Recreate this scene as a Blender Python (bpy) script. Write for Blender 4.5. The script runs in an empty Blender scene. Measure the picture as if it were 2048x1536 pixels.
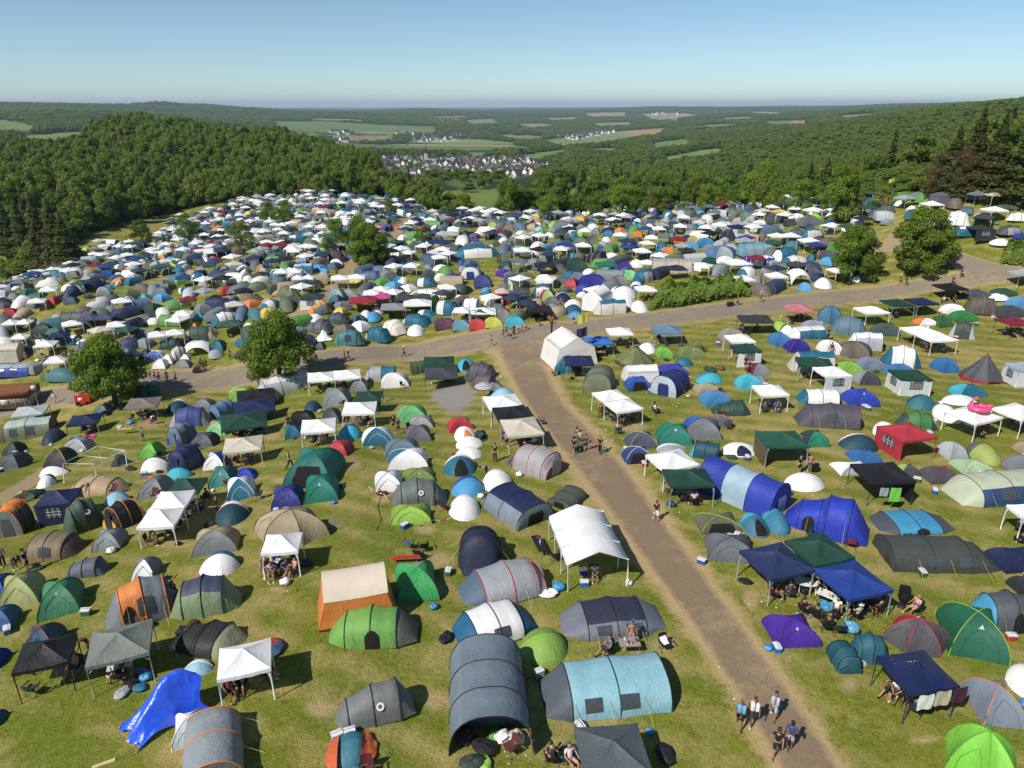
import bpy, math, random
import numpy as np
from mathutils import Vector, Matrix
R = math.radians
rng = random.Random(11)
nrng = np.random.default_rng(5)
sc = bpy.context.scene
COL = sc.collection
H = 28.0
FPX = 1421.0
PITCH = R(21.3)
CP, SP = math.cos(PITCH), math.sin(PITCH)

# ---------------------------------------------------------------- camera
cam = bpy.data.cameras.new('camera')
cam.sensor_fit = 'HORIZONTAL'; cam.sensor_width = 36; cam.lens = 36 * FPX / 2048
cam.clip_start = 0.5; cam.clip_end = 120000
camo = bpy.data.objects.new('camera', cam); COL.objects.link(camo)
camo.location = (0, 0, H); camo.rotation_euler = (math.pi / 2 - PITCH, 0, 0)
sc.camera = camo

def ray(px, py):
    x = (px - 1024) / FPX; y = -(py - 768) / FPX
    return np.array([x, CP + y * SP, -SP + y * CP])
def at_depth(px, py, Y):
    d = ray(px, py); return np.array([0, 0, H]) + d * (Y / d[1])
def project(x, y, z):
    dz = z - H
    f = y * CP - dz * SP; u = y * SP + dz * CP
    f = np.maximum(f, 1e-3)
    return 1024 + FPX * x / f, 768 - FPX * u / f

# ---------------------------------------------------------------- terrain heights
CTRL = [(0,10,0),(-40,28,0),(40,28,0),(-22,42,0),(25,42,0),(0,30,0),(0,55,-.3),(30,62,.3),(60,62,1),(-17,57,-.8),(-30,45,-.8),(-43,70,-6.5),(-62,60,-6),
 (-65,85,-12.5),(-100,80,-14),(-16,103,-7.5),(-3,96,-4.5),(20,95,-1.5),(45,100,-.3),(78,104,1.5),(60,112,.5),(-40,100,-9.5),(95,60,3),
 (-10,130,-4.5),(25,130,-1.5),(55,135,2),
 (75,165,7),(80,118,6),(98,112,8),(82,130,11),(100,125,14),(140,120,18),(120,170,19),(-170,250,-10)]
for px, py, Y in [(65,575,143),(190,557,148),(412,515,172),(283,545,158),(480,470,222),(317,472,238),(220,493,226),(445,432,262),(600,405,258),(700,420,232),(900,445,203),(1100,440,198),(1300,432,193),(640,500,165),(860,505,158),(310,656,117),(560,640,113),(600,385,285),(450,412,290),(300,438,285),(330,312,420),(320,260,580),(240,263,560),(430,281,560),(513,289,520),(581,299,480),(190,281,520),(150,306,480),(120,323,440),(58,343,400),(30,368,360),(200,302,900),(350,300,950),(60,332,800),(500,312,900),(150,350,380),(560,325,400),(640,322,450),(700,347,400),(100,318,1000),(40,290,1100),
 (0,338,700),(20,505,240),(0,385,330),(450,320,420),(760,347,470),(930,398,290),(980,385,330),(1000,360,480),(870,360,700),(1130,384,330),(1230,395,420),(1400,402,330),
 (1560,412,300),(1700,404,330),(1850,384,330),(2000,362,330),(2048,328,420),(1500,352,700),(1700,322,760),(1900,290,700),(2048,215,1000),(1880,225,1250),(1650,250,1700),(1480,262,2100),
 (900,345,1150),(800,325,1300),(1050,335,1250),(940,362,1020),(1200,320,1300),(1340,315,1150),(1420,302,1400),(900,305,2000),(1000,295,2300),(700,295,2300),
 (850,277,3200),(700,272,3000),(700,247,3800),(850,258,3600),(1180,275,3600),(1300,262,3600),(1000,262,3400),(1000,243,4800),(1230,228,7000),(1350,228,6500),(1400,240,4200),(1580,245,3600),
 (120,275,1600),(40,248,2200),(200,240,2600),(330,219,4800),(100,216,4000),(430,220,5200),(550,224,5600),(720,229,5200),(850,222,9000),(1050,218,14000),(1500,214,22000),(1700,232,3600),(1350,216,12000),(1800,212,20000),(600,220,12000),(200,217,12000),(1900,212,14000),(0,212,9000)]:
    CTRL.append(tuple(at_depth(px, py, Y)))
for px in (-300, 300, 700, 1024, 1500, 2000, 2350):
    CTRL.append(tuple(at_depth(px, 214.6, 45000)))
CTRL = np.array(CTRL)
def _pol(x, y):
    r = np.hypot(x, y); th = np.clip(np.arctan2(x, y), -1.0, 1.0)
    return th * 2.2, np.log(np.maximum(r, 8.0))
_ct, _cl = _pol(CTRL[:, 0], CTRL[:, 1])
_C2 = 0.12 ** 2
_A = np.sqrt((_ct[:, None] - _ct[None]) ** 2 + (_cl[:, None] - _cl[None]) ** 2 + _C2)
# polyharmonic with constant term
_n = len(CTRL)
_M = np.zeros((_n + 1, _n + 1)); _M[:_n, :_n] = _A - 1e-3 * np.eye(_n); _M[:_n, _n] = 1; _M[_n, :_n] = 1
_sol = np.linalg.solve(_M, np.append(CTRL[:, 2] / (1 + np.exp(_cl - 5.5)), 0))
def h_raw(x, y):
    x = np.asarray(x, float); y = np.asarray(y, float); sh = x.shape
    t, l = _pol(x.ravel(), y.ravel()); out = np.empty(len(t))
    for i in range(0, len(t), 20000):
        s = slice(i, i + 20000)
        k = np.sqrt((t[s, None] - _ct) ** 2 + (l[s, None] - _cl) ** 2 + _C2)
        out[s] = (k @ _sol[:-1] + _sol[-1]) * (1 + np.exp(l[s] - 5.5))
    return out.reshape(sh)
NR = 560
RAD = np.exp(np.linspace(math.log(3.0), math.log(36000.0), NR))
THF = np.radians(np.concatenate([np.linspace(-180, -60, 31)[:-1], np.linspace(-60, -46, 15)[:-1], np.linspace(-46, 46, 231)[:-1], np.linspace(46, 60, 15)[:-1], np.linspace(60, 180, 31)]))
GX = RAD[:, None] * np.sin(THF)[None]; GY = RAD[:, None] * np.cos(THF)[None]
GZ = h_raw(GX, GY)
_w = np.clip((np.log(RAD) - math.log(700)) / 1.5, 0, 1)[:, None]
_dr = RAD[:, None]
_rough = sum(np.sin(GX / s + p) * np.sin(GY / s * 1.1 + 2 * p) * a for s, a, p in ((180, 3.5, .4), (420, 8, 1.7), (900, 12, 2.9)))
GZ = GZ + _rough * _w * np.clip(1 - (_dr - 4000) / 20000, .15, 1)
_far = np.clip((np.log(_dr) - math.log(3500)) / .9, 0, 1)
GZ = GZ + _far * (np.sin(GX / 610 + 1.3) * np.sin(GY / 980 + .6) * 15 + np.sin(GX / 1500 + .4) * np.sin(GY / 1700 + 2.1) * 20 + np.sin(GX / 340 + GY / 700) * 6) - _far * 8
for _px, _Y, _a, _w in ((322, 5200, 26, 95), (290, 5000, 9, 120), (395, 5600, 15, 130), (455, 5800, 8, 160), (560, 6500, 7, 260), (855, 7500, 18, 220), (1220, 7000, 10, 500), (100, 4300, 4, 400), (1430, 6400, 8, 400)):
    _q = at_depth(_px, 215, _Y); GZ = GZ + _a * np.exp(-((GX - _q[0]) ** 2 + (GY - _q[1]) ** 2 * .4) / (2 * _w * _w))
_lr0, _lrs = math.log(RAD[0]), (math.log(RAD[-1]) - math.log(RAD[0])) / (NR - 1)
def hgt(x, y):
    """ground height, bilinear on the terrain mesh"""
    x = np.asarray(x, float); y = np.asarray(y, float)
    r = np.maximum(np.hypot(x, y), RAD[0]); th = np.arctan2(x, y)
    fi = np.clip((np.log(r) - _lr0) / _lrs, 0, NR - 1.001); i = fi.astype(int)
    r0, r1 = RAD[i], RAD[i + 1]; fr = (r - r0) / (r1 - r0)
    j = np.clip(np.searchsorted(THF, th, side='right') - 1, 0, len(THF) - 2)
    ft = (th - THF[j]) / (THF[j + 1] - THF[j])
    return (GZ[i, j] * (1 - fr) + GZ[i + 1, j] * fr) * (1 - ft) + (GZ[i, j + 1] * (1 - fr) + GZ[i + 1, j + 1] * fr) * ft
_T = np.exp(np.linspace(math.log(20), math.log(40000), 900))
def ground(px, py):
    """the ground point seen at a pixel of the photograph"""
    d = ray(px, py)
    P = np.array([0, 0, H])[None] + d[None] * _T[:, None]
    diff = P[:, 2] - hgt(P[:, 0], P[:, 1])
    k = np.argmax(diff < 0) if (diff < 0).any() else len(_T) - 1
    k = max(k, 1)
    a, b = _T[k - 1], _T[k]
    for _ in range(18):
        m = .5 * (a + b); p = np.array([0, 0, H]) + d * m
        if p[2] - hgt(p[0], p[1]) < 0: b = m
        else: a = m
    p = np.array([0, 0, H]) + d * b
    return Vector((p[0], p[1], float(hgt(p[0], p[1]))))
def in_poly(X, Y, poly):
    X = np.asarray(X); Y = np.asarray(Y); ins = np.zeros(X.shape, bool); n = len(poly)
    for i in range(n):
        x0, y0 = poly[i]; x1, y1 = poly[(i + 1) % n]
        if y0 == y1: continue
        c = ((y0 > Y) != (y1 > Y)) & (X < (x1 - x0) * (Y - y0) / (y1 - y0) + x0)
        ins ^= c
    return ins

# ---------------------------------------------------------------- colour and material helpers
def lin(hexs):
    hexs = hexs.lstrip('#'); o = []
    if len(hexs) == 3: hexs = ''.join(c * 2 for c in hexs)
    for i in (0, 2, 4):
        c = int(hexs[i:i + 2], 16) / 255
        o.append(c / 12.92 if c <= .04045 else ((c + .055) / 1.055) ** 2.4)
    return o
MATS = {}
class NT:
    """tiny node-tree helper"""
    def __init__(s, name):
        s.m = bpy.data.materials.new(name); s.m.use_nodes = True; s.t = s.m.node_tree; s.t.nodes.clear()
        s.out = s.n('ShaderNodeOutputMaterial')
    def n(s, typ, ins=None, **kw):
        nd = s.t.nodes.new(typ)
        for k, v in kw.items(): setattr(nd, k, v)
        for k, v in (ins or {}).items():
            if isinstance(v, bpy.types.NodeSocket): s.t.links.new(v, nd.inputs[k])
            elif isinstance(v, bpy.types.Node): s.t.links.new(v.outputs[0], nd.inputs[k])
            else:
                if isinstance(v, (list, tuple)) and len(v) == 3 and nd.inputs[k].type == 'RGBA': v = (*v, 1)
                nd.inputs[k].default_value = v
        return nd
    def noise(s, vec, scale, detail=3, rough=.55, **kw):
        return s.n('ShaderNodeTexNoise', {'Vector': vec, 'Scale': scale, 'Detail': detail, 'Roughness': rough, **kw})
    def ramp(s, fac, stops):
        r = s.n('ShaderNodeValToRGB', {0: fac}); e = r.color_ramp.elements
        while len(e) < len(stops): e.new(.5)
        for el, (p, c) in zip(e, stops):
            el.position = p; el.color = (*c, 1) if len(c) == 3 else c
        return r
    def mix(s, fac, a, b, typ='MIX'):
        nd = s.n('ShaderNodeMix', data_type='RGBA', blend_type=typ)
        for k, v in ((0, fac), (6, a), (7, b)):
            if isinstance(v, bpy.types.NodeSocket): s.t.links.new(v, nd.inputs[k])
            elif isinstance(v, bpy.types.Node): s.t.links.new(v.outputs[2 if v.type == 'MIX' else 0], nd.inputs[k])
            else: nd.inputs[k].default_value = (*v, 1) if isinstance(v, (list, tuple)) else v
        return nd
    def math(s, op, a, b=0.0, clamp=False):
        return s.n('ShaderNodeMath', {0: a, 1: b}, operation=op, use_clamp=clamp)
    def done(s, shader):
        s.t.links.new(shader.outputs[0], s.out.inputs['Surface']); return s.m
def out(nd): return nd.outputs[2] if nd.type == 'MIX' else nd.outputs[0]
def bsdf(s, color, rough=.6, normal=None, spec=.4, **kw):
    d = {'Base Color': out(color) if isinstance(color, bpy.types.Node) else color, 'Roughness': rough, 'Specular IOR Level': spec, **kw}
    if normal is not None: d['Normal'] = normal
    return s.n('ShaderNodeBsdfPrincipled', d)

def fabric(hexs, gloss=.55, trans=.13, wr=1.0, scale=.78):
    """tent cloth: creases by bump, slight fading, lets a little light through"""
    key = ('fab', hexs, gloss, trans, wr)
    if key in MATS: return MATS[key]
    s = NT('fabric_' + hexs.strip('#')); c0 = lin(hexs); lum = .3 * c0[0] + .6 * c0[1] + .1 * c0[2]; c = [min(.84, (v * .88 + lum * .12) * (scale if min(c0) < .6 else .95)) for v in c0]
    co = s.n('ShaderNodeTexCoord')
    info = s.n('ShaderNodeObjectInfo')
    off = s.n('ShaderNodeVectorMath', {0: co.outputs['Object'], 1: info.outputs['Location']}, operation='ADD')
    n1 = s.noise(off, 1.1, 2, .5); n2 = s.noise(off, 5.0, 3, .6, Distortion=1.2)
    st = s.n('ShaderNodeVectorMath', {0: off, 1: (7, 7, 1.2)}, operation='MULTIPLY')
    n3 = s.noise(st, .8, 2, .5, Distortion=.8)
    k_ = .97 if min(c) > .45 else .88
    colr = s.mix(s.ramp(n1, [(.3, (0, 0, 0)), (.75, (1, 1, 1))]), [v * k_ for v in c], [min(.86, v * 1.06 + .004) for v in c])
    hsum = s.math('ADD', s.math('MULTIPLY', n1, 1.2), s.math('ADD', s.math('MULTIPLY', n2, .14), s.math('MULTIPLY', n3, .65)))
    b = s.n('ShaderNodeBump', {'Height': hsum, 'Strength': (.30 if min(c) > .45 else .5) * wr, 'Distance': .12})
    p = bsdf(s, colr, gloss, b.outputs[0], .35)
    tr = s.n('ShaderNodeBsdfTranslucent', {'Color': out(colr)})
    mx = s.n('ShaderNodeMixShader', {0: trans, 1: p.outputs[0], 2: tr.outputs[0]})
    MATS[key] = s.done(mx); return MATS[key]
def plain(hexs, rough=.6, metal=0.0, scale=.78, noise=.25):
    key = ('pl', hexs, rough, metal)
    if key in MATS: return MATS[key]
    s = NT('paint_' + hexs.strip('#')); c = [v * scale for v in lin(hexs)]
    co = s.n('ShaderNodeTexCoord'); n1 = s.noise(co.outputs['Object'], 6, 4)
    colr = s.mix(n1, [v * (1 - noise) for v in c], [min(.9, v * (1 + noise)) for v in c])
    MATS[key] = s.done(bsdf(s, colr, rough, None, .4, Metallic=metal)); return MATS[key]

# ---------------------------------------------------------------- mesh builder
class MB:
    def __init__(s): s.v = []; s.f = []; s.m = []; s.n = 0
    def add(s, pts, faces, mat=0):
        pts = np.asarray(pts, float).reshape(-1, 3); b = s.n
        s.v.append(pts); s.n += len(pts)
        s.f.extend(tuple(b + i for i in f) for f in faces)
        s.m.extend([mat] * len(faces) if isinstance(mat, int) else mat)
    def grid(s, P, mat=0, closed=False):
        """P (m,n,3); mat int or function(i,j)"""
        P = np.asarray(P, float); m, n = P.shape[:2]; F = []; M = []
        for i in range(m - 1):
            for j in range(n if closed else n - 1):
                j2 = (j + 1) % n
                F.append((i * n + j, i * n + j2, (i + 1) * n + j2, (i + 1) * n + j))
                M.append(mat if isinstance(mat, int) else mat(i, j))
        s.add(P, F, M)
    def tube(s, pts, r, n=6, mat=0, cap=True):
        pts = [Vector(p) for p in pts]; k = len(pts); rr = r if isinstance(r, (list, tuple)) else [r] * k
        P = []
        for i, p in enumerate(pts):
            d = (pts[min(i + 1, k - 1)] - pts[max(i - 1, 0)])
            d = d.normalized() if d.length > 1e-9 else Vector((0, 0, 1))
            a = d.cross(Vector((0, 0, 1)) if abs(d.z) < .95 else Vector((1, 0, 0))).normalized(); b = d.cross(a)
            P.append([p + (a * math.cos(q) + b * math.sin(q)) * rr[i] for q in [2 * math.pi * j / n for j in range(n)]])
        base = s.n
        s.grid(P, mat, True)
        if cap: s.f += [tuple(base + j for j in range(n)), tuple(base + (k - 1) * n + n - 1 - j for j in range(n))]; s.m += [mat, mat]
    def box(s, c, size, rz=0.0, mat=0, tilt=None):
        x, y, z = [v / 2 for v in size]
        V = [Vector((sx * x, sy * y, sz * z)) for sz in (-1, 1) for sx, sy in ((-1, -1), (1, -1), (1, 1), (-1, 1))]
        M = Matrix.Rotation(rz, 3, 'Z')
        if tilt: M = M @ Matrix.Rotation(tilt[0], 3, 'X') @ Matrix.Rotation(tilt[1], 3, 'Y')
        V = [M @ v + Vector(c) for v in V]
        s.add(V, [(3, 2, 1, 0), (4, 5, 6, 7), (0, 1, 5, 4), (1, 2, 6, 5), (2, 3, 7, 6), (3, 0, 4, 7)], mat)
    def ball(s, c, r, n=8, m=6, mat=0):
        rx, ry, rz = r if isinstance(r, (tuple, list)) else (r, r, r)
        P = [[(c[0] + rx * math.sin(a) * math.cos(b), c[1] + ry * math.sin(a) * math.sin(b), c[2] + rz * math.cos(a)) for b in [2 * math.pi * j / n for j in range(n)]] for a in [.02 + (math.pi - .04) * i / m for i in range(m + 1)]]
        s.grid(P[::-1], mat, True)
    def mesh(s, name, mats, smooth=True):
        me = bpy.data.meshes.new(name)
        V = np.concatenate(s.v) if s.v else np.zeros((0, 3))
        me.from_pydata(V.tolist(), [], s.f)
        for m in mats: me.materials.append(m)
        if len(mats) > 1: me.polygons.foreach_set('material_index', s.m)
        if smooth: me.polygons.foreach_set('use_smooth', [True] * len(s.f))
        me.update(); return me
    def build(s, name, mats, parent=None, smooth=True):
        o = bpy.data.objects.new(name, s.mesh(name, mats if isinstance(mats, list) else [mats], smooth)); COL.objects.link(o)
        if parent is not None: o.parent = parent
        return o
def empty(name, loc, rz=0.0):
    o = bpy.data.objects.new(name, None); COL.objects.link(o); o.location = loc; o.rotation_euler = (0, 0, rz)
    o.empty_display_size = .2; return o
def tag(o, label, cat, group=None, kind=None):
    if label: o['label'] = label
    if cat: o['category'] = cat
    if group: o['group'] = group
    if kind: o['kind'] = kind
    return o
def npmesh(name, V, Q, mats, attrs=None, smooth=False):
    """fast mesh of quads from numpy arrays"""
    me = bpy.data.meshes.new(name); V = np.asarray(V, np.float32); Q = np.asarray(Q, np.int32)
    me.vertices.add(len(V)); me.vertices.foreach_set('co', V.ravel())
    me.loops.add(Q.size); me.loops.foreach_set('vertex_index', Q.ravel())
    me.polygons.add(len(Q)); k = Q.shape[1]
    me.polygons.foreach_set('loop_start', np.arange(0, Q.size, k, dtype=np.int32))
    me.polygons.foreach_set('loop_total', np.full(len(Q), k, np.int32))
    if smooth: me.polygons.foreach_set('use_smooth', np.ones(len(Q), bool))
    for m in mats: me.materials.append(m)
    me.update(calc_edges=True)
    for nm, (dom, arr) in (attrs or {}).items():
        arr = np.asarray(arr, np.float32)
        if arr.ndim == 2:
            a = me.attributes.new(nm, 'FLOAT_COLOR', dom); a.data.foreach_set('color', np.c_[arr, np.ones(len(arr))].astype(np.float32).ravel())
        else:
            a = me.attributes.new(nm, 'FLOAT', dom); a.data.foreach_set('value', arr)
    return me
# ---------------------------------------------------------------- land use (traced once, then fixed to the ground)
CAMP = [(-900,640),(0,560),(60,545),(130,500),(185,468),(300,438),(390,415),(480,405),(560,393),(640,391),(760,395),(800,405),(880,425),(1000,432),(1200,430),(1400,420),(1600,410),(1800,400),(2048,372),(2900,330),(2900,9000),(-900,9000)]
FIELDS = [('#8a9a5c',[(-200,236),(0,239),(20,240),(75,253),(60,262),(-200,258)]),('#9c9c62',[(35,273),(120,265),(180,263),(180,268),(155,280),(100,285),(55,284)]),
 ('#8f9c6a',[(430,249),(495,256),(470,262),(440,258)]),('#7d9456',[(540,242),(660,243),(760,249),(872,253),(872,263),(800,269),(660,267),(560,259)]),('#a79d6c',[(640,270),(790,271),(790,280),(680,282)]),
 ('#6f8c50',[(660,284),(780,290),(930,290),(1040,292),(1090,297),(900,302),(790,299),(690,297)]),('#b3a97a',[(750,287),(840,288),(1065,290),(1000,293),(830,292)]),('#93a266',[(860,276),(960,278),(1050,288),(900,288),(800,284)]),
 ('#8fa062',[(920,304),(1000,307),(950,314)]),('#7fa052',[(1032,312),(1130,298),(1137,304),(1085,316),(1040,318)]),('#97a170',[(925,240),(990,237),(998,246),(940,249)]),('#a3a072',[(1030,247),(1090,247),(1117,252),(1060,255)]),
 ('#93a26a',[(1083,281),(1200,265),(1240,262),(1325,256),(1310,269),(1200,286),(1120,291)]),('#bfa57a',[(1245,263),(1332,256),(1322,270),(1262,271)]),('#7f9c56',[(1303,286),(1372,277),(1385,286),(1310,299)]),
 ('#8aa85a',[(1318,317),(1400,300),(1440,297),(1465,300),(1400,312),(1330,324)]),('#b9ad88',[(1165,226),(1255,224),(1252,233),(1180,234)]),('#b0a885',[(1278,227),(1362,225),(1362,241),(1300,239)]),
 ('#7f9860',[(1518,243),(1580,240),(1578,251),(1530,250)]),('#c2ab82',[(1580,241),(1624,239),(1613,249),(1578,251)]),('#a5a47c',[(1655,233),(1757,226),(1757,231),(1690,238)]),('#c0b394',[(1500,223),(1565,224),(1560,228),(1505,227)]),('#c0b394',[(1350,224),(1404,231),(1350,236)]),
 ('#8fa858',[(1425,364),(1485,357),(1485,374),(1430,380)]),('#849a4e',[(872,383),(1000,377),(1000,416),(955,420),(935,402),(872,398)]),('#86a052',[(1080,377),(1168,373),(1163,394),(1085,397)]),
 ('#80944a',[(-300,478),(0,483),(52,490),(64,522),(30,532),(-300,540)]),('#8a9a5c',[(300,249),(345,248),(360,254),(320,258)]),('#98a06c',[(1000,268),(1080,272),(1085,279),(1010,276)])]
FIELDS += [('#9aa866',[(560,262),(640,268),(655,274),(600,270)]),('#8aa35c',[(1140,300),(1210,296),(1280,299),(1220,304)]),('#a8a878',[(700,262),(760,264),(800,267),(740,268)]),('#94a068',[(180,244),(230,243),(235,248),(190,249)]),('#a2a074',[(600,236),(700,238),(760,242),(640,240)]),('#b4ac84',[(1090,236),(1150,234),(1160,238),(1100,240)]),('#8c9c60',[(1400,250),(1470,247),(1480,252),(1410,256)]),('#a8a47c',[(1440,236),(1500,233),(1510,237),(1450,240)]),('#9aa468',[(1180,246),(1260,244),(1270,250),(1190,252)]),('#a09c70',[(860,233),(930,231),(940,234),(870,237)])]
VILL = [(752,314),(830,316),(1050,318),(1105,334),(1060,352),(985,364),(945,388),(905,372),(850,352),(760,337)]
def land_of(x, y, z):
    """-1 camp meadow, -2 forest, -3 village, else index of a field"""
    px, py = project(x, y, z); k = np.full(px.shape, -2)
    for i, (_, poly) in enumerate(FIELDS): k[in_poly(px, py, poly)] = i
    k[in_poly(px, py, VILL)] = -3
    k[in_poly(px, py, CAMP) & (np.hypot(x, y) < 345)] = -1
    k[(y < 60) & (np.hypot(x, y) < 160)] = -1
    return k

def grass_nodes(s, pos):
    """colour + bump of the trampled meadow, from world position"""
    big = s.noise(pos, .055, 4, .6); mid = s.noise(pos, .42, 5, .65, Distortion=.7); fine = s.noise(pos, 3.2, 4, .7); tiny = s.noise(pos, 14, 2, .6)
    g1, g2, g3 = (.106, .134, .015), (.232, .222, .031), (.400, .302, .120)
    c = s.mix(s.ramp(fine, [(.3, (0, 0, 0)), (.7, (1, 1, 1))]), g1, g2)
    rot = s.n('ShaderNodeMapping', {'Vector': pos, 'Rotation': (0, 0, R(-66))})
    wv = s.n('ShaderNodeTexWave', {'Vector': rot.outputs[0], 'Scale': .115, 'Distortion': 2.2, 'Detail': 2, 'Detail Scale': .6})
    wear = s.math('ADD', s.math('ADD', s.math('MULTIPLY', big, .6), s.math('MULTIPLY', mid, .62)), s.math('MULTIPLY', s.math('SUBTRACT', wv, .5), .12))
    dry = s.ramp(wear, [(.54, (0, 0, 0)), (.76, (1, 1, 1))])
    lush = s.ramp(s.noise(pos, .17, 4, .6), [(.40, (1, 1, 1)), (.62, (0, 0, 0))])
    c = s.mix(s.math('MULTIPLY', lush, .55), c, s.mix(fine, (.066, .110, .011), (.145, .185, .022)))
    dryf = s.math('MULTIPLY', dry, s.math('ADD', .45, s.math('MULTIPLY', fine, .6)), True)
    c = s.mix(dryf, c, g3)
    dark = s.ramp(tiny, [(.28, (.5, .5, .5)), (.58, (1.15, 1.15, 1.15))])
    c = s.mix(1.0, c, dark, 'MULTIPLY')
    bh = s.math('ADD', s.math('MULTIPLY', fine, .8), s.math('MULTIPLY', tiny, .45))
    b = s.n('ShaderNodeBump', {'Height': bh, 'Strength': .8, 'Distance': .14})
    return c, b
def ground_mat():
    s = NT('meadow'); geo = s.n('ShaderNodeNewGeometry'); pos = geo.outputs['Position']
    c, b = grass_nodes(s, pos)
    at = s.n('ShaderNodeAttribute', attribute_name='land'); nr = s.n('ShaderNodeAttribute', attribute_name='camp')
    f1 = s.noise(pos, .012, 5, .65); f2 = s.noise(pos, .09, 3)
    far = s.mix(s.math('ADD', s.math('MULTIPLY', f1, .6), s.math('MULTIPLY', f2, .4)), (.55, .55, .5), (1.3, 1.3, 1.25))
    fc = s.mix(1.0, at.outputs['Color'], far, 'MULTIPLY')
    cc = s.mix(nr.outputs['Fac'], fc, c)
    return s.done(bsdf(s, cc, .95, b.outputs[0], .15))
LAND = land_of(GX, GY, GZ)
_colr = np.zeros(LAND.shape + (3,)); _colr[:] = (.030, .045, .014)
_colr[LAND == -1] = (.14, .16, .03); _colr[LAND == -3] = (.11, .13, .06)
for i, (hx, _) in enumerate(FIELDS): _colr[LAND == i] = [v * .62 for v in lin(hx)]
_m, _nn = GX.shape
_q = (np.arange(_m - 1)[:, None] * _nn + np.arange(_nn - 1)[None]).ravel()
_Q = np.stack([_q, _q + _nn, _q + _nn + 1, _q + 1], 1)
me = npmesh('ground', np.stack([GX, GY, GZ], -1).reshape(-1, 3), _Q, [ground_mat()], {'land': ('POINT', _colr.reshape(-1, 3)), 'camp': ('POINT', (LAND == -1).ravel().astype(float))}, True)
# close the small hole under the camera
og = bpy.data.objects.new('ground', me); COL.objects.link(og); og['kind'] = 'structure'

# ---------------------------------------------------------------- roads and paths draped on the ground
def strip(name, A, B, lift, mat, nacross=8, step=1.0, over=0.0):
    """sheet between two pixel-traced edges; attribute 'across' runs -1..1"""
    def resample(pts):
        g = [np.array(ground(*p)[:2]) for p in pts]; return g
    ga, gb = resample(A), resample(B)
    def arc(g, n):
        d = np.r_[0, np.cumsum([np.linalg.norm(g[i + 1] - g[i]) for i in range(len(g) - 1)])]
        t = np.linspace(0, d[-1], n); g = np.array(g)
        return np.stack([np.interp(t, d, g[:, 0]), np.interp(t, d, g[:, 1])], 1), d[-1]
    L = arc(ga, 2)[1]; n = max(4, int(L / step))
    pa, pb = arc(ga, n)[0], arc(gb, n)[0]
    for p in (pa, pb):   # smooth the traced corners
        for _ in range(6): p[1:-1] = .25 * p[:-2] + .5 * p[1:-1] + .25 * p[2:]
    t = np.linspace(-over, 1 + over, nacross + 1)
    P = pa[:, None] * (1 - t)[None, :, None] + pb[:, None] * t[None, :, None]
    Z = hgt(P[..., 0], P[..., 1]) + lift
    V = np.concatenate([P, Z[..., None]], -1).reshape(-1, 3)
    q = (np.arange(n - 1)[:, None] * (nacross + 1) + np.arange(nacross)[None]).ravel()
    Q = np.stack([q, q + 1, q + nacross + 2, q + nacross + 1], 1)
    ac = np.tile(np.linspace(-1, 1, nacross + 1), n)
    me = npmesh(name, V, Q, [mat], {'across': ('POINT', ac)}, True)
    if me.polygons[0].normal.z < 0: me.flip_normals()
    o = bpy.data.objects.new(name, me); COL.objects.link(o); o['kind'] = 'structure'; return o
def road_mat(name, c1, c2, edge):
    s = NT(name); geo = s.n('ShaderNodeNewGeometry'); pos = geo.outputs['Position']
    a = s.n('ShaderNodeAttribute', attribute_name='across'); ab = s.math('ABSOLUTE', a.outputs['Fac'])
    big = s.noise(pos, .16, 4, .65); fine = s.noise(pos, 9, 3, .7); mid = s.noise(pos, 1.1, 5, .7)
    col = s.mix(s.math('ADD', s.math('MULTIPLY', big, .5), s.math('MULTIPLY', mid, .5)), c1, c2)
    col = s.mix(s.ramp(s.math('ADD', s.math('MULTIPLY', big, .7), s.math('MULTIPLY', mid, .4)), [(.55, (0, 0, 0)), (.72, (.8, .8, .8))]), col, edge)
    e = s.ramp(s.math('ADD', ab, s.math('MULTIPLY', s.math('SUBTRACT', mid, .5), .55)), [(.72, (0, 0, 0)), (1.0, (1, 1, 1))])
    col = s.mix(e, col, edge)
    vor = s.n('ShaderNodeTexVoronoi', {'Vector': s.n('ShaderNodeVectorMath', {0: pos, 1: mid.outputs['Color']}, operation='ADD'), 'Scale': .55}, feature='DISTANCE_TO_EDGE')
    crack = s.ramp(vor, [(0, (.55, .55, .55)), (.018, (1, 1, 1))])
    crackm = s.mix(s.ramp(big, [(.52, (0, 0, 0)), (.6, (1, 1, 1))]), (1, 1, 1), crack)
    col = s.mix(1.0, col, crackm, 'MULTIPLY')
    col = s.mix(1.0, col, s.ramp(fine, [(.25, (.78, .78, .78)), (.7, (1.12, 1.12, 1.12))]), 'MULTIPLY')
    b = s.n('ShaderNodeBump', {'Height': fine, 'Strength': .35, 'Distance': .03})
    return s.done(bsdf(s, col, .9, b.outputs[0], .2))
def verge_mat():
    s = NT('dry_verge'); geo = s.n('ShaderNodeNewGeometry'); pos = geo.outputs['Position']
    c, b = grass_nodes(s, pos)
    a = s.n('ShaderNodeAttribute', attribute_name='across'); ab = s.math('ABSOLUTE', a.outputs['Fac'])
    n1 = s.noise(pos, .5, 5, .7); n2 = s.noise(pos, 4, 3, .7)
    v = s.math('ADD', ab, s.math('ADD', s.math('MULTIPLY', s.math('SUBTRACT', n1, .5), .75), s.math('MULTIPLY', s.math('SUBTRACT', n2, .5), .45)))
    f = s.ramp(v, [(.66, (1, 1, 1)), (.93, (0, 0, 0))])
    straw = s.mix(n2, (.28, .205, .085), (.50, .37, .185))
    return s.done(bsdf(s, s.mix(f, c, straw), .95, b.outputs[0], .15))
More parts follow.
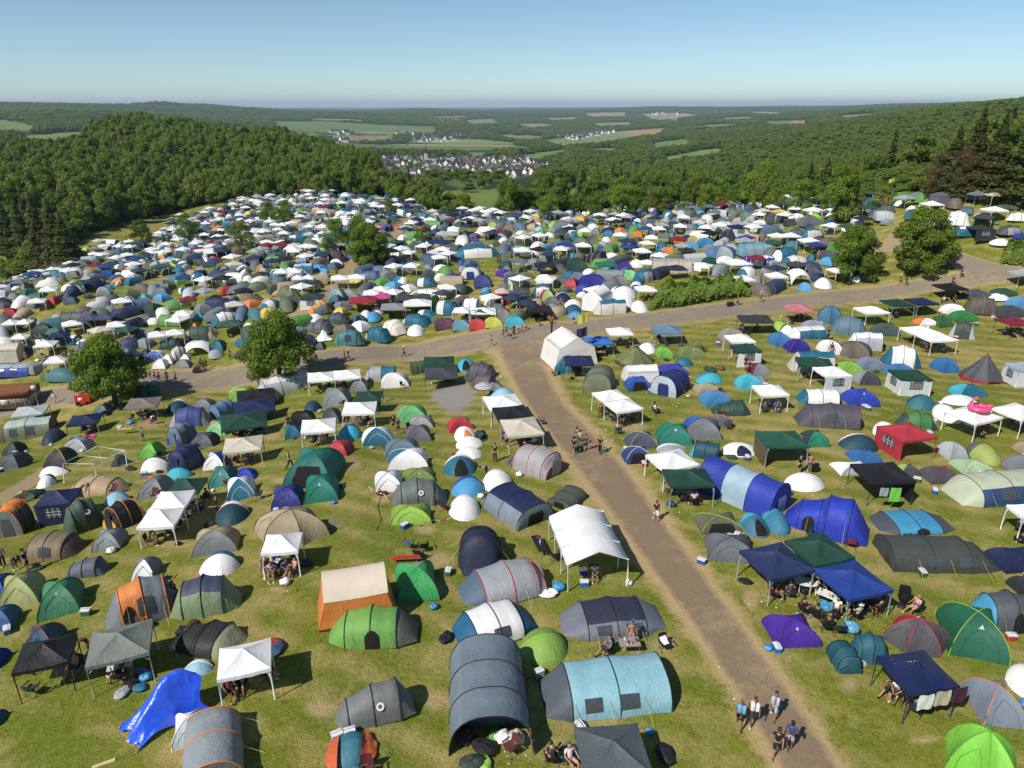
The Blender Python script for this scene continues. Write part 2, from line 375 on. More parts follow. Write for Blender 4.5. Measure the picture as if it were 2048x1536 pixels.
def gravel_mat():
    s = NT('gravel_chips'); geo = s.n('ShaderNodeNewGeometry'); pos = geo.outputs['Position']
    n1 = s.noise(pos, 5, 4, .7); n2 = s.noise(pos, .5, 4)
    a = s.n('ShaderNodeAttribute', attribute_name='across'); c, b = grass_nodes(s, pos)
    col = s.mix(n1, (.16, .145, .125), (.36, .33, .30))
    f = s.ramp(s.math('ADD', a.outputs['Fac'], s.math('MULTIPLY', s.math('SUBTRACT', n2, .5), .9)), [(.55, (1, 1, 1)), (.85, (0, 0, 0))])
    return s.done(bsdf(s, s.mix(f, c, col), .95, b.outputs[0], .15))
ASPH = road_mat('worn_asphalt', (.170, .120, .078), (.255, .188, .120), (.350, .248, .132))
ASPH2 = road_mat('grey_asphalt', (.185, .150, .110), (.268, .220, .160), (.345, .255, .145))
DIRT = road_mat('bare_dirt', (.26, .19, .11), (.36, .26, .155), (.31, .235, .105))
VERGE = verge_mat()
RA = [(-420,880),(-150,822),(0,792),(100,775),(170,768),(330,742),(500,722),(640,705),(760,690),(900,672),(1000,658),(1170,641),(1260,630),(1430,608),(1540,597),(1700,577),(1900,548),(2048,527),(2400,478)]
RB = [(-420,950),(-150,870),(0,832),(100,814),(180,806),(330,785),(500,768),(640,741),(800,718),(960,702),(1090,690),(1170,673),(1300,655),(1500,632),(1650,612),(1800,593),(2048,556),(2400,505)]
DA = [(985,690),(1010,730),(1040,790),(1088,860),(1148,930),(1208,1010),(1265,1090),(1325,1170),(1385,1250),(1445,1340),(1505,1440),(1560,1536),(1640,1680)]
DB = [(1090,688),(1092,740),(1120,800),(1178,860),(1236,920),(1290,990),(1338,1060),(1386,1120),(1443,1200),(1508,1290),(1574,1380),(1624,1450),(1677,1536),(1768,1680)]
strip('dry_verge', RB, RA, .02, VERGE, 14, 1.0, .22); strip('dry_verge', DA, DB, .03, VERGE, 14, .8, .42)
strip('road', RB, RA, .06, ASPH2); strip('road', DA, DB, .075, ASPH)
strip('branch_road', [(1865,500),(1890,522),(1925,548)], [(1880,492),(1960,520),(2075,536)], .085, ASPH2, 8, .5)
strip('dirt_path', [(470,712),(510,668),(560,650),(620,602),(668,560),(690,530),(720,500)], [(500,712),(535,690),(590,655),(650,612),(700,565),(715,535),(740,502)], .04, DIRT, 8, .8)
strip('dirt_path', [(775,480),(785,462),(790,446),(798,436)], [(800,480),(806,463),(812,448),(815,437)], .04, DIRT, 6, .8)
strip('dirt_path', [(-40,1010),(40,965),(100,925),(125,900)], [(-40,1035),(45,990),(110,945),(140,905)], .04, DIRT, 6, .8)
strip('dirt_path', [(1740,505),(1780,470),(1790,450)], [(1830,505),(1870,470),(1850,450)], .04, DIRT, 6, .8)
strip('dirt_path', [(530,392),(600,402),(680,406),(760,402)], [(530,398),(600,409),(680,413),(760,408)], .04, DIRT, 6, .8)
def disc(name, cx, cy, rx, ry, mat, lift=.03):
    P = []
    for i in range(9):
        f = i / 8
        P.append([tuple(ground(cx + rx * f * math.cos(a), cy + ry * f * math.sin(a)) + Vector((0, 0, lift))) for a in [2 * math.pi * k / 32 for k in range(32)]])
    b = MB(); b.grid(P, 0, True); o = b.build(name, [mat])
    a = o.data.attributes.new('across', 'FLOAT', 'POINT'); a.data.foreach_set('value', np.repeat(np.arange(9) / 8, 32))
    if o.data.polygons[40].normal.z < 0: o.data.flip_normals()
    o['kind'] = 'structure'; return o
disc('gravel_patch', 908, 795, 62, 42, gravel_mat())
# ---------------------------------------------------------------- tents, gazebos and shelters
PAL = dict(wh=('#eceae8','white'),cr=('#e6dac2','cream'),lg=('#b2b7bb','light grey'),gr=('#858a8e','grey'),dg=('#585c62','dark grey'),ch=('#3d3e44','charcoal'),bk=('#202024','black'),
 nv=('#222d5a','navy'),bl=('#2d56b4','blue'),rb=('#1e42cc','royal blue'),sb=('#4aa5dc','sky blue'),lb=('#98cfe0','light blue'),tq=('#2cbcd4','turquoise'),te=('#1c7390','teal blue'),pt=('#1f4d5e','petrol'),
 gn=('#2f9c46','green'),dk=('#1e4b3a','dark green'),ol=('#737a45','olive'),lm=('#9ccc44','lime'),ap=('#5fa83c','apple green'),sg=('#7d9470','sage'),kh=('#8d7c5a','khaki'),be=('#bda885','beige'),br=('#675648','brown'),
 ora=('#ee8826','orange'),ye=('#eccb3a','yellow'),rd=('#c62a3c','red'),dr=('#8c1e32','dark red'),pk=('#e0569a','pink'),pu=('#5428a4','purple'),sl=('#64809a','slate blue'),em=('#128572','emerald'),si=('#c4c9ce','silver'),ma=('#8c86a2','mauve'))
def hx(c): return c if c.startswith('#') else PAL[c][0]
def cname(c):
    if not c.startswith('#'): return PAL[c][1]
    v = np.array(lin(c)); return min(PAL.values(), key=lambda p: float(((np.array(lin(p[0])) ** .5 - v ** .5) ** 2).sum()))[1]
def fb(c, **k): return fabric(hx(c), **k)
def fcol(c):   # whites let less light be lost and are matt
    return fabric(hx(c), gloss=.6, trans=.16 if c in ('wh', 'cr', 'lg') else .10)
DARKIN = None
def inside_shade():
    return plain('#191615', .9, 0, .8)  # near-black tone painted in for the shade inside open tents
METAL = lambda: plain('#c9cccf', .35, .6)
POLE = lambda: plain('#2a2b30', .6)
WINDOW = None
def window_mat():
    if 'window' in MATS: return MATS['window']
    s = NT('clear_plastic_window'); co = s.n('ShaderNodeTexCoord'); n = s.noise(co.outputs['Object'], 6, 3)
    b = s.n('ShaderNodeBump', {'Height': n, 'Strength': .5, 'Distance': .03})
    MATS['window'] = s.done(bsdf(s, s.mix(n, (.03, .035, .04), (.085, .095, .10)), .18, b.outputs[0], .6)); return MATS['window']
def stripes_mat():
    if 'stripes' in MATS: return MATS['stripes']
    s = NT('striped_wall_cloth'); co = s.n('ShaderNodeTexCoord')
    sx = s.n('ShaderNodeSeparateXYZ', {0: co.outputs['Object']})
    f = s.math('FRACT', s.math('MULTIPLY', s.math('ADD', sx.outputs[0], sx.outputs[1]), 5.5))
    st = s.math('GREATER_THAN', f, .74)
    MATS['stripes'] = s.done(bsdf(s, s.mix(st, (.66, .68, .68), (.30, .36, .34)), .6)); return MATS['stripes']

TUN = {'a': [(0, 0, .55), (.22, .84, .94), (.5, 1, 1), (.78, .86, .95), (1, 0, .6)],
       'b': [(0, 0, .7), (.2, .9, .97), (.58, 1, 1), (1, .97, .97)],
       'c': [(0, 1, 1), (.34, 1, 1), (.67, 1, 1), (1, 1, 1)],
       'v': [(0, 0, .45), (.17, .62, .9), (.48, .95, 1), (.8, 1, 1), (1, 0, .8)],
       's': [(0, 0, .6), (.18, .62, .8), (.42, .78, .9), (.5, .98, 1), (.76, 1, 1), (1, 0, .72)],
       'f': [(0, .97, .97), (.36, 1, 1), (.7, .98, .98), (.86, .62, .9), (1, 0, .7)],
       'd': [(0, 0, .5), (.26, .8, .92), (.6, 1, 1), (.9, .9, .95), (1, .5, .85)]}
def tunnel(L, W, h, cols, lod, opts, rg):
    pre = TUN[next((o for o in opts if o in TUN), 'a')]
    n = 14 if lod == 0 else 10 if lod == 1 else 6
    kn = []
    for a, b in zip(pre, pre[1:]):
        sub = 3 if lod == 0 else 2 if lod == 1 else 1
        for k in range(sub):
            f = k / sub; sag = 1 - .055 * math.sin(math.pi * f) * (1 if min(a[1], b[1]) > .3 else .35)
            if min(a[1], b[1]) < .3: ff = f; hf = a[1] + (b[1] - a[1]) * (ff ** .8 if b[1] > a[1] else 1 - (1 - ff) ** .8); wf = a[2] + (b[2] - a[2]) * ff
            else: hf, wf = a[1] + (b[1] - a[1]) * f, a[2] + (b[2] - a[2]) * f
            kn.append((a[0] + (b[0] - a[0]) * f, hf * sag, wf * (1 - (1 - sag) * .5), k == 0, a[1] < .3 or b[1] < .3))
    kn.append((*pre[-1][:3], True, False))
    P = []
    jit = lambda: rg.uniform(-.008, .008)
    def arc(t, hf, wf, ins=0.0, phis=None):
        out_ = []
        for k in (phis if phis is not None else [math.pi * k / n for k in range(n + 1)]):
            cc, ss = math.cos(k), max(0.0, math.sin(k))
            y = (W / 2 * wf + ins) * math.copysign(abs(cc) ** .8, cc); z = max((h * hf + ins) * ss ** .78, .01)
            out_.append((L * (t - .5), y, z))
        return out_
    for t, hf, wf, hp, e in kn:
        row = [(x, y * (1 + jit()), z * (1 + jit() * .7)) for x, y, z in arc(t, hf, wf)]
        P.append(row)
    top, side, end = cols[0], cols[1 if len(cols) > 1 else 0], cols[2 if len(cols) > 2 else 0]
    band = 'B' in opts
    mats = [fcol(top), fcol(side), fcol(end)] + ([fcol(c) for c in cols[3:]] if len(cols) > 3 else [])
    nb = len(pre) - 1
    def mf(i, j):
        t = (kn[i][0] + kn[i + 1][0]) / 2
        if band:
            bi = sum(1 for q in pre[1:-1] if q[0] <= t); return min(bi, len(cols) - 1)
        if kn[i][4]: return 2
        ph = (j + .5) / n
        return 0 if .27 < ph < .73 else 1
    parts = []
    b = MB(); b.grid(P, mf); parts.append(['flysheet', b, mats])
    # end walls
    for ei, (row, sx) in enumerate(((P[0], -1), (P[-1], 1))):
        if kn[0 if ei == 0 else -1][1] < .3: continue
        op = ('o' in opts and sx == 1) or ('q' in opts and sx == -1)
        R2 = []
        for f in (0, .25, .5, .75, 1):
            R2.append([(x + sx * .10 * W * (1 - f) * f, y * (f * .0 + 1) if True else y, z * f) for x, y, z in row])
        e_ = MB()
        if op:   # open mouth: a dark inner cabin wall some way inside
            R3 = [[(x - sx * L * .3, y * .93, z * .96 * f) for x, y, z in row] for f in (0, .5, 1)]
            e_.grid(R3, 0); parts.append(['inner_wall', e_, [plain('#4a4d50', .9)]])
        else:
            e_.grid(R2, 0); parts.append(['end_wall', e_, [fcol(end)]])
            if lod < 2:
                d = MB(); hw, hh = W * .2, h * .72
                pts = [[(row[0][0] + sx * (.03 + .025 * W * math.sin(math.pi * v)), hw * (u * 2 - 1) * (1 - .75 * max(0, v - .6)), hh * v + .02) for u in (0, .25, .5, .75, 1)] for v in (0, .3, .6, .8, 1)]
                d.grid(pts, 0); parts.append(['door', d, [inside_shade() if 'x' in opts else fcol(side if side != end else top)]])  # open door: closed panel coloured as the shaded inside
    if lod < 2:
        hc = next((o[1:] for o in opts if o.startswith('=')), None)
        hm = plain(hx(hc), .6) if hc else POLE()
        for t, hf, wf, hp, e in kn:
            if hp and hf > .3:
                t_ = MB(); t_.tube([(x, y, z) for x, y, z in arc(t, hf, wf, .012)], .028 if lod == 0 else .035, 5); parts.append(['pole_sleeve', t_, [hm]])
        if 'w' in opts or 'W' in opts:
            for a_, b_ in (((.3, .44), (.58, .74)) if 'w' in opts else ((.42, .62),)):
                w_ = MB(); pp = []
                for i in range(4):
                    t = a_ + (b_ - a_) * i / 3
                    hf = np.interp(t, [k[0] for k in kn], [k[1] for k in kn]); wf = np.interp(t, [k[0] for k in kn], [k[2] for k in kn])
                    pp.append(arc(t, hf, wf, .03, [math.pi - R(q) for q in (14, 24, 34, 44)]))
                w_.grid(pp, 0); parts.append(['window', w_, [window_mat()]])
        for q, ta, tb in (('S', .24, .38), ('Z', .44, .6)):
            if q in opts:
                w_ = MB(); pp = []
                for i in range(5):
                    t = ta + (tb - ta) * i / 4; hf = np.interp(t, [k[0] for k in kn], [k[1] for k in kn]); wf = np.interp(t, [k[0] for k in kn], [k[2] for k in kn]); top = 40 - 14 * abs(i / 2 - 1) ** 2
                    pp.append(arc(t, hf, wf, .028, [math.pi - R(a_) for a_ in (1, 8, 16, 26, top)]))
                w_.grid(pp, 0); parts.append(['doorway', w_, [inside_shade()]])  # no real opening: dark sheet on the cloth paints the inner shade
        if lod == 0 and L > 3.9 and 'y' not in opts and 'c' not in opts:
            gm = plain(rg.choice(['#d8d4b8', '#c8b850', '#b8bcc0']), .6)
            for t, s in ((.3, -1), (.72, -1), (.3, 1), (.72, 1)):
                g = MB(); x = L * (t - .5); hf = np.interp(t, [k[0] for k in kn], [k[1] for k in kn])
                g.tube([(x, s * W * .40, h * hf * .7), (x + .25 * (t - .5), s * (W * .5 + .85), .02)], .009, 4); parts.append(['guy_line', g, [gm]])
        if 'y' in opts:
            for t in (.22, .5, .78):
                for s in (-1, 1):
                    g = MB(); g.tube([(L * (t - .5), s * W * .42, h * .62), (L * (t - .5) * 1.1, s * (W * .5 + 1.1), .02)], .011, 4); parts.append(['guy_line', g, [plain('#d6c23a', .6)]])
        if 'k' in opts:   # round maker's badge shape on the camera side
            hf = np.interp(.56, [k[0] for k in kn], [k[1] for k in kn])
            base = arc(.56, hf, 1, .035, [math.pi - R(38)])[0]
            c0 = Vector(base); nrm = Vector((0, -.8, .6)); u = Vector((1, 0, 0)); v = nrm.cross(u)
            g = MB(); ring = [[tuple(c0 + (u * math.cos(q) + v * math.sin(q)) * r_) for q in [2 * math.pi * k / 16 for k in range(16)]] for r_ in (.19, .10)]
            g.grid(ring, 0, True); parts.append(['emblem', g, [plain('#e8e8e8', .6)]])
    return 'tunnel_tent', parts

def dome(L, W, h, cols, lod, opts, rg):
    n6 = 'n6' in opts
    if n6: cor = [(L / 2 * math.cos(a), W / 2 * math.sin(a)) for a in [R(-60 + 60 * k) for k in range(6)]]
    else: cor = [(L / 2, -W / 2), (L / 2, W / 2), (-L / 2, W / 2), (-L / 2, -W / 2)]
    pat = next((o[1:] for o in opts if o.startswith('p')), ('AAABAB' if n6 else 'AAAB') if len(cols) > 1 else 'AAAAAA')
    ns, nu = (10, 6) if lod == 0 else (7, 4) if lod == 1 else (4, 2)
    ax, ay = rg.uniform(-.04, .04) * L, rg.uniform(-.04, .04) * W
    rd_ = rg.uniform(1.5, 1.85); rz_ = rg.uniform(1.6, 1.95)
    def pole(c, s):
        f = 1 - s ** rd_
        return Vector((ax + (c[0] - ax) * f, ay + (c[1] - ay) * f, max(.01, h * (1 - (1 - s) ** rz_))))
    parts = []; N = len(cor); sect = []
    for k in range(N):
        A, B = cor[k], cor[(k + 1) % N]; P = []
        for i in range(ns + 1):
            s = i / ns; pa, pb = pole(A, s), pole(B, s); row = []
            for j in range(nu + 1):
                u = j / nu; p = pa.lerp(pb, u); q = 4 * u * (1 - u)
                sg = 1 - .085 * q * math.sin(math.pi * min(1, s * 1.25)) - .03 * q * (1 - s)
                p.x = ax + (p.x - ax) * sg; p.y = ay + (p.y - ay) * sg; p.z *= 1 - .035 * q * math.sin(math.pi * s)
                p.x += rg.uniform(-.008, .008) * L * (0 < s < 1); p.z += rg.uniform(-.006, .006) * h * (0 < s < 1)
                row.append(tuple(p))
            P.append(row)
        sect.append(P)
    b = MB(); mats = [fcol(c) for c in cols]
    fr = 3 if not n6 else 4
    tc = 'T' in opts
    for k in range(N):
        mi = min('ABCD'.index(pat[k % len(pat)]), len(cols) - 1)
        if tc: b.grid(sect[k], (lambda i, j: 1 if i >= ns * .62 else 0))
        elif k == fr and lod < 2: d = MB(); d.grid(sect[k], 0); parts.append(['door_panel', d, [mats[mi]]])
        else: b.grid(sect[k], mi)
    parts.insert(0, ['flysheet', b, mats])
    if lod < 2:
        hc = next((o[1:] for o in opts if o.startswith('=')), None)
        for k in range(N // 2):
            t_ = MB(); pts = [pole(cor[k], i / 8) for i in range(9)] + [pole(cor[k + N // 2], 1 - i / 8) for i in range(1, 9)]
            t_.tube([p * 1.006 for p in pts], .022 if lod == 0 else .03, 5); parts.append(['pole_sleeve', t_, [plain(hx(hc), .6) if hc else fabric(hx(cols[0]), .6, .05, 1, .5)]])
        # zip line of the door
        if not tc:
            z_ = MB(); P = sect[fr]; rows = [P[0][1], P[ns // 3][1], P[ns // 2][max(1, nu // 3)], P[int(ns * .62)][nu // 2], P[ns // 2][nu - max(1, nu // 3)], P[ns // 3][nu - 1], P[0][nu - 1]]
            z_.tube([(x * 1.01, y * 1.015, z + .012) for x, y, z in rows], .016, 4); parts.append(['zip', z_, [fabric(hx(cols[0]), .7, .05, 1, .38)]])
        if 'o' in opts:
            d = MB(); P = sect[fr]; d.grid([[(P[i][j][0] * 1.01, P[i][j][1] * 1.02, P[i][j][2] + .012) for j in range(1, nu)] for i in range(0, int(ns * .55) + 1)], 0); parts.append(['doorway', d, [inside_shade()]])  # open front shown by a dark sheet, interior shade put into its colour
        if 'k' in opts:
            P = sect[fr]; c0 = Vector(P[int(ns * .6)][nu // 2]) + Vector((0, -.03, .03)); g = MB(); w = .13 * h
            g.add([c0 + Vector((-w, -.02, -w)), c0 + Vector((w, -.02, -w)), c0 + Vector((0, .02, w))], [(0, 1, 2)]); parts.append(['emblem', g, [plain('#e4e4e4', .6)]])
    return 'dome_tent', parts

def popup(L, W, h, cols, lod, opts, rg):
    nt, n = (14, 12) if lod == 0 else (9, 8) if lod == 1 else (5, 6)
    sh = .15 * W; P = []
    sk = rg.uniform(.42, .58)
    def pt_(t, ph, ins=0):
        tt = t ** (math.log(.5) / math.log(sk)); w = (W / 2) * max(0, 1 - abs(2 * t - 1) ** 2.2) ** .6; hh = h * max(0, math.sin(math.pi * tt)) ** .62
        c, s = math.cos(ph), max(0, math.sin(ph))
        return (L * (t - .5), (w + ins) * math.copysign(abs(c) ** (.85 if c > 0 else 1.15), c) + sh * s * (1 if hh > 0 else 0), max(.01, (hh + ins) * s ** .92))
    for i in range(nt + 1):
        t = .5 - .5 * math.cos(math.pi * i / nt); P.append([pt_(t, math.pi * j / n) for j in range(n + 1)])
    mats = [fcol(cols[0]), fcol(cols[1 if len(cols) > 1 else 0])]
    parts = []
    if lod == 2:
        b = MB(); b.grid(P, lambda i, j: 0 if j < n / 2 else 1); parts.append(['flysheet', b, mats])
    else:
        A = MB(); A.grid([r[:n // 2 + 1] for r in P], 0); parts.append(['rear_panel', A, [mats[0]]])
        B = MB(); B.grid([r[n // 2:] for r in P], 0); parts.append(['front_panel', B, [mats[1]]])
        t_ = MB(); t_.tube([pt_(.5 - .5 * math.cos(math.pi * i / 16), math.pi / 2, .012) for i in range(1, 16)], .02 if lod == 0 else .03, 5)
        hc = next((o[1:] for o in opts if o.startswith('=')), None)
        parts.append(['hoop', t_, [plain(hx(hc), .6) if hc else fabric(hx(cols[0]), .6, .05, 1, .45)]])
        if 'o' in opts or rg.random() < .5:
            d = MB(); d.grid([[pt_(.3 + .4 * i / 5, math.pi - R(8 + 62 * j / 4) * (1 - .55 * abs(i / 5 * 2 - 1) ** 2 * (j / 4)), .015) for j in range(5)] for i in range(6)], 0)
            parts.append(['doorway' if 'o' in opts else 'door_flap', d, [inside_shade() if 'o' in opts else (fabric(hx(cols[2]), .6, .1) if len(cols) > 2 else fabric(hx(cols[1 if len(cols) > 1 else 0]), .6, .1, 1, .66))]])  # open version is a dark patch painted as the shaded interior
    return 'pop_up_tent', parts

def leg_bm(cx, cy, sx, sy, z1, white, lod, dropx=.3, dropy=.3):
    b = MB()
    if lod == 2:
        b.box((cx, cy, z1 / 2), (.07, .07, z1)); return b
    if white:    # cloth sleeve that flares into the eaves along both edges
        t = .035
        for ex, ey in ((-sx, 0), (0, -sy)):
            ds = dropx if ex else dropy
            prof = [(.03, 0), (.045, .9), (.07, 1.35), (.15, z1 - .28), (ds, z1)]
            pts = []
            for w, z in prof:
                pts.append([(cx + ex * w - (ey != 0) * 0, cy + ey * w, z), (cx - ex * .02, cy - ey * .02, z)])
            b.grid(pts, 0)
        b.tube([(cx, cy, 0), (cx, cy, z1)], .035, 6)
    else:
        b.tube([(cx, cy, 0), (cx, cy, z1)], .028, 6)
        b.tube([(cx, cy, z1 - .45), (cx - sx * .45, cy, z1 - .06)], .015, 4); b.tube([(cx, cy, z1 - .45), (cx, cy - sy * .45, z1 - .06)], .015, 4)
        b.box((cx, cy, .01), (.12, .12, .02))
    return b
def gazebo(L, W, h, cols, lod, opts, rg):
    npk = 2 if 'n2' in opts else 1
    z1 = h * .77; rise = h - z1
    if 'f' in opts: z1 = h * .88; rise = h - z1
    N = 10 if lod == 0 else 6 if lod == 1 else 4
    roof, legc = cols[0], (cols[1] if len(cols) > 1 else None)
    white = (legc or roof) in ('wh', 'cr', 'lg') and 'm' not in opts
    parts = []; b = MB()
    tl = rg.uniform(-.03, .03)
    for p in range(npk):
        x0 = -L / 2 + L * p / npk; lx = L / npk
        def rp(u, v):
            m = max(abs(u), abs(v)); q = 1 - m; mn = min(abs(u), abs(v)) / max(m, 1e-6)
            z = z1 + rise * (.70 * q + .30 * q * q) - (.06 + .05 * (1 - m)) * (1 - mn ** 2) * min(1, m * 3) * (1 if lod < 2 else .6)
            return (x0 + lx * (u + 1) / 2, W / 2 * v, z + tl * u)
        K = max(2, N // 2)
        for sd in range(4):      # four cloth triangles, creased along the hips
            P = []
            for i in range(K + 1):
                m = max(.02, i / K); row = []
                for j in range(N + 1):
                    w_ = (2 * j / N - 1) * m
                    row.append(rp(*((w_, -m), (m, w_), (-w_, m), (-m, -w_))[sd]))
                P.append(row)
            b.grid(P[::-1], 0)
        P = [[rp(2 * i / N - 1, 2 * j / N - 1) for j in range(N + 1)] for i in range(N + 1)]
        # hanging edge
        E = [P[i][0] for i in range(N + 1)], [P[N][j] for j in range(N + 1)], [P[N - i][N] for i in range(N + 1)], [P[0][N - j] for j in range(N + 1)]
        for k, e in enumerate(E):
            if npk == 2 and ((p == 0 and k == 1) or (p == 1 and k == 3)): continue
            if 'e' in opts: continue
            drop = .2 if lod < 2 else .16
            dn = [(x * 1.004, y * 1.004, z - drop - .02 * math.sin(9 * x + 7 * y)) for x, y, z in e]
            b.grid([e, dn], 0)
    rm = fcol(roof) if 'g' not in opts else fabric(hx(roof), .22, .05, 1.3)
    parts.append(['canopy', b, [rm]])
    lm_ = (fcol(legc or roof) if white else METAL()) if legc not in ('bk', 'dk', 'nv', 'rd') else plain(hx(legc), .5)
    xs = [-L / 2, L / 2] if npk == 1 else [-L / 2, 0, L / 2]
    ins = .04
    for x in xs:
        for y in (-W / 2, W / 2):
            sx = 1 if x > 0 else -1
            parts.append(['leg', leg_bm(x - sx * ins * (x != 0), y - math.copysign(ins, y), sx, math.copysign(1, y), z1 - .05, white, lod), [lm_]])
    walls = next((o[1:] for o in opts if o.startswith('#')), '')
    wc = cols[2] if len(cols) > 2 else roof
    wm = stripes_mat() if wc == 'stripe' else fcol(wc)
    for s in walls:
        w = MB(); wn = MB()
        def P4(u, z, off=0.0):
            if s == 'F': return (u * (L / 2 - .03), -W / 2 + .02 - off, z)
            if s == 'B': return (u * (L / 2 - .03), W / 2 - .02 + off, z)
            if s == 'L': return (-L / 2 + .02 - off, u * (W / 2 - .03), z)
            return (L / 2 - .02 + off, u * (W / 2 - .03), z)
        w.grid([[P4(-1 + 2 * i / 8, z, .03 * math.sin(i * 2.3)) for z in (.04, .5, 1.0, z1 - .1)] for i in range(9)], 0)
        parts.append(['side_wall', w, [wm]])
        if lod < 2 and s in 'FL' and 'nw' not in opts:   # the arched window panel with glazing bars
            for (u0, u1) in ((-.42, -.16), (-.13, .13), (.16, .42)):
                wn.grid([[P4(u0 + (u1 - u0) * i / 4, .85 + (z * (.75 + .12 * math.sin(math.pi * ((u0 + (u1 - u0) * i / 4) + .45) / .9))), .055) for z in (0, .33, .66, 1)] for i in range(5)], 0)
            parts.append(['window', wn, [window_mat()]])
            br_ = MB()
            for u in (-.29, 0, .29): br_.add([P4(u - .012, .84, .075), P4(u + .012, .84, .075), P4(u + .012, 1.66, .075), P4(u - .012, 1.66, .075)], [(0, 1, 2, 3)])
            for z in (1.1, 1.35): br_.add([P4(-.43, z - .02, .075), P4(.43, z - .02, .075), P4(.43, z + .02, .075), P4(-.43, z + .02, .075)], [(0, 1, 2, 3)])
            parts.append(['window_bar', br_, [plain('#dfe2e4', .6)]])
    return 'gazebo', parts

def marquee(L, W, h, cols, lod, opts, rg):
    op = 'o' in opts; h = min(h, 2.75) if op else h; z1 = h * (.72 if op else .66); nb = max(2, int(round(L / 2.0))); parts = []; op = 'o' in opts
    N = nb * (3 if lod < 2 else 1); roof = MB(); P = []
    for i in range(N + 1):
        x = -L / 2 + L * i / N; sg = 1 - .03 * abs(math.sin(math.pi * i / 3)) * (lod < 2)
        P.append([(x, -W / 2, z1 * sg - (.25 if op else 0)), (x, -W / 2, z1 * sg), (x, -W * .25, (z1 + (h - z1) * .52) * sg), (x, 0, h * sg), (x, W * .25, (z1 + (h - z1) * .52) * sg), (x, W / 2, z1 * sg), (x, W / 2, z1 * sg - (.25 if op else 0))])
    roof.grid(P, 0); parts.append(['roof', roof, [fcol(cols[0])]])
    if op:
        for i in range(nb + 1):
            for s in (-1, 1):
                l = MB(); x = -L / 2 + L * i / nb; l.tube([(x, s * (W / 2 - .03), 0), (x, s * (W / 2 - .03), z1 - .03)], .035, 6)
                l.grid([[(x - .05, s * W / 2, 0), (x + .05, s * W / 2, 0)], [(x - .07, s * W / 2, z1 * .6), (x + .07, s * W / 2, z1 * .6)], [(x - (.3 if i else 0), s * W / 2, z1 - .1), (x + (.3 if i < nb else 0), s * W / 2, z1 - .1)]], 0)
                parts.append(['leg', l, [fcol(cols[0])]])
        for i in range(nb + 1):
            l = MB(); x = -L / 2 + L * i / nb
            l.tube([(x, -W / 2, z1), (x, 0, h - .03), (x, W / 2, z1)], .025, 5); parts.append(['rafter', l, [METAL()]])
    else:
        wc = cols[1] if len(cols) > 1 else cols[0]; sp = .12 if 'h' in opts else .02
        for s in (-1, 1):
            w = MB(); w.grid([[(-L / 2 + L * i / N, s * (W / 2 + sp * W * (1 - f) - .01) + .02 * math.sin(i * 1.7) * s * (1 - f), (z1 - .02) * f + .01) for f in (0, .5, 1)] for i in range(N + 1)], 0); parts.append(['side_wall', w, [fcol(wc)]])
            if 'q' in opts and s < 0: continue
            e = MB(); x = s * L / 2
            e.grid([[(x + s * sp * L * .5 * (1 - f), y * (1 + sp * 2 * (1 - f)), (z1 + (h - z1) * (1 - abs(y) / (W / 2))) * f * .995 + .01) for f in (0, .5, 1)] for y in [W / 2 * k / 4 for k in range(-4, 5)]], 0); parts.append(['end_wall', e, [fcol(wc)]])
    return 'marquee', parts

def bell(L, W, h, cols, lod, opts, rg):
    n = 10 if lod < 2 else 6; parts = []; b = MB(); zs = .16 * h if 'S' in opts else .03
    prof = [(1.03, .01), (1.0, zs), (.62, zs + (h - zs) * .33), (.30, zs + (h - zs) * .66), (.03, h)]
    for k in range(n):
        a0, a1 = 2 * math.pi * k / n, 2 * math.pi * (k + 1) / n; P = []
        for r_, z in prof:
            P.append([(r_ * L / 2 * ((1 - u) * math.cos(a0) + u * math.cos(a1)) * (1 - .06 * 4 * u * (1 - u)), r_ * W / 2 * ((1 - u) * math.sin(a0) + u * math.sin(a1)) * (1 - .06 * 4 * u * (1 - u)), z) for u in (0, .25, .5, .75, 1)])
        b.grid(P, lambda i, j: 1 if i == 0 else (2 if i == 3 and j >= 0 and 'R' in opts else 0))
    c2 = cols[1] if len(cols) > 1 else cols[0]
    parts.append(['flysheet', b, [fcol(cols[0]), fcol(c2), fcol(cols[0])]])
    if lod < 2:
        p = MB(); p.tube([(0, 0, h - .1), (0, 0, h + .12)], .04, 6); parts.append(['pole', p, [POLE()]])
        c = MB(); c.grid([[(.16 * L / 2 * math.cos(a) * f, .16 * W / 2 * math.sin(a) * f, h - (h - zs) * .15 * f + .02) for a in [2 * math.pi * k / n for k in range(n)]] for f in (.15, 1)], 0, True); parts.append(['peak_cap', c, [fcol(c2)]])
        d = MB(); d.grid([[(L * .17 * u * (1 - v * .9), -W / 2 * (1.0 - .70 * v) - .02, zs + (h - zs) * v * .62) for u in (-1, 0, 1)] for v in (0, .5, 1)], 0); parts.append(['door', d, [fabric(hx(cols[0]), .6, .05, 1, .6)]])
    return 'bell_tent', parts

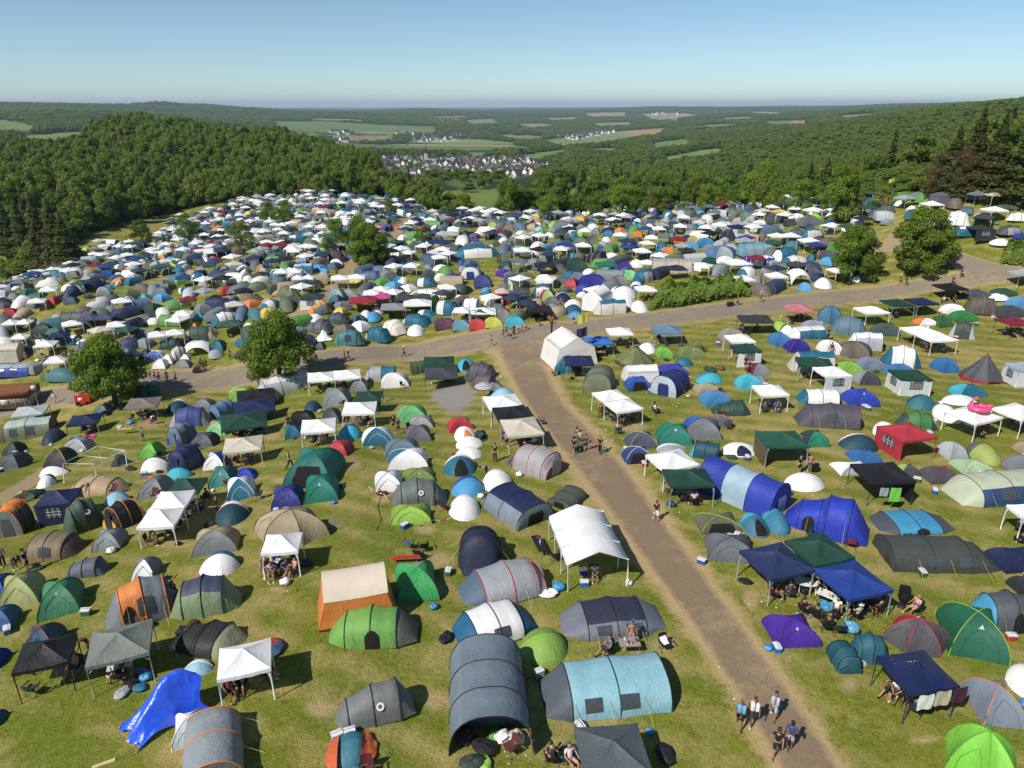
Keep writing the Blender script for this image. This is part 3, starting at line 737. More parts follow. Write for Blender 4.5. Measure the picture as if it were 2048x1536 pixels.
def heap(L, W, h, cols, lod, opts, rg):
    """cloth lying over things or fallen in on itself"""
    n, m = (30, 12) if lod == 0 else (20, 8) if lod == 1 else (10, 4)
    ph = [rg.uniform(0, 6.28) for _ in range(8)]
    P = []
    for i in range(m + 1):
        f = i / m; row = []
        for j in range(n):
            a = 2 * math.pi * j / n
            rr = 1 + .16 * math.sin(2 * a + ph[0]) + .12 * math.sin(3 * a + ph[1]) + .07 * math.sin(5 * a + ph[2])
            x, y = L / 2 * f * rr * math.cos(a) * .85, W / 2 * f * rr * math.sin(a) * .85
            z = h * max(0, 1 - f ** 1.5) * (.62 + .25 * math.sin(3.1 * x / L * 3 + ph[3]) + .22 * math.sin(5.3 * y / W * 2 + 2.2 * x / L + ph[4]) + .12 * math.sin(11 * f + 4 * a + ph[5])) + .02
            z += .035 * h * math.sin(7 * a + 9 * f + ph[6]) * (f > .2)
            row.append((x, y, max(.012, z)))
        P.append(row)
    b = MB(); k2 = len(cols) > 1
    b.grid(P, (lambda i, j: 1 if k2 and math.sin(2 * math.pi * j / n * 1 + ph[7]) > .35 else 0), True)
    gl = .25 if 'g' in opts else .6
    return 'collapsed_tent', [['crumpled_cloth', b, [fabric(hx(c), gl, .06, 1.8) for c in cols]]]

def shelter(L, W, h, cols, lod, opts, rg):
    """arched event shelter on four feet, edges curving up between them"""
    N = 12 if lod < 2 else 6; P = []
    for i in range(N + 1):
        row = []
        for j in range(N + 1):
            u, v = 2 * i / N - 1, 2 * j / N - 1; m = max(abs(u), abs(v)); mn = min(abs(u), abs(v))
            z = h * (1 - .32 * m ** 2) - h * .62 * (mn / max(m, 1e-6)) ** 3 * m ** 3.2
            sh = 1 - .10 * m * (1 - (mn / max(m, 1e-6)) ** 2)
            row.append((L / 2 * u * sh, W / 2 * v * sh, max(.02, z)))
        P.append(row)
    b = MB(); b.grid(P, 0); parts = [['canopy', b, [fcol(cols[0])]]]
    if lod < 2:
        for sx, sy in ((1, 1), (-1, -1)):
            pts = [P[N // 2 + int(sx * k * N / 2 / 6)][N // 2 + int(sy * k * N / 2 / 6)] for k in range(7)]
            t = MB(); t.tube([(x, y, z + .02) for x, y, z in pts], .03, 5); parts.append(['arch_pole', t, [METAL()]])
    return 'shade_shelter', parts

KIND = dict(T=tunnel, D=dome, P=popup, G=gazebo, M=marquee, C=bell, X=heap, S=shelter)
KWORD = dict(tunnel_tent='tunnel tent', dome_tent='dome tent', pop_up_tent='pop-up tent', gazebo='gazebo', marquee='marquee tent', bell_tent='bell tent', collapsed_tent='crumpled tent', shade_shelter='arched shelter')
THINGS = []           # records for the labels: dict(o, desc, word, pos, label, group, cat)
def rec(o, desc, word, label=None, group=None, cat=None):
    THINGS.append(dict(o=o, desc=desc, word=word, pos=Vector(o.location), label=label, group=group, cat=cat or word)); return o
def assemble(name, parts, loc, rz, lod):
    if lod < 2:
        root = empty(name, loc, rz)
        for pn, b, mats in parts: b.build(pn, mats, root)
        return root
    A = MB(); mats = []; idx = {}
    for pn, b, ms in parts:
        mp = []
        for m in ms:
            if m.name not in idx: idx[m.name] = len(mats); mats.append(m)
            mp.append(idx[m.name])
        if b.n: A.add(np.concatenate(b.v), b.f, [mp[k] for k in b.m])
    o = A.build(name, mats); o.location = loc; o.rotation_euler = (0, 0, rz); return o
def mpp_at(p, dz=0.0): return (p.y * CP - (p.z + dz - H) * SP) / FPX
OCC = []              # (x, y, radius) of everything standing on the meadow
def place(xl, yt, xr, yb, th, asp, gaz=False, h=None, rnd=0):
    xc = (xl + xr) / 2; g = ground(xc, yb); t = R(th)
    rd = math.hypot(g.x, g.y); f = Vector((g.x / rd, g.y / rd, 0)); r = Vector((f.y, -f.x, 0)); ca = f.y
    ax = (Vector((1, 0, 0)) * math.cos(t) + f * math.sin(t)).normalized(); ay = Vector((-ax.y, ax.x, 0))
    De = 0; ctr = g
    for _ in range(4):
        m = mpp_at(ctr, 2.0 if gaz else .4); E = (xr - xl) * m
        q1, q2 = abs(ax.dot(r)), asp * abs(ay.dot(r)); L = E / (((q1 + q2) * (1 - rnd) + math.hypot(q1, q2) * rnd) / ca); W = asp * L; De = L * abs(ax.dot(f)) + W * abs(ay.dot(f))
        ctr = g + f * (De * (.5 if gaz else .48))
    if gaz:
        qx = float(project(ctr.x, ctr.y, float(hgt(ctr.x, ctr.y)) + 2.0)[0]); ctr = ctr + r * ((xc - qx) * mpp_at(ctr, 2.0) / ca)
    ctr.z = float(hgt(ctr.x, ctr.y))
    if h is None:
        d = ray(xc, yt); k = d[2] / d[1]
        h1 = H + ctr.y * k - ctr.z
        rear = ctr + f * De * .28; h2 = (H + rear.y * k - ctr.z) / .82
        h = max(.45, min(h1, h2))
    return ctr, math.atan2(ax.y, ax.x), L, W, h
def put(code, xl, yt, xr, yb, th=0, asp=.8, cols='wh', opts='', label=None, lod=0, h=None, name=None):
    cs = cols.split(','); op = [o for o in opts.split(' ') if o]
    if code == 'G': h = h or 2.55
    h = next((float(o[2:]) for o in op if o.startswith('h=')), h)
    gz = code == 'G' or (code == 'M' and 'o' in op); gr = {'T': 1.09, 'D': 1.10, 'P': 1.07, 'G': 1.05 if lod == 0 else 1}.get(code, 1)
    rn = {'P': 1, 'T': .6, 'D': .9 if 'n6' in op else .35, 'X': 1, 'C': 1}.get(code, 0)
    xm, xh = (xl + xr) / 2, (xr - xl) / 2 * gr; xl, xr = xm - xh, xm + xh
    ctr, rz, L, W, h2 = place(xl, yt, xr, yb, th, asp, gz, h, rn)
    if code in 'PD':      # keep the cloth low: a box too tall for it means a deeper footprint
        lim = .40 if code == 'P' else .56
        while h2 > lim * max(L, W) and asp < 1.25:
            asp *= 1.06; ctr, rz, L, W, h2 = place(xl, yt, xr, yb, th, asp, gz, h, rn)
        h2 = min(h2, lim * max(L, W) * 1.08)
    h = h2
    if code == 'T' and h > 2.45: h = 2.45
    if code == 'D' and h > 2.3: h = 2.3
    nm, parts = KIND[code](L, W, h, cs, lod, op, rng)
    nm = name or nm
    o = assemble(nm, parts, ctr, rz, lod)
    names = []
    for c in cs[:2] if code != 'G' else cs[:1]:
        n_ = cname(c)
        if n_ not in names: names.append(n_)
    if code == 'T' and len(cs) > 2 and cname(cs[2]) not in names and len(names) < 2: names.append(cname(cs[2]))
    word = KWORD.get(nm, nm.replace('_', ' '))
    if code == 'G' and 'n2' in op: word = 'double gazebo'
    if code == 'G' and any(q.startswith('#') for q in op): word = 'walled gazebo'
    rec(o, ' and '.join(names) + ' ' + word, word, label, None, word if 'tent' in word or 'gazebo' in word else word)
    THINGS[-1]['cat'] = 'gazebo' if code == 'G' else ('tent' if code in 'TDPCX' else word)
    THINGS[-1]['rad'] = max(L, W) / 2; THINGS[-1]['dims'] = (L, W, h); THINGS[-1]['rz'] = rz; THINGS[-1]['code'] = code; THINGS[-1]['lod'] = lod
    OCC.append((ctr.x, ctr.y, (L + W) / 4))
    return o
def table(txt, lod):
    for ln in txt.strip().split('\n'):
        ln = ln.strip()
        if not ln or ln.startswith('//'): continue
        a, _, lab = ln.partition('|'); a, _, op = a.partition(';')
        q = a.split()
        try: put(q[0], *[float(v) for v in q[1:5]], float(q[5]), float(q[6]), q[7], op.strip(), lab.strip() or None, lod)
        except Exception as e: raise RuntimeError('bad row: ' + ln) from e
# ---------------------------------------------------------------- the camp, traced tent by tent (pixel box, turn, width/length, colours ; options | label)
table('''
T 3 992 77 1071 245 .72 ora,dg,gr ;b =ora |orange and grey tunnel tent beside the navy walled gazebo
D 26 979 92 1000 10 .7 dk,lm ;pAABA |dark green dome tent with one lime panel behind an orange tent
G 56 983 161 1056 12 .95 nv,lg,nv ;#FL |navy gazebo with navy side walls and a white barred window
T 129 996 219 1066 38 .62 #4a6450 ;a k |dark sage green tunnel tent beside the navy walled gazebo
P 210 984 261 1012 6 .62 sb,lb |light blue pop-up tent between the navy gazebo and a beige tunnel tent
T 217 996 300 1057 228 .62 bk,ch,ye ;d =ora |black tunnel tent with a yellow front
G 264 975 395 1099 68 .5 wh ;n2 |long white double gazebo joined to a dark green canopy
G 327 943 415 1032 68 1.0 dk,dk |dark green gazebo roof at the far end of the long white gazebo
T 47 1059 184 1128 2 .62 kh,kh,br ;a =br W |khaki tunnel tent with three small red pennants
D 189 1057 259 1102 14 .7 #8d979c |grey dome tent between the khaki tunnel tent and white double gazebo
D 390 1054 484 1111 14 .7 be,gr ;pAAAB |beige dome tent with a grey panel
P 433 1006 501 1054 12 .62 wh,pt ;=rd |white and petrol pop-up tent below a person in a white cap
D 457 954 514 1000 18 .75 wh,te ;pAAAB |white and teal dome tent above a white and petrol pop-up tent
T 135 1113 225 1160 8 .55 #646c7e ;v |low slate grey tent below the khaki tunnel tent
P 403 1104 482 1160 4 .66 te,wh |white pop-up tent with teal rear beside the grey and sage tunnel
D 266 1114 328 1164 14 .8 gr,wh ;k |grey dome tent with white front and a red triangle
T 219 1138 376 1249 28 .58 gr,ora,gr,#5a5664 ;a B =ora W S |grey tunnel tent with a wide orange entrance bay
T 347 1149 490 1240 14 .6 #4b5068,#8aa078,#8aa078 ;a |sage green tunnel tent with a slate roof
D -30 1144 42 1192 10 .7 bl |blue dome tent cut by the picture edge above a pale green tent
D 0 1147 102 1216 24 .6 #b2ba70 |pale yellow green dome tent
D 81 1160 180 1234 24 .66 #418e62 ;k |mid green dome tent with a white mark beside the pale green tent
D -25 1207 51 1263 20 .7 #3a68a0 |steel blue dome tent cut by the picture edge
D 48 1234 143 1317 18 .74 #24566e ;=rd |petrol blue dome tent with red pole sleeves
D -35 1279 28 1338 10 .8 rb |royal blue dome tent cut by the picture edge above the black gazebo
G -5 1305 152 1418 20 .9 bk,bk |black gazebo with black legs at the picture edge
G 150 1256 310 1397 21 .95 #848a80 ;m |grey green gazebo with pale metal legs
T 352 1234 498 1332 -14 .66 #34362f,#34362f,#aeb288 ;s |black humped tunnel tent with an olive end
G 426 1260 546 1420 17 .9 wh |white gazebo beside the shiny blue tarpaulin
P 372 1329 428 1357 10 .7 wh,lb |white pop-up tent half hidden behind the shiny blue tarpaulin
D 350 1423 423 1496 18 .8 wh,#c8d8d8 ;k |white dome tent with a blue triangle under the tarpaulin edge
T 377 1423 508 1575 262 .62 #9aa2a8,#9aa2a8,#70767c ;b =ora |grey tunnel tent with orange edging at the bottom of the picture
D -25 1385 22 1452 10 .8 te |teal dome tent beneath the edge of the black gazebo
D 516 1030 662 1106 -6 .62 be,#a89878 ;n6 pABABAB =bk h=2.0 |large beige dome tent with black poles behind a white gazebo
G 519 1067 606 1162 8 .95 wh |white gazebo in front of the large beige dome tent
D 796 1124 873 1205 12 .8 #9aa8a0,#24b054 ;pBABB |bright green dome tent with a grey top
T 664 1208 836 1308 4 .52 #78b44a,#78b44a,#72b048,#6f7264 ;a B Z |lime green tunnel tent with grey side panels
T 676 1366 828 1458 18 .46 #7c807e ;v k |low grey tunnel tent with a round white badge on open grass
P 668 1470 742 1540 8 .7 #2f7c8c,#3a8494 |teal and white beach tent with orange side flaps
T 905 1298 1052 1512 272 .72 #74848f,#7e8e99,#6c7a84 ;c o |large dark grey tunnel with a wide open mouth full of bags
T 905 1197 1067 1314 24 .62 wh,wh,#1a6a94 ;a W |white tunnel tent with deep blue ends
T 917 1118 1080 1228 20 .62 #a8acb0,#a8acb0,#5d7288 ;d =rd |grey tunnel tent with slate blue end and red trim
T 922 1032 1000 1153 268 .64 #27314c,#27314c,#27314c ;s |tall navy tent with a grey lower panel
T 968 965 1087 1062 -52 .7 nv,#8593a0,#8593a0 ;b x |navy roofed grey tunnel tent with an open dark door
P 900 994 959 1043 8 .72 wh,wh,#dcd8d8 |white pop-up tent between the blue pop-up and tall navy tent
P 905 955 968 998 8 .68 bl,sb |pop-up tent in two shades of blue
P 968 942 1024 988 8 .7 wh,#e6e2e2 |white pop-up tent touching the navy roofed tunnel tent
P 890 912 953 955 8 .68 wh,te ;o =rd |white and teal pop-up tent with an open door trimmed red
P 911 854 954 886 20 .75 wh,wh,ora |white pop-up tent with an orange flap below the red tent
P 914 874 966 900 12 .7 wh,wh,#5a5c74 |white pop-up tent with a dark flap in the white column
P 912 895 964 921 10 .66 wh,wh |plain white pop-up tent above the teal and white one
D 951 849 971 880 0 1 pt
D 896 834 946 865 18 .66 rd,lg ;pBAAA |red dome tent with a light grey side
D 785 1008 861 1050 8 .6 #8fb432,#a2d23c |lime green dome tent below the grey tunnel with a white badge
T 784 958 890 1014 8 .55 #737a76 ;a k |grey tunnel tent with a white badge fenced by red and white tape
D 809 935 868 966 10 .7 #7f9448 ;k
D 752 941 804 984 10 .85 sb,wh ;pBABB |white dome tent with a sky blue top strip
D 547 970 608 1017 12 .8 #3b4096 |violet blue dome tent on open grass
D 613 948 679 1005 12 .8 em ;k |small emerald dome tent in front of the big emerald tent
D 578 888 689 978 0 .85 em,#0f7466 ;o pAAAB |big emerald tent with a gaping dark doorway
D 655 879 706 913 -8 .7 rd,gr ;pAABA |red and grey dome tent behind the big emerald tent
D 773 878 838 918 10 .7 #6d8490 |slate grey dome tent behind a white and teal dome
D 779 898 854 940 8 .66 wh,te ;pAABA
D 813 850 861 885 10 .8 #6c6c76
D 821 832 867 858 5 .7 #aaa6aa ;k |pale grey dome tent with a dark red mark
D 797 811 854 848 10 .75 #6cc274,ora ;pAAAA |light green dome tent with an orange flap
D 727 855 786 892 12 .66 wh,te ;pAAAB |white dome tent with teal skirt beside the blue pop-up
P 678 851 724 882 8 .66 bl,tq
G 601 833 672 897 12 .95 wh |white gazebo just above the big emerald tent
G 684 803 754 857 6 .95 wh |white gazebo in front of a dark green canopy
G 708 769 765 830 4 1 dk,dk |dark green gazebo with people sitting in its shade
G 617 724 719 786 14 .5 wh ;n2 |white double gazebo beside the road and the round tree
T 730 733 790 763 4 .6 lg,lg,te,te ;b B
D 764 746 818 776 8 .7 #dcd8d4
D 701 757 736 783 8 .8 gr
D 647 776 701 812 8 .75 #7d848a,#8f9aa0 ;=lm |grey dome tent with lime stripes
P 609 803 643 826 5 .7 pt,pt
D 581 822 631 851 12 .75 bk
D 643 816 684 850 8 .8 #55555c,ora ;pAAAA
D 571 844 604 877 16 .7 te
D 607 855 633 875 8 .8 lg
T 527 747 621 793 32 .56 #dcdedc,#c8ccca,#c8ccca ;c |long pale grey tunnel tent beside the white double gazebo
D 529 777 562 804 8 .8 wh
T 823 722 851 749 200 .9 #5a6c50 ;c
G 847 716 908 757 4 .95 dk,dk |dark green gazebo behind the charcoal gazebo near the junction
G 851 727 914 781 6 .95 #4c4c54,bk |charcoal gazebo beside the gravel patch
P 914 718 950 742 6 .7 te,tq ;o
T 930 724 996 766 -20 .6 #5c5862 ;a
T 941 746 990 778 -25 .66 #6a5e66 ;d =dr
D 976 765 1006 788 8 .8 gr
P 980 777 1031 804 8 .66 sb,lb
G 966 796 1047 853 104 .9 wh |white gazebo at the far end of the three along the track
G 985 824 1064 879 104 .9 bk,bk |black gazebo between two white ones beside the track
G 1001 852 1086 910 104 .9 cr |cream gazebo by the track touching a grey and red tunnel tent
T 1015 882 1118 961 -40 .66 #b0acae,#b0acae,#5b6370,#5b6370 ;d =rd |grey tunnel tent with red stripes beside the track
T -2 824 116 882 16 .55 #b2c4c0,#75805e,#5a6046 ;b w |pale tunnel tent with clear olive side panels
G 14 810 98 862 18 .9 #c4ccd0 ;m |pale grey gazebo in front of the rusty skip
G 127 824 206 877 17 .95 nv,lg |navy gazebo with a pink swim ring lying in front
D 188 808 231 833 8 .75 #5f7c7c,#88b0ac ;pAABA
G 244 801 324 843 14 .95 #8c7e72 ;m |brown grey gazebo behind a man in a white shirt
P 331 801 379 830 8 .7 wh,pt ;=rd
D 388 796 433 820 6 .75 gr,bl ;pAABA
T 341 809 429 856 10 .56 #4a55a0,#4a55a0,#a4aab4 ;a |violet blue tunnel tent with a grey end
T 342 839 403 890 232 .66 #6c8498,#6c8498,rb ;d |slate tunnel tent with a royal blue front
T 428 796 478 842 228 .7 #6a94bc ;b
D 411 840 463 873 8 .75 #8ad88c,ora ;pAABA |pale green dome tent with an orange panel
G 441 812 532 882 20 .95 dk,dk |dark green gazebo below the navy one with its poles over a campfire seat
G 468 795 548 850 20 .95 nv,bk |navy gazebo roof between a black and a dark green canopy
G 474 780 548 825 20 .9 bk,bk |black gazebo roof with a red round emblem
D 457 774 511 801 14 .75 #9cc850,#5a7a40 ;pABAA
D 382 864 439 896 6 .7 #5c616e
T 344 883 416 944 236 .66 #2a3666,#2a3666,#3a4670 ;d |navy tunnel tent pointing towards the cream gazebo
D 280 880 332 918 8 .8 #6cc432 |vivid green dome tent below a person in green
P 283 914 342 945 8 .6 pt,wh |white pop-up tent below the vivid green dome
X 218 901 266 934 10 .8 #8c9696,#3a4246 |grey patterned cloth in a heap beside a bare gazebo frame
D 125 875 191 906 8 .7 pt,lg ;pBAAB |grey dome tent with petrol side beside the bare gazebo frame
D 91 896 157 934 12 .75 #444446 ;=ye |charcoal dome tent with yellow pole sleeves
P 80 931 141 955 6 .6 pt,wh
P 73 951 116 976 12 .6 dg,wh
P 83 860 134 888 10 .6 #2e3856,#2e3856
D 8 876 55 909 8 .8 #3e4c4c
D 0 899 66 938 8 .7 #5c6468
T 139 946 266 997 -6 .5 #c4a67e,#c4a67e,#c0a47c ;a =br S |beige tunnel tent with a person bending at its open door
D 280 951 349 997 10 .75 gr,#e8653a ;pAABA |grey dome tent with a coral orange panel
P 333 935 386 961 6 .6 te,tq
D 421 932 477 974 10 .75 #2f8078,#3a8c84 ;k |teal green dome tent beside the long white gazebo
D 471 936 516 963 8 .75 rb
D 409 904 461 939 8 .75 rb,wh ;pAABB |royal blue and white dome tent beside the cream gazebo
G 443 872 527 938 15 .95 cr |cream gazebo above the royal blue and white dome tent
''', 0)
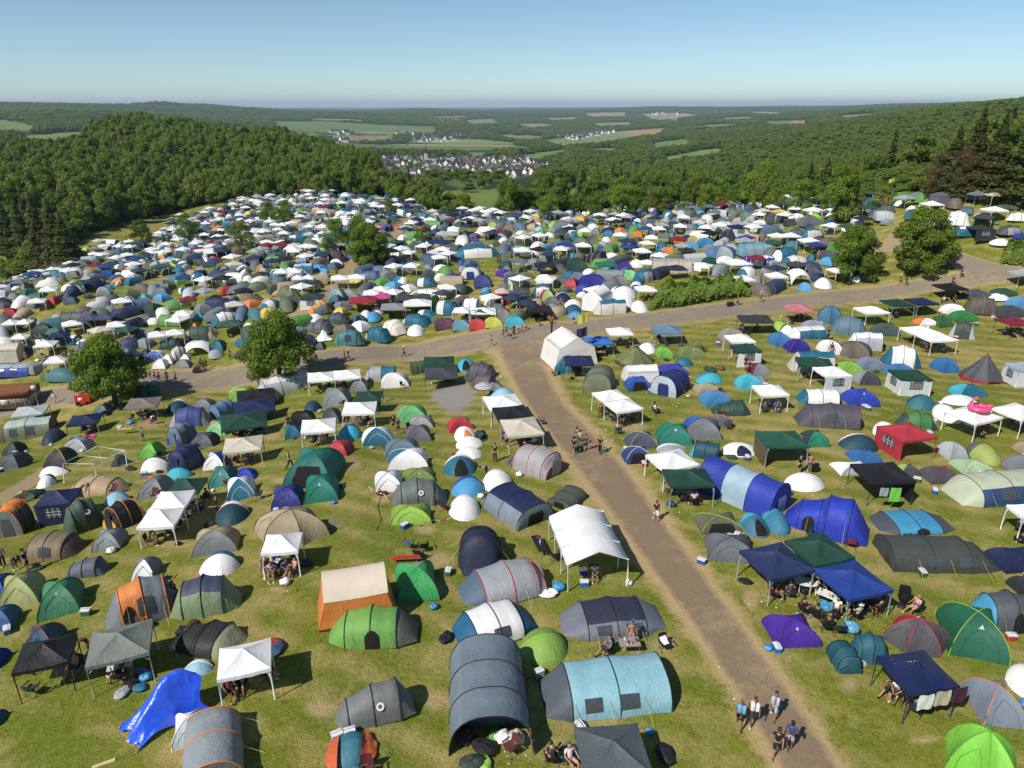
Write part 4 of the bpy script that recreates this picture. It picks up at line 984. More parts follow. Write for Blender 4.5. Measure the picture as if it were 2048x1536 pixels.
table('''
M 1087 664 1186 738 112 .9 #ece2da,#e6dcd4 ;h |big cream marquee tent closed on all sides at the road junction
G 1166 666 1227 718 10 .95 #2a7cd4 |bright blue tarpaulin gazebo with wooden benches under it
G 1212 664 1267 698 5 .9 wh ;m
G 1128 711 1188 760 2 .95 nv,lg |navy gazebo in front of the big cream marquee
D 1106 710 1161 748 12 .8 te
C 1228 688 1310 738 0 1 #777e46,#4a4c38 ;S |olive bell tent with a pointed top
T 1170 731 1227 786 263 .8 #7c846a,#7c846a,#868c70 ;b |sage grey tunnel tent with curved zips facing the camera
M 1245 729 1316 768 8 .6 wh,#dcdcdc ;h |low white ridge tent behind a blue dome tent
D 1250 753 1299 784 8 .75 #2c62b8 ;o
D 1314 727 1374 757 8 .75 #3a44b2
T 1309 740 1376 796 240 .8 #24387c,#24387c,#c2d2de ;b |navy tunnel tent with a pale front bearing a printed picture
G 1304 655 1364 695 -4 .95 #6a8cb0 ;m |faded blue gazebo near the road
P 1274 685 1313 710 8 .7 te,wh
D 1310 694 1343 720 8 .8 #7cc038
D 1355 692 1408 719 8 .7 #7d8a52 ;k
D 1384 680 1412 703 8 .8 #84803e
P 1350 716 1386 736 5 .66 #2a6a80,te
P 1392 745 1445 772 6 .7 #3a90ac,tq
D 1469 749 1521 782 8 .8 #34c4d8
D 1388 765 1440 792 8 .75 #b0a684
D 1399 780 1460 816 12 .7 te,#3a92ca ;pAABB =rd
T 1422 799 1499 836 -4 .56 #33564a ;s |dark green low tent beside a teal and red edged dome
D 1413 828 1465 857 6 .75 #6c6e76 ;=ora
D 1365 835 1438 880 -10 .75 #787c82,#2c64c8 ;pAABA |grey dome tent with one blue panel
D 1312 848 1380 893 -6 .75 em ;k |emerald dome tent across the track from the walking friends
D 1250 861 1311 901 6 .75 #565a66 ;=lg
D 1244 891 1300 931 6 .75 #2f4a86 ;o =wh |navy dome tent with a white edged open door
P 1314 887 1370 914 8 .7 wh,lg
T 1379 882 1433 920 -24 .74 #1f5a68,#1f5a68,tq ;b |petrol tunnel tent with a turquoise front
P 1444 884 1513 920 8 .6 wh,wh,nv |white pop-up tent with dark clothes drying on it
G 1184 781 1285 860 118 .52 wh ;n2 |white double gazebo with a crowd sitting on its shady side
G 1292 904 1398 988 22 .92 wh |white gazebo overlapping a dark green gazebo
G 1324 941 1430 1024 3 .8 dk,lg |dark green gazebo with metal legs in front of a white gazebo
T 1400 913 1557 1032 -40 .5 #2a3fb0,#a8c4d8,#2a44bc,#2a3fb0,#a8c4d8 ;c B =nv |long royal blue tunnel tent with pale blue stripes
G 1449 672 1512 716 6 .95 wh |white gazebo behind a dark green walled one
G 1460 690 1525 737 5 .95 dk,lg,wh ;#F |dark green gazebo with a white wall of arched windows
G 1504 768 1580 830 4 .95 wh |white gazebo standing apart above a dark clothes heap
G 1475 636 1548 674 -4 .8 ch,bk |charcoal gazebo by the road
D 1437 656 1489 690 6 .8 #a09484,#e85a34 ;pAAAA
D 1492 725 1536 753 6 .75 #8c8e96,dr ;pAABA
P 1508 747 1534 771 5 .8 gr,gr
G 1565 613 1630 652 -3 .95 #d87e86 |faded pink gazebo near the far road
D 1629 611 1684 651 6 .8 #4a7c9c,#b4c0c8 ;pAAAA n6
T 1656 632 1732 672 -20 .6 #64869c ;a
T 1691 664 1757 702 -14 .7 #e0e4e8,#b6bcc2 ;b
G 1708 609 1782 657 8 .95 wh |white gazebo at one end of the white, green and navy trio
G 1761 602 1833 642 8 .95 dk,lg |dark green gazebo between a white and a navy one
G 1811 599 1882 640 8 .95 nv,lg |navy gazebo at the end of the white, green and navy trio
G 1867 574 1941 613 4 .9 bk,bk |black gazebo near the road with a lime towel
D 1879 608 1925 633 6 .75 wh
D 1896 621 1950 648 6 .75 #2f8a44
D 1861 632 1901 656 5 .75 #2f6a3a
D 1825 635 1870 654 6 .7 ora,wh ;pAAAB
T 1896 641 1948 678 -30 .7 #4c544e,#4c544e,#c8d0d4 ;a
T 1920 589 1995 634 -20 .66 #6a5c50,#62564c ;a =sg |brown tunnel tent with a sage stripe
D 1921 579 1977 606 6 .7 #585a62
P 1971 587 2017 609 8 .66 wh,wh
D 1979 576 2029 599 6 .75 #2e5a48
D 2008 594 2072 627 6 .75 #5a9cd2
D 1983 611 2047 642 6 .7 #4a4c54
G 1996 624 2080 682 8 .9 dr,bk |dark red gazebo at the picture edge
P 1544 643 1579 665 5 .7 lm,lm
P 1560 650 1590 672 5 .7 bk,wh
T 1574 651 1642 682 8 .6 #d8d8d4,te ;b
D 1601 640 1648 665 6 .75 #a4a2bc
D 1536 665 1579 695 6 .75 #3f84c4
D 1568 678 1616 707 6 .75 #2c2c98,rd ;pAAAA =rd |indigo dome tent with red stripes
D 1633 680 1680 711 8 .7 pt,wh ;pABBB
D 1666 681 1743 722 6 .75 #6c6052,#847664 ;n6 |brown six sided dome tent
T 1574 702 1659 747 -6 .62 te,#d0cabc,#d0cabc ;b |cream cabin tent with a teal roof
G 1591 722 1670 768 -12 .8 dk,lg
G 1626 737 1707 790 8 .95 wh,wh,stripe ;#F |white gazebo with a striped wall and an arched window
D 1667 722 1724 752 6 .75 #8cc434,#55585c ;pABAA
D 1711 713 1764 741 6 .75 #8090a4
D 1703 742 1757 772 6 .72 #9a9ca2,#4a4c54 ;pAAAB
T 1758 690 1839 736 -18 .66 wh,wh,te ;a |white tunnel tent with a teal rear end
D 1765 727 1826 757 6 .75 #3c7cb8
D 1860 715 1912 747 8 .75 #2c78ba
D 1741 646 1795 674 6 .7 #4f6260
G 1800 647 1920 712 124 .62 wh ;n2 |white double gazebo near a black backpack
G 1778 737 1870 797 0 .9 dk,wh,stripe ;#FL |green roofed gazebo closed with striped walls and one barred window
C 1911 708 2008 772 0 1 #585a60,#a42a36 ;S |dark grey bell tent with a red hem
G 2014 715 2098 778 0 .9 #a8b4c4,wh,stripe ;#FL |striped walled marquee gazebo at the picture edge
D 1897 767 1967 798 6 .7 te,tq ;pAABA
P 1811 790 1872 824 8 .7 #24566a,#2a7684
P 1883 789 1951 815 8 .6 wh,wh,#4a6a8a
P 1860 811 1922 848 10 .7 wh,wh
D 1681 777 1752 816 6 .75 #2a48c4 ;k |royal blue dome tent beside the striped wall gazebo
T 1587 805 1706 862 -6 .56 #5c5862,#625e68,#5c5862 ;b W |grey purple tunnel tent with one dark window
T 1591 777 1670 812 -6 .6 wh,wh,te ;b
T 1785 822 1871 864 -8 .56 #4a8c4c,#4a8c4c,#3f5c4c ;a |green tunnel tent between the striped wall gazebo and the red gazebo
G 1896 795 2013 888 36 .9 wh |white gazebo with a pink inflatable flamingo on its roof
G 1990 800 2105 880 36 .9 wh |white gazebo at the picture edge joined to the flamingo gazebo
G 1757 846 1880 929 20 .92 rd,rd,rd ;#L |bright red gazebo with a red side wall
G 1510 865 1620 942 2 .85 #24604a,lg,#6c6238 ;#L nw |green gazebo with an olive side curtain
D 1596 860 1653 898 6 .8 #2f4a44,#12906c ;pAAAB |green dome tent beside the olive curtained gazebo
P 1674 868 1753 908 -8 .62 wh,#1f4d5e ;=rd |white and petrol pop-up tent edged with red beside the red gazebo
P 1742 846 1796 884 8 .75 wh,wh
D 1691 897 1758 932 8 .75 #2a70b2
D 1660 921 1740 956 6 .66 wh,lg ;pAAAB |white dome tent with grey skirt above the black gazebo
D 1870 860 1929 922 6 .85 si,#aeb2b6 |crumpled silver dome tent beside the red gazebo
P 1928 887 2001 932 8 .72 #6c6e68,#a6b64e |lime yellow pop-up tent with a grey rear
D 1897 915 1978 950 6 .7 #a8cc9c,#b8d8a8 |pale mint green dome tent
D 1834 930 1915 972 6 .72 #c83430,#55555c ;pAABB |red dome tent with a dark grey side
D 2000 908 2075 957 6 .75 gr
D 2022 884 2070 912 6 .75 #b49a74
D 1787 927 1834 957 6 .75 #58585c,lm ;pAABA
G 1702 936 1838 1022 4 .9 bk,bk,bk ;#R nw |black gazebo with a lime towel hanging from its edge
T 1876 937 2062 1027 10 .56 #c6ceae,#2f5080,#c6ceae,#c6ceae,#2f5080 ;b W |cream and navy striped tunnel tent
T 1564 981 1728 1078 -26 .6 #2642c8,#2642c8,#2642c8,#70747c ;s S |sagging royal blue tunnel tent
P 1567 945 1644 991 8 .66 wh,wh,lg |white pop-up tent above the sagging royal blue tent
P 1477 1028 1537 1080 10 .78 tq,#3a7c98 ;o |turquoise pop-up tent with a pink flag on top
P 1519 1020 1578 1074 10 .78 #40a8c0,#2f84a4 |turquoise pop-up tent behind the one with a pink flag
T 1728 1016 1894 1084 3 .56 #555b66,#3a9fd0,#3a9fd0,#555b66 ;a B Z |grey dome tent with two sky blue panels
T 1746 1063 1977 1167 -3 .46 #50544f,#4c504b,#4c504b ;f w y |large dark grey tunnel tent with two windows and yellow guy lines
G 1480 1088 1632 1220 24 .98 #2a3866,lg |navy gazebo joined to a green and a blue one
G 1571 1067 1714 1192 24 .98 #1f5040,lg |green gazebo behind two blue ones in the trio
G 1628 1123 1794 1264 24 .98 #1f449c,lg |blue gazebo of the trio with a crowd seated beneath it
D 1521 1224 1629 1304 4 .85 #5226a6 ;k |purple dome tent beside the track
T 1640 1277 1714 1348 -62 .66 #246474 ;d |teal tunnel tent turned towards the purple dome
T 1686 1264 1773 1335 -8 .7 #2a6c80 ;a |teal dome shaped tunnel tent behind a smaller teal one
D 1751 1232 1890 1324 -10 .74 #5c5a60,#ece8e8,#b42a3c ;pAABC n6 =rd h=1.6 |dark grey dome tent with a white top and red trim
D 1854 1213 2003 1320 -18 .7 #1f7050,#236e52 ;k =lm |large green dome tent with lime pole sleeves
G 1757 1311 1938 1468 14 .92 nv,nv ;g |shiny navy gazebo with towels drying along its edge
D 1904 1357 2039 1453 -8 .75 #8895a5 ;=ora |blue grey dome tent with orange trim
D 1842 1440 2032 1612 -6 .95 #7cd81e,#8ae02c ;n6 |bright lime dome tent at the bottom edge
P 1996 1330 2085 1402 -10 .66 wh,wh
T 1915 1178 2080 1278 -6 .6 #3fa6d4,#5a6068,#5a6068,#3fa6d4 ;a B Z |sky blue and grey tunnel tent with an open cluttered door
D 2008 1127 2080 1198 6 .8 #33343a,ora ;pAAAB |orange fronted black dome tent at the picture edge
D 1964 1090 2085 1152 6 .7 #1f2d58 ;k |navy dome tent at the picture edge
G 2022 1038 2110 1095 4 .95 wh
M 1092 1003 1256 1188 106 .68 wh ;o |big white marquee tent open on all sides beside the track
T 1104 971 1171 1024 240 .7 #5e6456 ;b x |small dark olive tunnel tent behind the open white marquee
T 1120 1187 1318 1299 8 .54 #383a50,#7c808e,#7c808e ;a w |slate tunnel tent with a navy roof and two windows
P 1041 1260 1132 1336 6 .74 #7ea636,#8ab83c |lime green pop-up tent between a white and a light blue tunnel tent
T 1082 1307 1316 1464 8 .56 #92cada,#92cada,#5c6670 ;b w y |large light blue tunnel tent with two dark windows
G 1146 1427 1306 1640 6 .95 #5c6469 |grey gazebo at the bottom edge in front of the light blue tunnel
D 1385 1022 1478 1074 6 .7 #6e6e4e,lm ;pAAAA o =lm |olive dome tent with lime edging and an open porch
D 1407 1067 1506 1129 -8 .72 #54585d,#70757a ;pAABB |dark grey dome tent behind the navy gazebo of the trio
''', 0)
# ---------------------------------------------------------------- the slope beyond the road, larger ones traced
table('''
T -12 725 76 762 4 .55 #a8b8c8,#2b51b0,#2b51b0 ;b w |long blue tunnel tent with a pale roof beside the road
G 80 719 142 757 14 .95 wh,wh |white gazebo in front of a small green dome near the road
D 84 742 111 761 8 .8 #5f8a5c
M -14 686 60 730 8 .7 cr,cr ;q |cream marquee tent with an open end at the picture edge
G 14 676 60 706 12 .9 wh
G 60 690 117 723 14 .95 wh |white gazebo with a person in red standing at its corner
G 62 686 94 704 10 .9 dk
T 90 670 126 692 8 .7 #3a6478
T 118 669 163 694 -10 .65 wh,te,te ;b
G 88 682 140 703 12 .9 nv
T 145 684 187 714 20 .65 #5c7894 ;s
D 129 705 169 726 6 .75 wh
D 114 713 132 724 5 .75 ora
D 87 715 110 730 5 .75 bl
T 154 676 198 692 8 .55 wh,lg
G -4 650 68 678 10 .5 wh ;n2 |white double gazebo beside a dark green pointed tent at the picture edge
T 56 634 82 657 200 .7 #5c7a54
D 67 647 116 674 10 .75 #3a4a44,#20242a ;pBAAA
T 47 667 70 682 5 .7 gr
T 24 675 74 692 5 .55 #6f7c68
T 131 623 196 659 6 .52 #5f6a64 ;c |long grey green arched tunnel tent
G 150 632 234 668 12 .6 #57587a ;n2
D 215 649 253 667 6 .75 #8a9a94
T 315 628 370 657 -5 .6 #66a04c ;b |apple green tunnel tent
T 273 654 320 679 -8 .65 #7a9c56,#6c7070,#5a5e5e ;b
G 292 652 368 698 22 .5 wh ;n2 |white double gazebo above the tree beside the green cabins
T 371 650 438 687 8 .6 #ddd4bc,#44604f,#44604f,#ddd4bc ;a B
D 380 646 400 660 4 .8 ora
G 430 646 482 682 18 .95 #3f6450,lg |dark green gazebo near the round roadside tree
D 421 680 454 706 8 .8 te
T 319 676 372 703 5 .6 #2e4a52 ;s o
S 368 682 430 716 14 .9 wh |white star shaped shelter with peaked roof
D 297 701 332 721 6 .75 wh,bl
D 324 709 353 730 6 .75 wh
D 307 718 340 740 6 .75 wh,#8c9094 ;pAABA
T 342 692 378 722 36 .66 #dcd4c8
D 352 706 384 722 5 .75 wh
D 351 719 385 738 6 .75 #9a9690
D 280 696 306 720 6 .75 pt
D 486 646 512 664 6 .75 wh
T 424 623 478 656 34 .55 wh,wh,te ;a
T 668 658 730 695 2 .55 #4b8792 ;a W |petrol green tunnel tent with one window beside the road
T 732 652 784 690 -28 .66 #d4d4d0,te,te ;a B |cream and teal tunnel tent standing by the road edge
T 766 638 813 676 -52 .8 #e8dccf ;a =br |cream hooped tunnel tent near the road
P 815 651 849 675 6 .75 wh,wh,gr |white pop-up tent with a grey triangular vent by the road
T 806 626 862 659 -28 .6 #d6d2cc,te,te,te ;a B
T 830 618 878 646 -26 .6 te,#d6d2cc,te,te ;a B
T 867 599 921 635 -20 .6 te,#dcd8d4,te,te ;a B
T 921 595 967 624 -16 .62 wh,wh,te ;a
D 871 636 911 660 5 .7 #484a70,#6a3a54 ;=dr
D 906 639 942 662 5 .75 #68a4bc ;=dr
D 939 638 974 661 5 .75 #d8323a |bright red dome tent beside a yellow one by the road
D 970 634 1004 656 5 .75 #d6d630 |yellow dome tent beside the bright red one
D 991 618 1024 646 5 .75 #8c8a88
D 1012 632 1050 657 5 .75 tq
G 940 610 992 652 4 .9 wh
G 938 617 982 654 4 .8 #2e6058
T 610 638 669 674 -18 .66 #6a6c70 ;s
X 626 662 672 687 0 .7 wh
D 632 674 651 701 0 1 #5c6468
P 613 629 646 651 6 .8 wh,wh
T 653 624 702 652 -10 .66 #4a5c60 ;a x
P 703 630 733 648 5 .75 tq,te ;o
P 721 620 743 640 5 .8 wh,wh
P 733 624 763 647 5 .75 pt,sb
P 743 616 767 632 5 .7 wh,wh
G 760 606 814 644 6 .9 #9a9ea2
G 789 598 862 622 8 .5 #46484e ;n2
G 806 606 864 636 6 .9 wh
T 828 588 873 618 -30 .7 #58c848 ;c |vivid green arched tunnel tent
T 820 577 892 600 -4 .5 wh,wh ;a
P 905 591 929 608 4 .75 wh,wh
G 697 590 754 630 8 .9 #a8243c,dr |crimson gazebo beside a pink one
G 740 586 783 620 6 .9 #e0409a,dr |bright pink gazebo behind the crimson one
G 724 584 760 612 6 .9 wh
T 618 602 664 632 28 .62 #ee9a2c,gr,ora ;s
G 598 586 650 624 6 .95 #33463f,wh,wh ;#F |black green gazebo with a white windowed wall
D 657 576 690 602 5 .8 #9cb4b0
D 732 565 753 579 4 .75 pu
G 661 549 730 580 12 .5 wh ;n2
P 792 555 816 570 4 .75 wh,wh
T 828 555 874 577 -8 .6 te,#dcd8d4,te,te ;a B
D 787 552 806 568 4 .8 #2a8cc8
T 720 540 766 562 -5 .6 #6a5cac,#5c7c9c ;a
M 1164 574 1224 625 66 .75 wh,wh |white gable marquee tent on the far side of the road
T 1187 599 1247 632 4 .62 te,#d6d0c6,#d6d0c6 ;b |beige cabin tent with a teal roof by the white gable marquee
P 1262 603 1296 627 6 .75 wh,wh,gr
P 1225 588 1270 617 -8 .7 wh,wh
P 1221 574 1270 599 -8 .66 wh,wh
G 1268 562 1316 606 4 .9 wh |white gazebo at the end of the hedge
D 1158 549 1214 579 4 .75 #2c2e9a |indigo dome tent behind the white gable marquee
T 1150 566 1184 590 8 .7 #2c4cb0
G 1462 554 1513 586 8 .9 wh |white gazebo at the other end of the hedge
T 1427 548 1466 565 4 .6 #9aa4a8
G 1444 508 1506 553 8 .95 wh |white gazebo standing above the hedge
T 1478 484 1536 518 18 .56 #72b4cc,#9cbccc ;c
T 1508 510 1552 536 20 .6 wh,bl
D 1407 490 1474 523 6 .66 #4a78a8,#b0b8c0 ;n6 pABAB
T 1304 515 1378 549 -6 .55 #bfac98,#c8bcae ;c o |beige tunnel shelter with an open front
G 1329 536 1376 562 4 .9 #33363c,bk
G 1355 493 1393 524 4 .95 #33363e,bk
G 1189 523 1236 554 4 .95 #1f7c4a,dk |green gazebo uphill from the indigo dome tent
T 1266 536 1307 569 40 .7 te,#b4b8bc,te ;a
D 1240 540 1275 561 4 .75 #8ce290
D 1220 551 1254 572 4 .75 #8c8c90,#a83a50 ;pAABA
D 1142 544 1170 567 4 .75 #7a8498
P 1166 538 1192 552 4 .75 wh,wh
D 1130 514 1174 545 6 .8 #2a4c44 |dark green dome tent among white gazebos on the slope
T 1169 494 1216 531 -40 .66 #26262a ;s =lg
P 1208 506 1240 521 4 .8 wh,wh
G 1264 496 1304 525 4 .95 wh
P 1259 520 1287 537 4 .75 wh,wh
G 1149 484 1183 512 4 .95 wh
G 1112 485 1147 511 4 .95 #2a3f98
G 1236 475 1276 504 4 .95 #2a3c60
G 1336 471 1376 500 4 .95 #8a1e34,dr
D 1373 470 1398 492 4 .75 #c8b070
D 1394 476 1427 496 4 .75 #2a90c4
D 1321 494 1346 510 4 .75 #f09a30
P 1309 484 1339 506 4 .7 te,te
D 1312 507 1340 522 4 .75 #1c94b0
G 1453 444 1501 476 4 .95 #222a5c,wh,wh ;#F |navy roofed gazebo with white walls and a small window
T 1430 456 1470 483 -20 .7 #3c4a70,#26262c ;s
D 1072 549 1107 568 4 .75 wh
D 1105 553 1135 571 4 .75 #6c6c70
G 1067 528 1110 554 4 .95 #2c2c30,bk
G 1026 496 1064 522 4 .95 wh
P 1028 534 1056 553 4 .75 #4a8048,#4a8048 ;o
G 1016 570 1062 610 4 .95 #54565c,bk |dark grey gazebo beside the red booth
T 1064 567 1108 595 -6 .6 te,#d8d4ce,te ;a
D 1081 579 1107 604 4 .8 #b8d070,#c03040 ;pAABA
G 1052 602 1105 648 4 .9 #232327,bk,bk ;#B nw |black gazebo with two red emblems beside the road
P 1128 610 1162 629 5 .7 te,#245a78
P 1130 600 1163 619 4 .75 wh,wh,nv
P 1110 586 1142 606 4 .75 wh,nv
D 1090 594 1118 612 4 .75 #76767a
G 1528 543 1579 580 6 .95 wh
S 1560 537 1621 574 10 .9 #e0e0de |white arched shelter on curved legs near the road
P 1626 556 1663 581 -6 .66 #3a4a6c,wh |white and navy pop-up tent lying beside the road trees
D 1610 533 1639 556 5 .8 #6a6478
T 1540 495 1597 528 18 .52 wh,te,te,wh ;a B
T 1555 510 1617 542 18 .52 te,#d8d4cc,#d8d4cc,te ;a B
G 1610 484 1659 516 5 .95 #2a4488 |blue gazebo in front of a white one uphill of the road
G 1594 475 1647 508 6 .95 wh
G 1534 457 1604 497 8 .5 wh ;n2
T 1598 455 1648 481 -4 .6 te,#d8d2c4,te ;a
D 1596 431 1640 457 5 .75 #70747a
P 1618 420 1644 444 4 .8 #8ce22c,#8ce22c
G 1539 417 1582 443 5 .9 #e8ca52 |yellow gazebo on the crest
G 1605 416 1642 440 4 .9 wh
G 1672 421 1720 450 4 .9 #33353a,bk
G 1706 437 1750 461 4 .9 #2c303c,bk
T 1735 410 1791 440 4 .66 #606468 ;s
D 1646 440 1672 456 4 .8 #3a6878
G 1862 386 1908 417 4 .95 #6e6e80,rd,#7c7488 ;#FL nw |grey screened gazebo with red corner trim
G 1896 382 1936 407 4 .95 #4a4684
G 1936 387 1983 420 5 .95 #7a8890
G 1954 373 2008 395 5 .95 #8a949c
G 1965 389 2024 424 5 .95 cr |cream gazebo on the rise at the picture edge
G 1963 421 2023 458 6 .95 wh |white gazebo in front of the cream one on the rise
P 1944 426 1988 450 5 .66 wh,te
T 2008 424 2058 452 -14 .6 wh,#e4e4e4
T 1986 408 2038 430 -4 .56 #4f6a50,#4a5c4c ;b
T 1884 420 1937 458 -30 .66 wh,wh ;a x
T 1898 452 1950 484 -4 .62 wh,te,te ;b
G 1934 455 1998 497 2 .9 #3c3e42,bk,#3c3e42 ;#FR |charcoal gazebo with a white barred window in its wall
T 1986 450 2040 484 6 .62 #585c60,#a4a8ac,#585c60 ;a
P 1975 478 2020 504 5 .7 wh,wh
D 2024 466 2062 488 4 .75 #2a44a8
G 2018 547 2085 585 4 .9 #b4b8bc
T 528 512 560 530 6 .6 #6fb04c ;b
T 646 498 694 526 8 .6 #5a4a50,#5a4a50,#8c2a34 ;a
T 583 526 626 550 6 .6 #c4c8cc,te ;b
D 512 523 534 545 4 .9 #b89a5c
G 545 543 606 567 6 .5 wh ;n2
G 582 548 630 580 8 .6 wh ;n2
T 905 490 1000 520 14 .45 te,#dcd8d0 ;a
T 925 515 962 560 264 .8 #2c4aa0,wh,wh ;b
D 949 550 982 577 4 .9 #3c4a90
T 1000 480 1028 495 4 .6 #7c7c80
G 852 482 902 504 4 .6 #25346c
M 824 485 858 506 6 .7 #5c6a50,#6a7458
G 848 497 858 506 4 .9 wh
T 911 470 940 492 260 .8 wh,wh
G 876 462 918 487 6 .7 #b8c0b8
G 895 454 918 474 4 .9 wh
''', 1)
# ---------------------------------------------------------------- the rest of the packed slope
FILLZONE = [(0,575),(60,560),(130,520),(165,500),(215,490),(300,492),(330,470),(350,440),(385,424),(400,414),(480,404),(560,394),(600,390),(640,390),(755,392),(800,402),(880,420),(1000,426),(1200,424),(1400,416),(1540,408),(1640,404),(1720,400),(1800,396),(1870,390),(2048,376),(2048,500),(1960,505),(1840,470),(1840,520),(1700,572),(1540,588),(1420,596),(1260,622),(1160,634),(1000,648),(900,664),(760,682),(640,696),(500,710),(330,732),(170,758),(0,768)]
NOGO = [[(40,640),(300,560),(520,500),(530,508),(310,572),(50,660)],[(120,700),(300,610),(520,560),(525,568),(310,622),(130,715)],[(150,540),(420,460),(430,466),(160,552)],[(985,620),(1012,620),(1003,500),(990,500)],[(860,600),(880,600),(935,500),(920,500)],[(1105,600),(1122,600),(1118,480),(1108,480)],[(1225,560),(1380,575),(1385,585),(1225,575)],[(1420,545),(1535,570),(1530,580),(1420,560)],[(1180,470),(1330,480),(1330,487),(1180,480)],[(900,455),(1100,462),(1100,468),(900,464)],[(620,585),(680,530),(745,495),(760,505),(700,570),(650,618),(590,655),(540,700),(480,705),(510,668)],[(780,445),(800,430),(822,434),(810,470),(802,485),(775,485)],
 [(1740,500),(1780,445),(1860,445),(1870,470),(1850,560),(1720,560)],[(1290,560),(1510,555),(1510,610),(1290,625)],[(1850,480),(2048,480),(2048,540),(1850,540)],[(1140,560),(1180,500),(1210,520),(1150,580)],
 [(505,590),(540,560),(560,560),(520,620)],[(930,540),(1000,500),(1010,520),(985,570),(930,590)],[(60,590),(140,560),(250,510),(290,505),(200,545),(90,600)]]
def fill(n_try, dmin):
    got = []
    cell = {}
    def near(x, y, rr):
        for a in range(int(x // 6) - 1, int(x // 6) + 2):
            for b in range(int(y // 6) - 1, int(y // 6) + 2):
                for (ox, oy, orr) in cell.get((a, b), ()):
                    if (ox - x) ** 2 + (oy - y) ** 2 < (orr * .95 + rr) ** 2: return True
        return False
    for o in OCC: cell.setdefault((int(o[0] // 6), int(o[1] // 6)), []).append(o)
    for _ in range(n_try):
        a = rng.uniform(-.66, .66); r_ = math.sqrt(rng.uniform(78 ** 2, 310 ** 2)); x, y = r_ * math.sin(a), r_ * math.cos(a)
        z = float(hgt(x, y)); px, py = [float(v) for v in project(x, y, z)]
        if not -10 < px < 2058: continue
        if not in_poly(px, py, FILLZONE) or any(in_poly(px, py, q) for q in NOGO): continue
        rr = rng.choice([1.0, 1.15, 1.25, 1.5, 1.7]) * dmin * (1.16 if px > 830 else 1.04)
        if near(x, y, rr): continue
        cell.setdefault((int(x // 6), int(y // 6)), []).append((x, y, rr)); got.append((x, y, z, rr))
    return got
WHITEK = ['wh'] * 12
CG = ['wh'] * 13 + ['#2a3c60', '#2a3c60', '#2e5a48', '#2e5a48', '#44484e', '#26262a', '#26262a', 'lg', 'lg', '#8a1e34', 'cr', '#2a4a90', '#3a6050', '#6c7c84']
CPOP = ['wh,wh'] * 3 + ['#8a9aa4,gr', 'sl,sb', 'lg,lg', '#5c6c70,gr'] + ['wh,te', 'te,wh', 'pt,sb', 'pt,te', 'wh,pt', 'gr,lg', 'sb,lb', 'nv,bl', 'gr,gr', 'dg,gr', 'wh,wh', 'tq,te', 'ch,gr', 'be,kh']
CD = ['gr', 'gr', 'dg', 'sl', '#4c5a60', '#6a7880', '#3a5a70', '#8a9498', 'te', 'wh', 'lg', 'ol', '#5a6458', 'gr', 'lg', 'dg', '#5c6c80', '#3a6878', 'te', 'ap', 'lm', 'dk', 'ol', 'wh', 'wh', 'wh,te', 'gr,lg', 'bl', 'nv', '#4a5c50', '#6c7c84', 'be', 'rd', 'ora', 'sb', '#2f6a5c', 'ch', '#7c6a5a', 'pu', 'ye']
CT = ['#6a7478', '#4c5a54', 'te,#d6d2cc,te', 'wh,wh,te', '#8a9498', '#5c7894', '#3a4a6c', '#6c7a5c', 'be', '#c8ccd0', 'ch', '#4a8088', '#d8d4cc', '#2c3a60', '#7c6c60', '#66a04c']
WT = [(0.20, 'G'), (0.46, 'P'), (0.78, 'D'), (1.0, 'T')]
CAPS = dict(G=165, P=215, D=118, T=160)
NF = {}; FARB = MB(); FMATS = []
def distant(parts, loc, rz):
    Mr = np.array(Matrix.Rotation(rz, 3, 'Z')); 
    for pn, b, ms in parts:
        idx = []
        for m in ms:
            if m not in FMATS: FMATS.append(m)
            idx.append(FMATS.index(m))
        if b.n: FARB.add(np.concatenate(b.v) @ Mr.T + np.array(loc), b.f, [idx[k] for k in b.m])
PTS = fill(90000, .98)
PTS.sort(key=lambda q: math.hypot(q[0], q[1]))
for x, y, z, rr in PTS:
    u = rng.random(); k = next(c for w, c in WT if u < w)
    NF[k] = NF.get(k, 0) + 1
    if k == 'G': L = rng.choice([2.9, 2.9, 3.0]); W = L; h = rng.uniform(2.4, 2.75); c = rng.choice(CG); rz = rng.uniform(-.8, .8)
    elif k == 'P': L = rng.uniform(2.2, 2.9); W = L * .72; h = rng.uniform(.95, 1.25); c = rng.choice(CPOP); rz = rng.uniform(0, 6.28)
    elif k == 'D': L = rng.uniform(2.2, 3.2); W = L * .85; h = rng.uniform(1.15, 1.6); c = rng.choice(CD); rz = rng.uniform(0, 6.28)
    else: L = rng.uniform(3.8, 5.2); W = rng.uniform(2.2, 2.7); h = rng.uniform(1.6, 2.0); c = rng.choice(CT); rz = rng.uniform(0, 6.28)
    cs = c.split(','); op = []
    if k == 'T': op = [rng.choice('aabcs')] + (['B'] if len(cs) > 2 and rng.random() < .5 else [])
    nm, parts = KIND[k](L, W, h, cs, 2, op, rng)
    OCC.append((x, y, (L + W) / 4))
    if NF[k] > CAPS[k]: distant(parts, (x, y, z), rz); continue
    o = assemble(nm, parts, (x, y, z), rz, 2)
    names = []
    for q in cs[:2]:
        if cname(q) not in names: names.append(cname(q))
    rec(o, ' and '.join(names) + ' ' + KWORD[nm], KWORD[nm]); THINGS[-1].update(cat='gazebo' if k == 'G' else 'tent', rad=max(L, W) / 2, dims=(L, W, h), rz=rz, code=k, lod=2)
if FARB.n:
    o = FARB.build('distant_tents', FMATS); o['kind'] = 'stuff'; o['label'] = 'tightly packed small tents on the far crest of the camp'
print('FILL', NF, len(THINGS))
